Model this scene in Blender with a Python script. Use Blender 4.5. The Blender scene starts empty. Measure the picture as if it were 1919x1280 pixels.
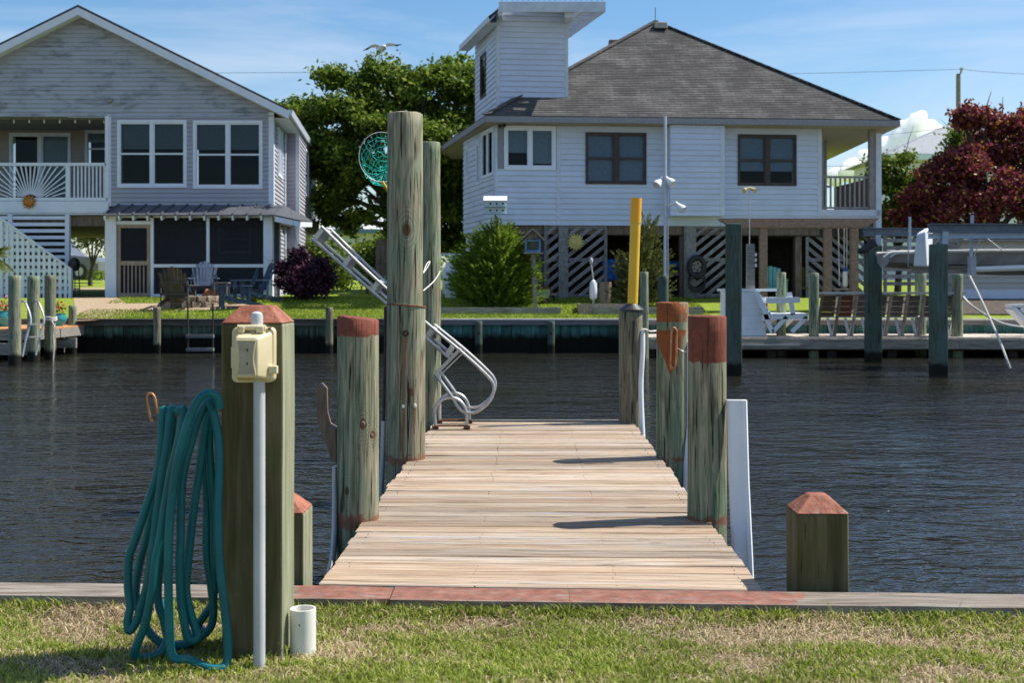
import bpy, bmesh, math, random
import numpy as np
from mathutils import Vector, Matrix, noise as mnoise
R = math.radians
random.seed(7); RNG = np.random.default_rng(7)
SC = bpy.context.scene
COL = SC.collection

# ------------------------------------------------------------------ camera
F = 2300.0          # focal length in photo pixels (photo 1919 wide)
HC = 1.235          # eye height above the pier deck (deck top is z = 0)
cam_d = bpy.data.cameras.new('camera')
cam = bpy.data.objects.new('camera', cam_d); COL.objects.link(cam)
cam.location = (0, 0, HC); cam.rotation_euler = (R(90), 0, 0)
cam_d.sensor_width = 36.0; cam_d.lens = F / 1919 * 36
cam_d.shift_x = -30.5 / 1919; cam_d.shift_y = -100 / 1919
cam_d.clip_end = 5000; cam_d.clip_start = 0.05
cam_d.dof.use_dof = True; cam_d.dof.focus_distance = 7.6; cam_d.dof.aperture_fstop = 5.0
SC.camera = cam

# ------------------------------------------------------------------ light
SUN_EL, SUN_AZ = R(55), R(15)       # from the right, a little beyond the scene
sd = Vector((math.cos(SUN_EL) * math.cos(SUN_AZ), math.cos(SUN_EL) * math.sin(SUN_AZ), math.sin(SUN_EL)))
sun_d = bpy.data.lights.new('sun', 'SUN'); sun_d.energy = 5.0; sun_d.angle = R(0.53); sun_d.color = (1.0, 0.95, 0.87)
sun = bpy.data.objects.new('sun', sun_d); COL.objects.link(sun)
sun.rotation_euler = sd.to_track_quat('Z', 'Y').to_euler(); sun.location = (20, 10, 40)
W = bpy.data.worlds.new('World'); SC.world = W; W.use_nodes = True
wn, wl = W.node_tree.nodes, W.node_tree.links
bg = wn['Background']
sky = wn.new('ShaderNodeTexSky'); sky.sky_type = 'NISHITA'; sky.sun_disc = False
sky.sun_elevation = SUN_EL; sky.sun_rotation = R(90) - SUN_AZ
sky.air_density = 1.0; sky.dust_density = 0.5; sky.ozone_density = 1.2; sky.altitude = 0
# thin cirrus over the whole dome
tc = wn.new('ShaderNodeTexCoord'); mp = wn.new('ShaderNodeMapping'); mp.inputs['Scale'].default_value = (1.3, 1.3, 7.5)
mp.inputs['Rotation'].default_value = (R(4), R(-7), 0)
wl.new(tc.outputs['Generated'], mp.inputs['Vector'])
cn = wn.new('ShaderNodeTexNoise'); cn.inputs['Scale'].default_value = 1.9; cn.inputs['Detail'].default_value = 8; cn.inputs['Roughness'].default_value = .58
cn.inputs['Distortion'].default_value = .5
wl.new(mp.outputs[0], cn.inputs['Vector'])
cr = wn.new('ShaderNodeValToRGB'); cr.color_ramp.elements[0].position = .44; cr.color_ramp.elements[1].position = .80
cr.color_ramp.elements[0].color = (.04, .04, .04, 1); cr.color_ramp.elements[1].color = (.75, .75, .75, 1)
wl.new(cn.outputs['Fac'], cr.inputs[0])
hs = wn.new('ShaderNodeHueSaturation'); hs.inputs['Saturation'].default_value = 1.36; hs.inputs['Value'].default_value = .86
wl.new(sky.outputs[0], hs.inputs['Color'])
mx = wn.new('ShaderNodeMix'); mx.data_type = 'RGBA'
wl.new(cr.outputs[0], mx.inputs[0]); wl.new(hs.outputs[0], mx.inputs[6]); mx.inputs[7].default_value = (4.9, 5.3, 6.1, 1)
wl.new(mx.outputs[2], bg.inputs['Color']); bg.inputs['Strength'].default_value = 0.115
vs = SC.view_settings; vs.view_transform = 'Standard'; vs.look = 'None'; vs.exposure = 0.55; vs.gamma = 1.0; vs.use_curve_mapping = False
SC.cycles.use_denoising = True
SC.cycles.max_bounces = 8; SC.cycles.transparent_max_bounces = 12

# ------------------------------------------------------------------ helpers
def at(px, py, Y):                      # the point that stands at depth Y (metres) along a sight line
    return Vector(((px - 990) * Y / F, Y, HC - (py - 540) * Y / F))
def X(px, Y): return (px - 990) * Y / F
def Z(py, Y): return HC - (py - 540) * Y / F
WATER = -0.315
Y_BULK = 29.5; CAPZ = 0.50
def gz(Y):                              # far lawn height
    return 0.46 + max(0.0, min(Y, 33.6) - 29.6) * 0.125 + max(0.0, min(Y, 53) - 41) * 0.055
def gpt(px, py):                        # point of the far lawn
    Yv = (HC - .46 + .125 * 29.6) / (.125 + (py - 540) / F)
    if Yv > 33.6: Yv = (HC - gz(40)) * F / max(1, (py - 540))
    return Vector((X(px, Yv), Yv, gz(Yv)))

def tag(o, label=None, cat=None, group=None, kind=None):
    if label: o['label'] = label
    if cat: o['category'] = cat
    if group: o['group'] = group
    if kind: o['kind'] = kind
    return o
def thing(name, label, cat, loc=(0, 0, 0), group=None):
    o = bpy.data.objects.new(name, None); COL.objects.link(o)
    o.location = loc; o.empty_display_size = .2
    return tag(o, label, cat, group)
def setpar(o, parent):
    if parent is not None:
        o.parent = parent
        if parent.type == 'EMPTY': o.matrix_parent_inverse = Matrix.Translation(-Vector(parent.location))
        elif parent.location.length > 0: o.matrix_parent_inverse = Matrix.Translation(-Vector(parent.location))

class MB:
    def __init__(s, T=None): s.v = []; s.f = []; s.T = T
    def add(s, vs, fs):
        b = len(s.v)
        for p in vs:
            p = Vector(p)
            if s.T is not None: p = s.T @ p
            s.v.append(tuple(p))
        for f in fs: s.f.append(tuple(i + b for i in f))
        return s
    def hexa(s, a):                     # 8 corners: bottom ring 0-3, top ring 4-7
        return s.add(a, [(0, 3, 2, 1), (4, 5, 6, 7), (0, 1, 5, 4), (1, 2, 6, 5), (2, 3, 7, 6), (3, 0, 4, 7)])
    def box(s, x0, x1, y0, y1, z0, z1):
        return s.hexa([(x0, y0, z0), (x1, y0, z0), (x1, y1, z0), (x0, y1, z0), (x0, y0, z1), (x1, y0, z1), (x1, y1, z1), (x0, y1, z1)])
    def bar(s, p0, p1, w, h, up=(0, 0, 1)):
        p0, p1 = Vector(p0), Vector(p1); d = (p1 - p0).normalized(); up = Vector(up)
        if abs(d.dot(up)) > .98: up = Vector((0, 1, 0))
        a = d.cross(up).normalized() * w / 2; b = a.cross(d).normalized() * h / 2
        return s.hexa([p0 - a - b, p0 + a - b, p1 + a - b, p1 - a - b, p0 - a + b, p0 + a + b, p1 + a + b, p1 - a + b])
    def tube(s, pts, r, n=8, closed=False, caps=True):
        pts = [Vector(p) for p in pts]; m = len(pts)
        rs = r if isinstance(r, (list, tuple)) else [r] * m
        tang = []
        for i in range(m):
            if closed: t = pts[(i + 1) % m] - pts[i - 1]
            else: t = pts[min(i + 1, m - 1)] - pts[max(i - 1, 0)]
            tang.append(t.normalized() if t.length > 1e-9 else Vector((0, 0, 1)))
        up = Vector((0, 0, 1)) if abs(tang[0].z) < .9 else Vector((0, 1, 0))
        nrm = (up - tang[0] * up.dot(tang[0])).normalized()
        vs = []
        for i in range(m):
            t = tang[i]; nrm = (nrm - t * nrm.dot(t))
            nrm = nrm.normalized() if nrm.length > 1e-6 else t.orthogonal().normalized()
            bn = t.cross(nrm)
            for k in range(n):
                a = 2 * math.pi * k / n
                vs.append(pts[i] + (nrm * math.cos(a) + bn * math.sin(a)) * rs[i])
        fs = []
        for i in range(m if closed else m - 1):
            j = (i + 1) % m
            for k in range(n):
                fs.append((i * n + k, i * n + (k + 1) % n, j * n + (k + 1) % n, j * n + k))
        if caps and not closed:
            fs.append(tuple(range(n))[::-1]); fs.append(tuple((m - 1) * n + k for k in range(n)))
        return s.add(vs, fs)
    def lathe(s, c, prof, n=16):        # profile of (radius, z) about a vertical axis
        c = Vector(c); vs = []; fs = []
        for r_, z_ in prof:
            for k in range(n):
                a = 2 * math.pi * k / n; vs.append(c + Vector((r_ * math.cos(a), r_ * math.sin(a), z_)))
        for i in range(len(prof) - 1):
            for k in range(n):
                fs.append((i * n + k, i * n + (k + 1) % n, (i + 1) * n + (k + 1) % n, (i + 1) * n + k))
        fs.append(tuple(range(n))[::-1]); fs.append(tuple((len(prof) - 1) * n + k for k in range(n)))
        return s.add(vs, fs)
    def prism(s, poly, axis, a0, a1):
        n = len(poly)
        def P(p, a):
            return (a, p[0], p[1]) if axis == 'x' else ((p[0], a, p[1]) if axis == 'y' else (p[0], p[1], a))
        return s.add([P(p, a0) for p in poly] + [P(p, a1) for p in poly],
                     [tuple(range(n))[::-1], tuple(range(n, 2 * n))] + [(i, (i + 1) % n, n + (i + 1) % n, n + i) for i in range(n)])
    def ball(s, c, r, n=10, m=7):
        r = Vector(r) if not isinstance(r, (int, float)) else Vector((r, r, r)); c = Vector(c)
        vs = [c + Vector((0, 0, -r.z))]; fs = []
        for i in range(1, m):
            ph = -math.pi / 2 + math.pi * i / m
            for k in range(n):
                a = 2 * math.pi * k / n
                vs.append(c + Vector((r.x * math.cos(ph) * math.cos(a), r.y * math.cos(ph) * math.sin(a), r.z * math.sin(ph))))
        vs.append(c + Vector((0, 0, r.z))); L = len(vs) - 1
        for k in range(n):
            fs.append((0, 1 + (k + 1) % n, 1 + k))
            for i in range(m - 2):
                a = 1 + i * n; fs.append((a + k, a + (k + 1) % n, a + n + (k + 1) % n, a + n + k))
            a = 1 + (m - 2) * n; fs.append((a + k, a + (k + 1) % n, L))
        return s.add(vs, fs)
    def mesh(s, name, mat, smooth=False, ang=35):
        me = bpy.data.meshes.new(name); me.from_pydata(s.v, [], s.f)
        bm = bmesh.new(); bm.from_mesh(me); bmesh.ops.recalc_face_normals(bm, faces=bm.faces); bm.to_mesh(me); bm.free()
        me.materials.append(mat)
        if smooth:
            me.polygons.foreach_set('use_smooth', [True] * len(me.polygons)); me.set_sharp_from_angle(angle=R(ang))
        return me
    def build(s, name, mat, parent=None, smooth=False, bevel=0, ang=35):
        o = bpy.data.objects.new(name, s.mesh(name, mat, smooth, ang)); COL.objects.link(o); setpar(o, parent)
        if bevel:
            b = o.modifiers.new('bevel', 'BEVEL'); b.width = bevel; b.segments = 2; b.limit_method = 'ANGLE'; b.angle_limit = R(40)
        return o
def put(name, me, loc, parent=None, rot=None):  # another piece that shares its mesh
    o = bpy.data.objects.new(name, me); COL.objects.link(o); o.location = loc
    if rot: o.rotation_euler = rot
    setpar(o, parent); return o
def smoothpath(pts, k=6):               # Catmull-Rom through the points
    P = [Vector(p) for p in pts]; out = []
    for i in range(len(P) - 1):
        a, b, c, d = P[max(i - 1, 0)], P[i], P[i + 1], P[min(i + 2, len(P) - 1)]
        for j in range(k):
            t = j / k
            out.append(.5 * ((2 * b) + (c - a) * t + (2 * a - 5 * b + 4 * c - d) * t * t + (3 * b - a - 3 * c + d) * t ** 3))
    out.append(P[-1]); return out

# ------------------------------------------------------------------ materials
class NT:
    def __init__(s, name):
        s.m = bpy.data.materials.new(name); s.m.use_nodes = True
        s.n = s.m.node_tree.nodes; s.l = s.m.node_tree.links; s.b = s.n['Principled BSDF']; s.out = s.n['Material Output']
    def node(s, t, **kw):
        o = s.n.new(t)
        for k, v in kw.items():
            if k in o.inputs: o.inputs[k].default_value = v
            else: setattr(o, k, v)
        return o
    def coord(s, scale=(1, 1, 1), rnd=False, kind='Object'):
        t = s.node('ShaderNodeTexCoord'); src = t.outputs[kind]
        if rnd:
            oi = s.node('ShaderNodeObjectInfo'); ml = s.node('ShaderNodeMath', operation='MULTIPLY'); s.l.new(oi.outputs['Random'], ml.inputs[0]); ml.inputs[1].default_value = 57.3
            ad = s.node('ShaderNodeVectorMath', operation='ADD'); s.l.new(src, ad.inputs[0]); s.l.new(ml.outputs[0], ad.inputs[1]); src = ad.outputs[0]
        m = s.node('ShaderNodeMapping'); m.inputs['Scale'].default_value = scale; s.l.new(src, m.inputs['Vector']); return m.outputs[0]
    def noise(s, vec, scale, detail=5, rough=.6, dist=0.0):
        o = s.node('ShaderNodeTexNoise', Scale=scale, Detail=detail, Roughness=rough, Distortion=dist); s.l.new(vec, o.inputs['Vector']); return o.outputs['Fac']
    def ramp(s, fac, stops, interp='LINEAR'):
        o = s.node('ShaderNodeValToRGB'); e = o.color_ramp.elements; o.color_ramp.interpolation = interp
        while len(e) < len(stops): e.new(.5)
        for i, (p, c) in enumerate(stops):
            e[i].position = p; e[i].color = (*c, 1) if len(c) == 3 else c
        s.l.new(fac, o.inputs[0]); return o.outputs[0]
    def mix(s, fac, a, b, blend='MIX'):
        o = s.node('ShaderNodeMix', data_type='RGBA', blend_type=blend)
        for i, v in ((0, fac), (6, a), (7, b)):
            if isinstance(v, (int, float)): o.inputs[i].default_value = v
            elif isinstance(v, tuple): o.inputs[i].default_value = (*v, 1)
            else: s.l.new(v, o.inputs[i])
        return o.outputs[2]
    def math(s, op, a, b=0.0, clamp=False):
        o = s.node('ShaderNodeMath', operation=op, use_clamp=clamp)
        for i, v in ((0, a), (1, b)):
            if isinstance(v, (int, float)): o.inputs[i].default_value = v
            else: s.l.new(v, o.inputs[i])
        return o.outputs[0]
    def sep(s, vec):
        o = s.node('ShaderNodeSeparateXYZ'); s.l.new(vec, o.inputs[0]); return o.outputs
    def rand(s, lo, hi):
        oi = s.node('ShaderNodeObjectInfo'); mr = s.node('ShaderNodeMapRange'); mr.inputs['To Min'].default_value = lo; mr.inputs['To Max'].default_value = hi
        s.l.new(oi.outputs['Random'], mr.inputs['Value']); return mr.outputs[0]
    def val(s, col, v):
        o = s.node('ShaderNodeHueSaturation'); s.l.new(col, o.inputs['Color'])
        if isinstance(v, (int, float)): o.inputs['Value'].default_value = v
        else: s.l.new(v, o.inputs['Value'])
        return o.outputs[0]
    def bump(s, h, strength=.3, dist=.01):
        o = s.node('ShaderNodeBump', Strength=strength, Distance=dist); s.l.new(h, o.inputs['Height']); s.l.new(o.outputs[0], s.b.inputs['Normal']); return o
    def done(s, col, rough=.7, spec=.3, metal=0.0):
        if isinstance(col, tuple): s.b.inputs['Base Color'].default_value = (*col, 1)
        else: s.l.new(col, s.b.inputs['Base Color'])
        if isinstance(rough, (int, float)): s.b.inputs['Roughness'].default_value = rough
        else: s.l.new(rough, s.b.inputs['Roughness'])
        s.b.inputs['Specular IOR Level'].default_value = spec; s.b.inputs['Metallic'].default_value = metal
        return s.m
def mottled(name, c0, c1, scale=6, stretch=(1, 1, 1), rough=.7, spec=.3, bump=.15, bd=.006, metal=0, rnd=(1, 1), lo=.35, hi=.68, extra=None, ex_at=.6, detail=6):
    t = NT(name); v = t.coord(stretch, rnd=(rnd != (1, 1)))
    n = t.noise(v, scale, detail); c = t.ramp(n, [(lo, c0), (hi, c1)])
    if extra:
        n2 = t.noise(v, scale * .45, 5, .65); c = t.mix(t.ramp(n2, [(ex_at, (0, 0, 0)), (min(1, ex_at + .1), (1, 1, 1))]), c, extra)
    if rnd != (1, 1): c = t.val(c, t.rand(*rnd))
    t.bump(t.noise(v, scale * 3, 4), bump, bd); return t.done(c, rough, spec, metal)
# ------------------------------------------------------------------ shared materials
RUST = (.30, .10, .055)
def pile_mat(name, green=.5, knots=(), band=None, band_col=(.185, .058, .038), dark=1.0, vee=None, foot=None, teal=False, wet=False, band2=None):
    t = NT(name); v = t.coord((1, 1, 1)); vz = t.coord((15, 15, .75))
    if teal: A, B, Cc = (.075, .08, .06), (.07, .125, .11), (.105, .155, .135)
    else: A, B, Cc = (.29, .235, .155), (.17, .245, .155), (.40, .37, .27)
    n = t.noise(v, 2.3, 4); grain = t.noise(vz, 2.2, 7, .62, 1.6)
    c = t.mix(t.ramp(n, [(.5 - green * .35, (0, 0, 0)), (.85 - green * .35, (1, 1, 1))]), A, B)
    c = t.mix(t.ramp(grain, [(.50, (0, 0, 0)), (.66, (1, 1, 1))]), c, Cc)
    c = t.mix(t.ramp(grain, [(.34, (1, 1, 1)), (.45, (0, 0, 0))]), c, (.075, .07, .045))
    # long growth-ring figure
    wv = t.node('ShaderNodeTexWave', wave_type='RINGS', rings_direction='Y', Scale=2.6, Distortion=9.0, Detail=3.0); wv.inputs['Detail Scale'].default_value = 1.1
    t.l.new(t.coord((1.6, 1.6, .42)), wv.inputs['Vector'])
    c = t.mix(t.math('MULTIPLY', t.ramp(wv.outputs['Fac'], [(.0, (1, 1, 1)), (.22, (0, 0, 0))]), .42), c, (.10, .095, .06))
    xk, yk, zk = t.sep(v)
    for (kx, kz, ks) in knots:          # knots with the grain flowing round them
        dx = t.math('SUBTRACT', xk, kx); dzz = t.math('MULTIPLY', t.math('SUBTRACT', zk, kz), .55)
        d = t.math('SQRT', t.math('ADD', t.math('MULTIPLY', dx, dx), t.math('MULTIPLY', dzz, dzz)))
        dw = t.math('ADD', d, t.math('MULTIPLY', t.noise(v, 16, 3), .018))
        rings = t.ramp(t.math('SINE', t.math('MULTIPLY', dw, 560.0 / ks)), [(.5, (0, 0, 0)), (.95, (1, 1, 1))])
        fade = t.ramp(d, [(.012 * ks, (.75, .75, .75)), (.075 * ks, (0, 0, 0))])
        c = t.mix(t.math('MULTIPLY', rings, fade), c, (.085, .075, .045)); c = t.mix(t.ramp(dw, [(.014 * ks + .008, (1, 1, 1)), (.020 * ks + .008, (0, 0, 0))]), c, (.11, .06, .03))
    # vertical drying checks
    ck = t.noise(t.coord((34, 34, 1.3)), 1.6, 3, .5); chk = t.ramp(ck, [(.345, (1, 1, 1)), (.375, (0, 0, 0))])
    c = t.mix(chk, c, (.03, .026, .02))
    x, y, z = t.sep(v)
    if foot is not None:                # rusty ring of old paint at the deck
        e = t.math('ADD', t.math('ABSOLUTE', z), t.math('MULTIPLY', t.noise(v, 22, 4), .12)); c = t.mix(t.math('MULTIPLY', t.ramp(e, [(foot, (1, 1, 1)), (foot + .02, (0, 0, 0))]), .85), c, (.24, .095, .055))
    if band is not None:
        e = t.math('ADD', z, t.math('MULTIPLY', t.math('SUBTRACT', t.noise(v, 24, 4), .5), .045))
        if vee is not None:
            e = t.math('SUBTRACT', e, t.math('MULTIPLY', t.math('ABSOLUTE', t.math('SUBTRACT', x, vee)), 2.6))
        f = t.ramp(t.math('SUBTRACT', e, band - .5), [(.497, (0, 0, 0)), (.503, (1, 1, 1))])
        if band2 is not None:
            e2 = t.math('ABSOLUTE', t.math('SUBTRACT', t.math('ADD', z, t.math('MULTIPLY', t.noise(v, 30, 3), .02)), band2 + .01)); f = t.math('MULTIPLY', f, t.ramp(e2, [(.026, (0, 0, 0)), (.032, (1, 1, 1))]))
        pc = t.val(t.mix(t.ramp(t.noise(v, 30, 6), [(.42, (0, 0, 0)), (.75, (1, 1, 1))]), band_col, tuple(min(1, q * 1.5) for q in band_col)), 1.0)
        pc = t.mix(t.ramp(ck, [(.31, (1, 1, 1)), (.35, (0, 0, 0))]), pc, (.05, .03, .02))
        if vee is not None:             # worn flakes on the sunny side
            w = t.math('MULTIPLY', t.ramp(t.noise(t.coord((14, 14, 6)), 3, 4), [(.50, (0, 0, 0)), (.56, (1, 1, 1))]), t.ramp(t.math('SUBTRACT', x, vee - .5), [(.55, (0, 0, 0)), (.60, (1, 1, 1))]))
            pc = t.mix(w, pc, (.22, .24, .17))
        c = t.mix(f, c, pc)
    if wet:
        e = t.math('ADD', z, t.math('MULTIPLY', t.noise(v, 7, 3), .12)); c = t.mix(t.ramp(t.math('SUBTRACT', e, WATER - .5 + .26), [(.48, (1, 1, 1)), (.56, (0, 0, 0))]), c, (.012, .012, .008))
    if dark != 1.0: c = t.val(c, dark)
    h = t.math('ADD', t.math('MULTIPLY', grain, .7), t.math('MULTIPLY', t.math('SUBTRACT', 1.0, chk), 1.2)); t.bump(h, .9, .008)
    return t.done(c, .8, .2)
def pile(name, label, cx, cy, r, ztop, mat, zbot=-1.6, lean=(0, 0), slant=0.0, group=None, taper=.03, seg=36, cat='piling', oval=1.0):
    root = thing(name, label, cat, (cx, cy, min(zbot, WATER - .3)), group); mb = MB(); rows = max(8, int((ztop - zbot) / .09)); sx = random.uniform(0, 90)
    vs = []; fs = []
    for i in range(rows + 1):
        f = i / rows; z = zbot + (ztop - zbot) * f
        for k in range(seg):
            a = 2 * math.pi * k / seg; ca, sa = math.cos(a), math.sin(a)
            rr = r * (1 - taper * f) * (1 + .022 * mnoise.noise((sx + ca * 1.3, sa * 1.3, z * 1.1)) + .018 * mnoise.noise((sx + ca * 5, sa * 5, z * 1.7)))
            zz = z + (slant * ca if i == rows else 0)
            vs.append((cx + lean[0] * (z - zbot) + rr * ca, cy + lean[1] * (z - zbot) + rr * sa * oval, zz))
    for i in range(rows):
        for k in range(seg): fs.append((i * seg + k, i * seg + (k + 1) % seg, (i + 1) * seg + (k + 1) % seg, (i + 1) * seg + k))
    # worn rim and top
    b = len(vs); top = rows * seg
    for k in range(seg):
        p = Vector(vs[top + k]); c = Vector((cx + lean[0] * (ztop - zbot), cy + lean[1] * (ztop - zbot), p.z)); q = c + (p - c) * .93; vs.append((q.x, q.y, p.z + .007 + random.uniform(-.002, .002)))
    for k in range(seg): fs.append((top + k, top + (k + 1) % seg, b + (k + 1) % seg, b + k))
    fs.append(tuple(b + k for k in range(seg)))
    mb.add(vs, fs); mb.build('shaft', mat, root, True, ang=60); return root

# pier planks: weathered pine, grain along x
def plank_mat():
    t = NT('weathered_pine'); v = t.coord((1, 1, 1), rnd=True); g = t.coord((.55, 15, 15), rnd=True)
    n1 = t.noise(g, 3.0, 7, .62, .9); n2 = t.noise(t.coord((.28, 5, 5), rnd=True), 2.1, 5, .6, .6)
    c = t.ramp(n1, [(.30, (.24, .155, .10)), (.42, (.42, .32, .23)), (.56, (.53, .45, .36)), (.74, (.62, .56, .485))])
    c = t.mix(t.math('MULTIPLY', t.ramp(n2, [(.46, (0, 0, 0)), (.66, (1, 1, 1))]), .7), c, (.47, .315, .185))
    c = t.mix(t.math('MULTIPLY', t.ramp(t.noise(t.coord((.35, 3, 3), rnd=True), 2.6, 4), [(.55, (0, 0, 0)), (.68, (1, 1, 1))]), .75), c, (.43, .42, .42))
    line = t.ramp(t.noise(t.coord((.8, 42, 42), rnd=True), 2.0, 3, .5, 1.2), [(.37, (1, 1, 1)), (.43, (0, 0, 0))])
    c = t.mix(t.math('MULTIPLY', line, .9), c, (.13, .085, .055))
    vo = t.node('ShaderNodeTexVoronoi', Scale=1.0, Randomness=1.0); t.l.new(t.coord((1.7, 7.5, 7.5), rnd=True), vo.inputs['Vector'])
    c = t.mix(t.math('MULTIPLY', t.ramp(vo.outputs['Distance'], [(.05, (1, 1, 1)), (.10, (0, 0, 0))]), .8), c, (.14, .085, .05))
    oi = t.node('ShaderNodeObjectInfo'); wn2 = t.node('ShaderNodeTexWhiteNoise', noise_dimensions='1D'); t.l.new(oi.outputs['Random'], wn2.inputs['W'])
    c = t.mix(t.math('MULTIPLY', t.ramp(wn2.outputs['Value'], [(.3, (0, 0, 0)), (1, (1, 1, 1))]), .55), c, t.ramp(n1, [(.3, (.26, .15, .085)), (.7, (.54, .38, .24))]))
    c = t.val(c, t.rand(.58, 1.0))
    t.bump(t.math('ADD', n1, t.math('MULTIPLY', line, -1.0)), .5, .004); return t.done(c, .75, .25)
M_PLANK = plank_mat()
M_OLDWOOD = mottled('grey_weathered_timber', (.17, .15, .125), (.36, .335, .295), 3, (.8, 8, 8), bump=.5)
M_BROWNWOOD = mottled('brown_weathered_timber', (.115, .08, .06), (.25, .19, .145), 4, (6, 6, 1), bump=.4)
M_TANWOOD = mottled('tan_lumber', (.27, .20, .15), (.42, .33, .26), 4, (6, 6, 1), bump=.4)
M_REDPAINT = mottled('rust_red_paint', (.23, .075, .042), (.34, .13, .078), 17, bump=.8, bd=.006, extra=(.33, .25, .18), ex_at=.585, lo=.42, hi=.6)
M_PVC = mottled('grey_pvc', (.42, .44, .45), (.52, .54, .55), 5, rough=.4, spec=.5, bump=.03)
M_CREAM = mottled('aged_cream_plastic', (.58, .49, .29), (.68, .61, .41), 9, rough=.42, spec=.5, bump=.05, extra=(.40, .33, .20), ex_at=.66)
M_WHITEPVC = mottled('white_pvc', (.70, .69, .62), (.80, .78, .72), 5, rough=.4, spec=.5, bump=.03)
M_VINYL = mottled('white_vinyl', (.72, .74, .76), (.82, .83, .84), 4, rough=.4, spec=.5, bump=.03, extra=(.62, .60, .55), ex_at=.68)
M_HOSE = mottled('teal_hose_rubber', (.0, .10, .115), (.002, .15, .16), 7, rough=.46, spec=.35, bump=.03, extra=(.10, .22, .20), ex_at=.66)
M_COPPER = mottled('rusty_copper_steel', (.42, .17, .07), (.66, .36, .20), 30, rough=.5, metal=.5, bump=.2)
M_RUST = mottled('rusty_steel', (.10, .045, .025), (.26, .11, .05), 30, rough=.8, bump=.4)
M_ALU = mottled('brushed_aluminium', (.40, .40, .40), (.58, .575, .56), 12, rough=.42, metal=.75, spec=.5, bump=.06)
M_DARKSTEEL = mottled('dark_steel', (.02, .02, .02), (.05, .045, .04), 20, rough=.6, bump=.2)
M_BLACK = mottled('black_plastic', (.012, .012, .014), (.022, .022, .024), 20, rough=.45, spec=.5, bump=.03)
M_YELLOW = mottled('yellow_pvc', (.72, .42, .015), (.80, .50, .03), 3, rough=.45, spec=.5, bump=.04)
M_ORANGE = mottled('orange_yellow_pvc', (.80, .36, .005), (.85, .42, .01), 3, rough=.45, spec=.5, bump=.04)
M_ROPE = mottled('white_rope', (.52, .49, .44), (.72, .70, .65), 60, rough=.9, bump=.6)

# ------------------------------------------------------------------ near bank, cap, posts
CAP_S = -0.049                                # the near bulkhead runs very slightly askew
def cap_y(x): return 5.04 + CAP_S * x
GN = -0.072                                   # near lawn level
def gnz(tt): return GN + .026 * np.exp(-np.asarray(tt) / .14)
def near_ground():
    t = NT('lawn_soil_and_thatch'); v = t.coord(); n = t.noise(v, 1.8, 5); f = t.noise(v, 42, 6, .7)
    straw = t.ramp(f, [(.30, (.10, .07, .045)), (.5, (.30, .225, .135)), (.72, (.50, .41, .27))])
    green = t.ramp(f, [(.30, (.035, .045, .012)), (.5, (.10, .125, .03)), (.72, (.21, .24, .07))])
    c = t.mix(t.ramp(n, [(.40, (0, 0, 0)), (.58, (1, 1, 1))]), straw, green); t.bump(f, .9, .02); m = t.done(c, .9, .1)
    xs = np.concatenate([[-150, -60, -20, -8], np.arange(-4, 4.01, .08), [8, 20, 60, 150]]); ts = np.concatenate([[0, .02], np.arange(.06, 1.9, .06), [2.5, 4, 8, 20, 60, 150]])
    vs = []; fs = []
    for tt in ts:
        for x in xs:
            y = cap_y(x) - .19 - tt
            z = float(gnz(tt)) + .012 * mnoise.noise((x * 2.5, y * 2.5, 0)) + .02 * mnoise.noise((x * .8, y * .8, 4)) - .012
            vs.append((x, y, z))
    n_ = len(xs)
    for j in range(len(ts) - 1):
        for i in range(n_ - 1): fs.append((j * n_ + i, (j + 1) * n_ + i, (j + 1) * n_ + i + 1, j * n_ + i + 1))
    mb = MB(); mb.v = vs; mb.f = fs; o = mb.build('near_lawn_ground', m, None, True, ang=180); tag(o, kind='structure'); o['label'] = 'patchy dry lawn on the near bank'
near_ground()
# bulkhead on the near bank: sheet wall and cap boards (partly painted rust red)
def cap_mat():
    t = NT('cap_board_grey_with_red_paint'); v = t.coord(); g = t.noise(t.coord((.9, 10, 10)), 3, 6, .6, .5)
    grey = t.ramp(g, [(.3, (.085, .07, .055)), (.5, (.20, .17, .14)), (.75, (.34, .305, .26))])
    x, y, z = t.sep(v); nz = t.math('MULTIPLY', t.math('SUBTRACT', t.noise(v, 9, 5), .5), .35)
    fx = t.ramp(t.math('ADD', t.math('MULTIPLY', t.math('ABSOLUTE', t.math('SUBTRACT', t.math('ADD', x, nz), .075)), .5), 0), [(.49, (1, 1, 1)), (.515, (0, 0, 0))])
    yy = t.math('ADD', t.math('SUBTRACT', y, t.math('MULTIPLY', x, CAP_S)), t.math('MULTIPLY', t.math('SUBTRACT', t.noise(t.coord((3, 14, 14)), 4, 4), .5), .05))
    fy = t.ramp(t.math('SUBTRACT', yy, 4.36), [(.47, (0, 0, 0)), (.50, (1, 1, 1))])
    red = t.ramp(t.noise(v, 16, 6), [(.35, (.17, .07, .05)), (.6, (.27, .115, .08)), (.8, (.34, .20, .155))])
    worn = t.ramp(t.noise(t.coord((2, 9, 9)), 5, 5), [(.50, (1, 1, 1)), (.66, (.15, .15, .15))])
    c = t.mix(t.math('MULTIPLY', t.math('MULTIPLY', fx, fy), worn), grey, red); t.bump(g, .5, .004); return t.done(c, .8, .2)
nb = thing('near_bulkhead', 'low timber bulkhead with grey and rust red cap boards along the near lawn', 'bulkhead', (0, cap_y(0), -1.0))
M_CAP = cap_mat()
cuts = [-60, -4.6, -2.35, -.552, 2.1, 4.6, 60]
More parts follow.
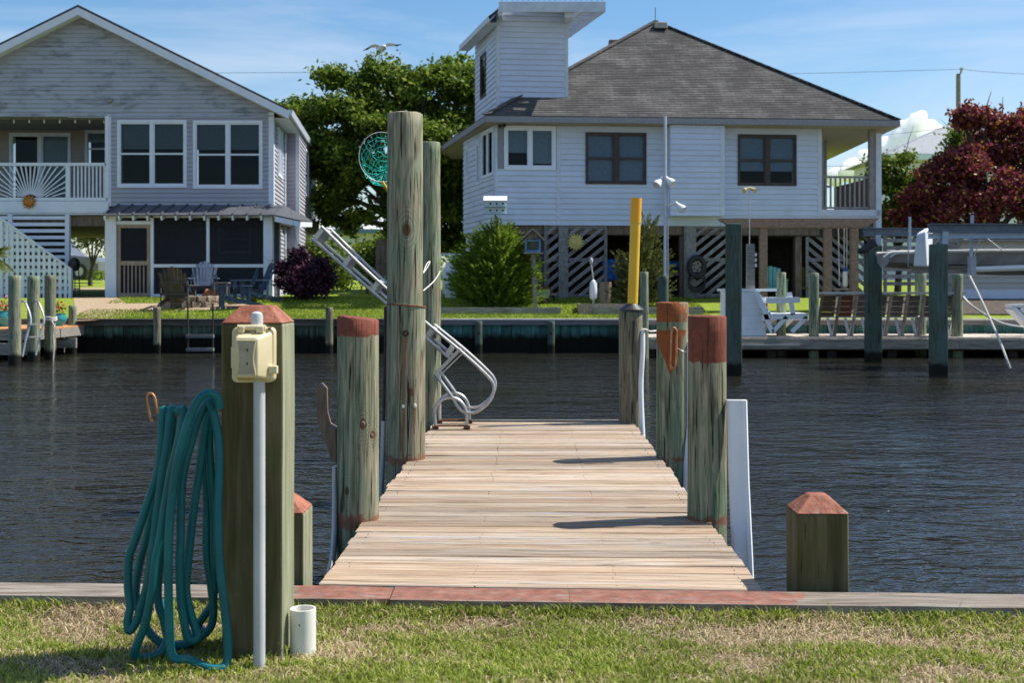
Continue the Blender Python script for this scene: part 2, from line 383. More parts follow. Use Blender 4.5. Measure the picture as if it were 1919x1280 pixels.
for i in range(6):
    a, b = cuts[i] + .003, cuts[i + 1] - .003; mb = MB(); ns = 24; vs = []
    if i in (0, 5): ns = 2
    for k in range(ns + 1):
        x = a + (b - a) * k / ns; w = .006 * mnoise.noise((x * 2, i * 9, 0)); y0 = cap_y(x) - .205 + w; y1 = cap_y(x) + .0; j = .004 * mnoise.noise((x * 3, 5, i))
        if i == 2 and k > ns - 2: y0 += .015 * (k - ns + 2)     # split corner
        vs += [(x, y0, -.036), (x, y1, -.036), (x, y1, .0 + j), (x, y0 + .004, -.003 + j)]
    fs = []
    for k in range(ns):
        for q in range(4): fs.append((k * 4 + q, k * 4 + (q + 1) % 4, k * 4 + 4 + (q + 1) % 4, k * 4 + 4 + q))
    fs += [(0, 1, 2, 3), tuple(ns * 4 + q for q in (3, 2, 1, 0))]
    mb.add(vs, fs); mb.build('cap_board', M_CAP, nb)
mb = MB(); mb.add([(-60, cap_y(-60) - .16, -1.6), (60, cap_y(60) - .16, -1.6), (60, cap_y(60) - .03, -1.6), (-60, cap_y(-60) - .03, -1.6), (-60, cap_y(-60) - .16, -.05), (60, cap_y(60) - .16, -.05), (60, cap_y(60) - .03, -.05), (-60, cap_y(-60) - .03, -.05)], [(0, 3, 2, 1), (4, 5, 6, 7), (0, 1, 5, 4), (1, 2, 6, 5), (2, 3, 7, 6), (3, 0, 4, 7)])
mb.build('sheet_wall', M_BROWNWOOD, nb)

def post_mat(name, mossy):
    t = NT(name); v = t.coord(); g = t.noise(t.coord((11, 11, .7)), 2.4, 7, .62, .8)
    c = t.ramp(g, [(.28, (.045, .036, .02)), (.5, (.105, .088, .045)), (.72, (.17, .15, .085))])
    c = t.mix(t.math('MULTIPLY', t.ramp(t.noise(v, 5, 5), [(.42, (0, 0, 0)), (.66, (1, 1, 1))]), mossy), c, (.075, .082, .022))
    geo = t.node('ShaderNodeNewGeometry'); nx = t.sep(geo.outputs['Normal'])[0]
    c = t.mix(t.math('MULTIPLY', t.ramp(nx, [(.3, (0, 0, 0)), (.6, (1, 1, 1))]), .75), c, t.ramp(g, [(.3, (.20, .215, .13)), (.7, (.42, .435, .30))]))  # sunlit right face painted paler; front and left keep a shade-dark tone
    c = t.mix(t.ramp(t.noise(t.coord((24, 24, 1.3)), 1.8, 3), [(.30, (1, 1, 1)), (.34, (0, 0, 0))]), c, (.04, .032, .02))
    t.bump(g, .6, .005); return t.done(c, .8, .2)
M_POST = post_mat('mossy_timber_sunlit_right', .55)
def square_post(label, x0, x1, y0, zb, zs, zt, inset, chip=0):
    d = x1 - x0; y1 = y0 + d; rt = thing('square_post', label, 'post', ((x0 + x1) / 2, (y0 + y1) / 2, zb))
    mb = MB(); vs = []; fs = []; rows = 12
    for i in range(rows + 1):
        z = zb + (zs - .001 - zb) * i / rows
        for (px_, py_) in ((x0, y0), (x1, y0), (x1, y1), (x0, y1)):
            vs.append((px_ + .004 * mnoise.noise((px_ * 9, z * 2, 1)), py_ + .004 * mnoise.noise((py_ * 9, z * 2, 3)), z))
    for i in range(rows):
        for k in range(4): fs.append((i * 4 + k, i * 4 + (k + 1) % 4, i * 4 + 4 + (k + 1) % 4, i * 4 + 4 + k))
    fs += [(3, 2, 1, 0), tuple(rows * 4 + k for k in range(4))]
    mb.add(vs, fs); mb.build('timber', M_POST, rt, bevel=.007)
    e = .003; c = MB(); a = inset
    c.hexa([(x0 - e, y0 - e, zs), (x1 + e, y0 - e, zs), (x1 + e, y1 + e, zs), (x0 - e, y1 + e, zs), (x0 + a, y0 + a, zt), (x1 - a, y0 + a, zt), (x1 - a, y1 - a, zt), (x0 + a, y1 - a, zt)])
    o = c.build('painted_top', M_REDPAINT, rt, bevel=.006); o['label'] = 'chamfered top painted rust red'
    return rt
PY0 = 4.32
hx0, hx1 = X(415, PY0), X(530, PY0)
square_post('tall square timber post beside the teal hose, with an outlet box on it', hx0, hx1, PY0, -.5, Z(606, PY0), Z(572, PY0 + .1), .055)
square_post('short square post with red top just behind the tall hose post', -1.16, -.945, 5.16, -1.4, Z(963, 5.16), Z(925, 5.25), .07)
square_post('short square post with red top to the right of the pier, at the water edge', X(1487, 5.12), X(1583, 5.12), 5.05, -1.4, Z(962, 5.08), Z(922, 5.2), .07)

# outlet box in its weatherproof cover, and the conduit
ob = thing('outlet_box', 'weathered cream plastic outlet cover on the tall square post', 'outlet box', (X(475, 4.25), 4.25, Z(720, 4.25)))
def rrect(x0, x1, z0, z1, r, n=4):
    out = []
    for cx, cz, a0 in ((x1 - r, z1 - r, 0), (x0 + r, z1 - r, 90), (x0 + r, z0 + r, 180), (x1 - r, z0 + r, 270)):
        for k in range(n + 1): a = R(a0 + 90 * k / n); out.append((cx + r * math.cos(a), cz + r * math.sin(a)))
    return out
def bx(px): return X(px, 4.25)
def bz(py): return Z(py, 4.25)
m = MB(); m.prism(rrect(bx(431), bx(511), bz(718), bz(614), .018), 'y', 4.275, 4.318); m.build('backplate', M_CREAM, ob, True, bevel=.004)
t = NT('milky_cover_plastic'); cc = t.ramp(t.noise(t.coord(), 25, 5), [(.35, (.40, .36, .25)), (.7, (.52, .48, .36))]); t.b.inputs['Transmission Weight'].default_value = .25; M_MILKY = t.done(cc, .35, .5)
mb = MB()
o4 = rrect(bx(440), bx(508), bz(715), bz(622), .014); i4 = rrect(bx(446), bx(488), bz(706), bz(632), .010)
n = len(o4); mb.add([(p[0], 4.275, p[1]) for p in o4] + [(p[0], 4.205, p[1]) for p in i4], [(i, (i + 1) % n, n + (i + 1) % n, n + i) for i in range(n)] + [tuple(range(n, 2 * n))])
mb.build('cover', M_CREAM, ob, True, bevel=.003)
win = []
for k in range(9):
    f = k / 8; z = bz(701) + (bz(637) - bz(701)) * f; win.append((bx(450) + .006 * math.sin(f * math.pi), z))
for k in range(9):
    f = 1 - k / 8; z = bz(701) + (bz(637) - bz(701)) * f; win.append((bx(485) - .009 * math.sin(f * math.pi), z))
mb = MB(); mb.prism(win, 'y', 4.2025, 4.2048); mb.build('window', M_MILKY, ob)
mb = MB(); fr = [Vector((p[0], 4.203, p[1])) for p in win]; mb.tube(fr, .0028, 6, closed=True); mb.build('window_rim', M_CREAM, ob, True)
for x0, x1 in ((446, 458), (480, 494)):
    mb = MB(); mb.box(bx(x0), bx(x1), 4.245, 4.30, bz(624), bz(611)); mb.build('hinge', M_CREAM, ob, bevel=.004)
mb = MB(); mb.tube([(bx(444), 4.262, bz(614)), (bx(496), 4.262, bz(614))], .010, 10); mb.build('hinge_pin', M_CREAM, ob, True)
mb = MB(); mb.box(bx(503), bx(519), 4.25, 4.275, bz(701), bz(686)); mb.build('latch', M_CREAM, ob, bevel=.003)
mb = MB(); mb.box(bx(431), bx(441), 4.262, 4.285, bz(690), bz(650)); mb.build('side_tab', M_CREAM, ob, bevel=.003)
for hxp, hyp in ((500, 708), (503, 616)):
    mb = MB(); mb.tube([(bx(hxp), 4.262, bz(hyp)), (bx(hxp), 4.29, bz(hyp))], .0042, 10); mb.build('screw', M_DARKSTEEL, ob, True)
for hyp in (655, 680):
    mb = MB(); mb.box(bx(468), bx(470.5), 4.2015, 4.206, bz(hyp + 2.5), bz(hyp - 2.5)); mb.build('outlet_slot', M_BLACK, ob)
cd = thing('conduit', 'grey electrical conduit pipe rising to the outlet cover on the tall post', 'conduit', (X(486, 4.22), 4.22, GN))
mb = MB(); mb.tube([(X(486, 4.21), 4.21, GN - .2), (X(486, 4.24), 4.24, .4), (X(486, 4.285), 4.285, bz(718) + .02)], .0205, 16); mb.build('pipe', M_PVC, cd, True)
mb = MB(); mb.lathe((X(482, 4.30), 4.295, 0), [(.021, bz(614)), (.0215, bz(594)), (.019, bz(588)), (.012, bz(585)), (.003, bz(584))], 18); mb.build('end_cap', M_PVC, cd, True)
ps = thing('pipe_stub', 'short open white pipe standing at the foot of the tall post', 'pipe', (X(564, 4.36), 4.40, GN))
c0 = (X(564, 4.36), 4.40, 0); zt_ = Z(1146, 4.36)
mb = MB(); mb.lathe(c0, [(.046, GN - .1), (.046, zt_), (.040, zt_), (.040, zt_ - .15)], 24); mb.build('pipe', M_WHITEPVC, ps, True)
mb = MB(); mb.ball((c0[0] - .004, c0[1] - .045, Z(1172, 4.36)), (.0035, .003, .0035), 8, 5); mb.build('drain_hole', M_BLACK, ps, True)

# ------------------------------------------------------------------ hose and hanger
hs_ = thing('garden_hose', 'long teal garden hose coiled in loops over a hanger', 'hose', (X(330, 4.4), 4.4, GN))
def hp(lst, ys):
    n = len(lst); out = []
    for i, (a, b) in enumerate(lst):
        f = i / (n - 1); Yv = ys[0] + (ys[1] - ys[0]) * f if len(ys) == 2 else np.interp(f, np.linspace(0, 1, len(ys)), ys)
        p = at(a, b, Yv)
        if p.z < GN + .012: p.z = GN + .012
        out.append(p)
    return out
loops = [
 ([(312, 775), (306, 768), (303.6, 790), (303, 822), (295.7, 883), (275.3, 947), (255, 1008), (242, 1047), (240, 1099), (244, 1137), (239, 1165), (243, 1183), (255, 1166), (268, 1125), (277, 1090), (285, 1035), (293, 970), (302, 900), (313, 830), (318, 780), (324, 767), (330, 776)], (4.33, 4.30, 4.28, 4.33)),
 ([(318, 772), (325, 766), (322, 811), (309, 879), (287, 947), (276, 1003), (264, 1047), (256, 1092), (256, 1130), (275, 1178), (298, 1203), (325, 1212), (362, 1203), (392, 1180), (400, 1150), (396, 1103), (387, 1035), (388, 947), (386, 879), (389, 811), (391, 775), (393, 748), (400, 752)], (4.40, 4.41, 4.40, 4.40)),
 ([(332, 774), (343, 767), (338, 811), (322, 879), (309, 947), (300, 1008), (292, 1047), (285, 1103), (273, 1167), (257, 1208), (252, 1226), (262, 1236), (282, 1232), (302, 1222), (314, 1195), (306, 1160), (298, 1137), (296, 1103), (303, 1035), (316, 947), (332, 850), (350, 780)], (4.24, 4.22, 4.34, 4.40)),
 ([(412, 765), (408, 747), (400, 739), (389, 737), (375, 746), (360, 771), (346, 811), (330, 879), (321, 947), (316.5, 1008), (315.5, 1058), (316, 1126), (318, 1183), (320, 1222), (330, 1236), (352, 1236), (375, 1246), (400, 1259), (416, 1262), (424, 1247), (427, 1217), (423, 1160), (414, 1081), (409.5, 1013), (409, 947), (411, 879), (409, 822), (399, 772), (392, 752)], (4.24, 4.19, 4.20, 4.17, 4.22, 4.27)),
 ([(397, 757), (388, 755), (371, 786), (357, 833), (343, 890), (339, 947), (338.5, 1008), (336.5, 1058), (339, 1126), (346, 1171), (352, 1196), (364, 1200), (370, 1190), (360, 1160), (349, 1110), (352, 1058), (357, 1008), (364, 947), (374, 879), (383, 811), (389, 770), (392, 750)], (4.29, 4.25, 4.30, 4.36)),
 ([(396, 760), (393, 790), (392, 830), (396, 900), (401, 960), (401, 1020), (402, 1090), (398, 1130), (386, 1150), (372, 1172), (362, 1205), (340, 1216), (318, 1206), (306, 1160), (299, 1125)], (4.36, 4.38, 4.44, 4.50))]
for lp, ys in loops:
    mb = MB(); mb.tube(smoothpath(hp(lp, ys), 7), .0148, 12); mb.build('hose_loop', M_HOSE, hs_, True)
mb = MB(); p0_, p1_ = at(385, 1178, 4.52), at(348, 1190, 4.50); mb.tube([p0_, p0_ + (p1_ - p0_) * .5, p1_], [.022, .026, .012], 12); mb.build('nozzle', M_ALU, hs_, True); mb = MB(); mb.tube([p0_ + (p0_ - p1_) * .05, p0_ + (p0_ - p1_) * .35], .017, 12); mb.build('brass_fitting', M_COPPER, hs_, True)
hg = thing('hose_hanger', 'rusty bent rod hanger holding the teal hose on the tall post', 'hanger', (hx0, 4.42, Z(770, 4.42)))
mb = MB(); mb.tube(smoothpath([(hx0 + .02, 4.40, Z(752, 4.40)), at(395, 757, 4.38), at(350, 778, 4.36), at(300, 775, 4.34), at(294, 765, 4.33), at(291, 748, 4.33), at(286, 739, 4.33), at(279, 738, 4.33), at(276, 744, 4.33), at(278, 765, 4.33), at(283, 787, 4.33), at(287, 788, 4.33)], 6), .0042, 8); mb.build('rod', M_COPPER, hg, True)
mb = MB(); mb.box(hx0 - .006, hx0 - .0005, 4.37, 4.44, Z(775, 4.4), Z(722, 4.4)); mb.build('wall_plate', M_RUST, hg)

# ------------------------------------------------------------------ pier
pier = thing('pier', 'straight pier of weathered pine planks running out over the canal', 'pier', (0, 8, WATER))
PX0, PX1, PW = -.868, .962, .1425
nb_ = 0; y = 5.045; tmpl = []
for q in range(5):
    mb = MB(); L = PX1 - PX0; ns = 10; vs = []; fs = []
    for k in range(ns + 1):
        x = -L / 2 + L * k / ns; w0 = .0022 * mnoise.noise((x * 2, q * 7, 0)); w1 = .0022 * mnoise.noise((x * 2, q * 7, 9)); zz = .0016 * mnoise.noise((x * 1.7, q * 5, 3))
        h0, h1 = -PW / 2 + .0052 + w0, PW / 2 - .0052 + w1
        vs += [(x, h0, -.04), (x, h0, zz - .005), (x, h0 + .005, zz), (x, h1 - .005, zz), (x, h1, zz - .005), (x, h1, -.04)]
    for k in range(ns):
        for j in range(6): fs.append((k * 6 + j, k * 6 + (j + 1) % 6, k * 6 + 6 + (j + 1) % 6, k * 6 + 6 + j))
    fs += [tuple(range(6))[::-1], tuple(ns * 6 + j for j in range(6))]
    mb.add(vs, fs); tmpl.append(mb.mesh('plank', M_PLANK, True, 30))
yb = 5.045
i = 0
while yb + PW < 11.42:
    yc = yb + PW / 2; ang = CAP_S * max(0, 1 - (yc - 5.0) / 3.0)
    put('plank', tmpl[i % 5], ((PX0 + PX1) / 2 + random.gauss(0, .007), yc + (.02 if i == 0 else .006 if i == 1 else 0), random.uniform(-.003, .003)), pier, (random.gauss(0, .006), random.gauss(0, .002), ang + random.gauss(0, .0012)))
    yb += PW; i += 1
mb = MB(); mb.box(PX0 - .02, PX1 + .01, 11.425, 11.465, -.16, .004); mb.build('end_board', M_OLDWOOD, pier)
for sx in (PX0 + .05, -.25, .35, PX1 - .09):
    mb = MB(); mb.box(sx, sx + .045, 5.12, 11.42, -.235, -.043); mb.build('stringer', M_BROWNWOOD, pier)
# nail heads in rows over the stringers
mb = MB()
yb = 5.045
while yb + PW < 11.42:
    for sx in (PX0 + .07, -.23, .37, PX1 - .07):
        for dy in (.035, .107):
            mb.lathe((sx + random.gauss(0, .006), yb + dy, 0), [(.0026, -.004), (.0026, .0016)], 6)
    yb += PW
o = mb.build('nail_heads', M_DARKSTEEL, pier); o['kind'] = 'stuff'

# pilings of the pier
def rdec(root, px, py, Yf, r, name, mat, dy=.012):
    m_ = MB(); p = at(px, py, Yf); m_.tube([p + Vector((0, dy, 0)), p - Vector((0, .006, 0))], r, 12); return m_.build(name, mat, root, True)
mA = pile_mat('treated_pile_red_band', .55, band=Z(630, 6.45), foot=.085, knots=[(X(680, 6.45), Z(795, 6.45), 1.0), (X(696, 6.45), Z(817, 6.45), .8), (X(650, 6.45), Z(922, 6.45), .8)])
pA = pile('piling', 'stout piling with slanted red painted top, left side of the pier nearest the lawn', X(671, 6.56), 6.56, .113, Z(597, 6.56), mA, slant=-.012)
for (a, b, r_) in ((680, 795, .013), (696, 817, .010)):
    q = at(a, b, 6.445); 
    for nm, rr, mm in (('knot', r_, M_RUST),):
        m_ = MB(); m_.ball(q + Vector((0, .006, 0)), (rr, .008, rr * 1.15), 12, 7); m_.build(nm, M_BROWNWOOD, pA, True)
mB = pile_mat('treated_pile_tall', .42, knots=[(X(762, 8.8), Z(430, 8.8), 1.7)]); mB2 = pile_mat('treated_pile_sleeve', .62, foot=.08, knots=[(X(770, 8.76), Z(735, 8.76), 1.0)])
pB = pile('tall_piling', 'tallest, thickest piling on the left of the pier, sleeved in its lower half', X(759, 8.93), 8.93, .131, Z(214, 8.93), mB, taper=.02)
m_ = MB(); zt_ = Z(573, 8.8); vs = []; fs = []; seg = 36
cx_, cy_ = X(762, 8.90), 8.895
rows = 24
for i in range(rows + 1):
    z = -1.6 + (zt_ + 1.6) * i / rows
    for k in range(seg):
        a = 2 * math.pi * k / seg; rr = .1375 * (1 + .02 * mnoise.noise((math.cos(a) * 1.5, math.sin(a) * 1.5, z))); vs.append((cx_ + rr * math.cos(a), cy_ + rr * math.sin(a), z + (.012 * math.cos(a + 2.6) if i == rows else 0)))
for i in range(rows):
    for k in range(seg): fs.append((i * seg + k, i * seg + (k + 1) % seg, (i + 1) * seg + (k + 1) % seg, (i + 1) * seg + k))
fs.append(tuple(rows * seg + k for k in range(seg)))
m_.add(vs, fs); m_.build('sleeve', mB2, pB, True, ang=60)
m_ = MB(); m_.tube([(cx_ + .1385 * math.cos(2 * math.pi * k / 40), cy_ + .1385 * math.sin(2 * math.pi * k / 40), zt_ + .012 * math.cos(2 * math.pi * k / 40 + 2.6)) for k in range(40)], .006, 6, closed=True); o = m_.build('rim', M_RUST, pB, True); o['label'] = 'rusty rim on the sleeve'
Yf = cy_ - .134
rdec(pB, 760, 625, Yf, .024, 'washer', M_DARKSTEEL); rdec(pB, 760, 625, Yf - .006, .011, 'bolt_head', M_RUST)
def streak(root, pts, Yc, mat, cxx, cyy, rad):          # a rust run that follows the round of the pile
    m2 = MB(); vs = []; 
    for (pxa, pxb, py_) in pts:
        for q in (pxa, pxb):
            x_ = X(q, Yc); dx = max(-.99, min(.99, (x_ - cxx) / rad)); vs.append((x_, cyy - rad * math.sqrt(1 - dx * dx), Z(py_, Yc)))
    m2.add(vs, [(2 * i, 2 * i + 1, 2 * i + 3, 2 * i + 2) for i in range(len(pts) - 1)]); return m2.build('rust_stain', mat, root, True)
M_STAIN = mottled('rust_stain', (.16, .075, .035), (.27, .17, .085), 9, (8, 8, 1), rough=.85, bump=.1)
streak(pB, [(756, 763, 632), (754, 761, 660), (753, 758, 700), (754, 757, 760)], Yf, M_STAIN, cx_, cy_, .1405)
streak(pB, [(754, 759, 766), (752, 759, 790), (753, 757, 830), (754, 756, 868)], Yf, M_STAIN, cx_, cy_, .1405)
streak(pB, [(776, 779, 766), (776, 778.5, 790), (776.5, 777.5, 815)], Yf, M_STAIN, cx_, cy_, .1405)
for (a, b) in ((755.5, 762), (777.5, 761)):
    p = at(a, b, Yf - .003); m_ = MB(); m_.box(p.x - .008, p.x + .008, Yf - .012, Yf + .03, p.z - .010, p.z + .012); m_.build('white_clip', M_WHITEPVC, pB, bevel=.002)
mC = pile_mat('treated_pile_far_left', .7)
pC = pile('tall_piling', 'tall slim piling at the far left corner of the pier, behind the tallest one', X(805, 11.3), 11.3, .116, Z(268, 11.3), mC, taper=.16)
mD = pile_mat('treated_pile_grey_green', .45, dark=.75)
pD = pile('piling', 'piling at the far right corner of the pier carrying the yellow pole', X(1182, 11.3), 11.3, .112, Z(582, 11.3), mD)
c_ = (X(1184, 11.3), 11.3, 0)
m_ = MB(); m_.lathe(c_, [(.118, Z(584, 11.3)), (.118, Z(580, 11.3)), (.055, Z(570, 11.3)), (.05, Z(569, 11.3))], 24); m_.build('cone_cap', M_BLACK, pD, True)
q = at(1187, 628, 11.17); m_ = MB(); m_.hexa([(q.x - .012, q.y, q.z - .16), (q.x - .004, q.y, q.z - .18), (q.x - .004, q.y + .03, q.z - .18), (q.x - .012, q.y + .03, q.z - .16), (q.x - .005, q.y, q.z + .13), (q.x + .014, q.y, q.z + .13), (q.x + .014, q.y + .03, q.z + .13), (q.x - .005, q.y + .03, q.z + .13)]); m_.build('dark_strap', M_BLACK, pD)
yp = thing('yellow_pole', 'leaning yellow plastic pole with an orange top above the far right piling', 'pole', at(1184, 570, 11.3))
a_, b_ = at(1185.5, 570, 11.3), at(1192.5, 371, 11.3); k_ = a_ + (b_ - a_) * .765
m_ = MB(); m_.tube([a_, k_], .0475, 20); m_.build('shaft', M_YELLOW, yp, True)
m_ = MB(); m_.tube([k_, b_], .051, 20); m_.build('upper_sleeve', M_ORANGE, yp, True)
mE = pile_mat('treated_pile_orange_vee', .75, band=Z(702, 8.85), band_col=(.27, .085, .028), vee=X(1256, 8.85), band2=Z(611, 8.85), dark=.85, foot=.06)
pE = pile('piling', 'piling with rust orange pointed paint and a steel handle, right side of the pier', X(1260, 8.95), 8.95, .120, Z(568, 8.95), mE)
m_ = MB(); Yh = 8.80; m_.tube(smoothpath([at(1258, 687, Yh + .03), at(1257, 687, Yh), at(1259, 620, Yh), at(1268, 619, Yh), at(1268, 640, Yh), at(1266, 686, Yh), at(1258, 688, Yh)], 5), .0075, 8); m_.build('handle', M_COPPER, pE, True)
m_ = MB(); m_.tube(smoothpath([at(1268, 652, Yh), at(1280, 658, Yh - .02), at(1287, 660, Yh + .02)], 4), .002, 6); m_.build('wire', M_ALU, pE, True)
mF = pile_mat('treated_pile_broad_red_band', .62, band=Z(680, 6.46), foot=.075, dark=.9)
pF = pile('piling', 'piling with a broad red painted top, right side of the pier nearest the lawn', X(1325, 6.57), 6.57, .106, Z(594, 6.57), mF)

# fender strips, hook bracket, hanging pole
def ubar(name, label, cat, pts, w, d, mat, holes=()):
    rt = thing(name, label, cat, pts[-1]); m_ = MB(); n = len(pts)
    prof = [(-w / 2, 0), (-w / 2 + .012, -.012), (w * .18, -.012), (w * .24, -.026), (w / 2 - .008, -.026), (w / 2, -.014), (w / 2, d), (-w / 2, d)]
    vs = []; fs = []
    for p in pts:
        for q in prof: vs.append((p[0] + q[0], p[1] + q[1], p[2]))
    k = len(prof)
    for i in range(n - 1):
        for j in range(k): fs.append((i * k + j, i * k + (j + 1) % k, (i + 1) * k + (j + 1) % k, (i + 1) * k + j))
    fs += [tuple(range(k)), tuple((n - 1) * k + j for j in range(k))]
    m_.add(vs, fs); m_.build('strip', mat, rt, True)
    for (px_, py_, Yv) in holes:
        q = at(px_, py_, Yv); h = MB(); h.tube([q + Vector((0, -.003, 0)), q + Vector((0, .02, 0))], .0065, 10); h.build('bolt', M_RUST, rt, True)
    return rt
ubar('dock_fender', 'wide white vinyl fender strip on the right of the broad red topped piling', 'fender', [at(1381, 750, 6.50), at(1385, 900, 6.45), at(1391, 1030, 6.38), at(1396, 1150, 6.33)], .104, .03, M_VINYL, [(1370, 777, 6.485), (1376, 947, 6.425)])
ubar('dock_fender', 'pale fender strip between the two right hand red topped pilings', 'fender', [at(1287, 640, 8.9), at(1288, 800, 8.9), at(1287, 960, 8.8)], .05, .03, M_VINYL)
ubar('dock_fender', 'thin grey fender strip on the left of the slanted red topped piling', 'fender', [at(627, 875, 6.56), at(626, 990, 6.5), at(623, 1040, 6.45), at(616, 1075, 6.4), at(616, 1120, 6.4)], .026, .06, M_PVC)
ubar('dock_fender', 'slim grey blue fender strip on the left of the tallest piling', 'fender', [at(719, 790, 8.95), at(717, 850, 8.93), at(712, 940, 8.9), at(710, 1000, 8.9)], .035, .05, M_PVC)
ubar('dock_fender', 'dark vertical strip running up the left side of the tallest piling', 'fender', [at(722, 575, 9.0), at(721, 700, 9.0), at(719, 788, 8.98)], .02, .05, M_DARKSTEEL)
br = thing('hook_bracket', 'brown wooden hook shaped bracket on the outer side of the slanted red topped piling', 'bracket', at(612, 860, 6.6))
poly = [(595, 722), (602, 718), (611, 728), (612, 772), (618, 795), (632, 803), (633, 870), (622, 855), (606, 812), (597, 790)]
m_ = MB(); m_.prism([(X(a, 6.6), Z(b, 6.6)) for a, b in poly], 'y', 6.56, 6.66); m_.build('board', M_BROWNWOOD, br, bevel=.004)
wp = thing('fender_pole', 'worn white pole hanging by a rope beside the far right piling', 'fender', at(1205, 825, 11.2))
m_ = MB(); m_.tube(smoothpath([at(1204, 617, 11.25), at(1204, 660, 11.22), at(1201, 720, 11.2), at(1203, 790, 11.15), at(1206, 850, 11.1)], 5), .024, 12); m_.build('pole', M_VINYL, wp, True)
m_ = MB(); m_.tube(smoothpath([at(1200, 620, 11.17), at(1208, 617, 11.2), at(1220, 621, 11.4), at(1240, 618, 11.7)], 6), .008, 8); m_.build('rope', M_ROPE, wp, True)

# folding ladder, swung up against the tall pilings
ld = thing('dock_ladder', 'aluminium dock ladder swung up against the tallest piling', 'ladder', at(850, 795, 11.1))
YN, YFa = 10.75, 11.22
def rail(Yv, dx, dy):
    def q(a, b): return at(a + dx, b + dy, Yv)
    m_ = MB()
    hand = smoothpath([q(602, 424), q(700, 519), q(800, 606), q(862, 657), q(905, 696), q(923, 717), q(925, 735), q(915, 755), q(893, 772), q(872, 773), q(858, 762), q(843, 738), q(817, 703)], 6)
    m_.tube(hand, .0145, 10); m_.build('hand_rail', M_ALU, ld, True)
    m_ = MB(); m_.tube([q(585, 447), q(700, 548), q(845, 674)], .0145, 10); m_.build('side_rail', M_ALU, ld, True)
    m_ = MB(); m_.bar(q(815, 702), q(862, 655), .03, .03, (0, 1, 0)); m_.bar(q(822, 706), q(868, 661), .012, .03, (0, 1, 0)); m_.build('link_bar', M_ALU, ld)
    m_ = MB(); m_.tube(smoothpath([q(816, 797), q(815, 770), q(824, 752), q(843, 745), q(862, 752), q(873, 770), q(875, 797)], 6), .015, 10); m_.build('foot_hoop', M_ALU, ld, True)
    for a in (816, 875):
        f = q(a, 797); m_ = MB(); m_.box(f.x - .028, f.x + .028, f.y - .03, f.y + .03, .003, .03); m_.build('foot_socket', M_RUST, ld, bevel=.003)
    m_ = MB(); m_.tube([q(816, 798) + Vector((0, 0, -.0)), q(875, 798)], .008, 8); m_.build('foot_bar', M_RUST, ld, True)
rail(YN, 0, 0)
def q2(a, b): return at(a, b, YN) + Vector((0, YFa - YN, 0))
_at = at
def far_at(a, b, Yv): return _at(a, b, YN) + Vector((0, YFa - YN, 0))
at = far_at; rail(YFa, 0, 0); at = _at
for (a, b, c, d) in ((602, 424, 585, 447), (655, 475, 640, 496), (708, 522, 692, 545), (808, 612, 792, 634), (845, 645, 832, 665)):
    p, r_ = at(a, b, YN), at(c, d, YN); e = Vector((0, YFa - YN, 0)); off = (r_ - p).normalized()
    m_ = MB(); m_.hexa([p + off * .012, r_, r_ + e, p + off * .012 + e] + [v + Vector((.03, 0, -.026)) for v in (p + off * .012, r_, r_ + e, p + off * .012 + e)]); m_.build('step', M_ALU, ld)
lr = thing('hanging_line', 'thin pale line tied round the tall pilings above the ladder', 'line', at(800, 520, 10.2))
m_ = MB(); m_.tube(smoothpath([at(793, 512, 9.0), at(800, 494, 9.6), at(806, 490, 10.2), at(800, 502, 9.6), at(794, 511, 9.05)], 5), .004, 6); m_.tube(smoothpath([at(793, 545, 8.98), at(812, 528, 10.4), at(823, 512, 11.15), at(826, 500, 11.2)], 6), .005, 6); m_.build('line', M_ROPE, lr, True)

# landing net behind the tallest piling
nt = thing('landing_net', 'teal mesh landing net sticking out behind the tallest piling', 'net', at(723, 345, 9.25))
t = NT('teal_net_cord'); M_NET = t.done((.03, .60, .50), .6, .3)
cN = at(716, 294, 9.25); rN = .168
m_ = MB(); hoop = [cN + Vector((rN * math.cos(a), .05 * math.cos(a), rN * 1.12 * math.sin(a))) for a in np.linspace(0, 2 * math.pi, 40, endpoint=False)]; m_.tube(hoop, .0032, 6, closed=True); m_.build('hoop', M_PVC, nt, True)
m_ = MB(); nr, na = 8, 30
def npt(i, k):
    a = 2 * math.pi * k / na; f = i / nr; rr = rN * (1 - f ** 1.6 * .92); j = .010
    return cN + Vector((rr * math.cos(a) + random.uniform(-j, j) * (i > 0) - .01 * f, .05 + .20 * f + random.uniform(-j, j), rr * 1.12 * math.sin(a) - .09 * math.sin(f * math.pi * .6) + random.uniform(-j, j) * (i > 0)))
G = [[npt(i, k) for k in range(na)] for i in range(nr + 1)]
for i in range(nr + 1):
    for k in range(na):
        if i < nr: m_.tube([G[i][k], G[i + 1][k]], .0022, 4, caps=False)
        if i > 0: m_.tube([G[i][k], G[i][(k + 1) % na]], .0022, 4, caps=False)
o = m_.build('netting', M_NET, nt)
m_ = MB(); m_.tube(smoothpath([cN + Vector((.0, .0, -rN * 1.1)), at(733, 370, 9.27), at(752, 440, 9.28), at(758, 640, 9.28)], 4), .011, 10); m_.build('handle', M_YELLOW, nt, True)
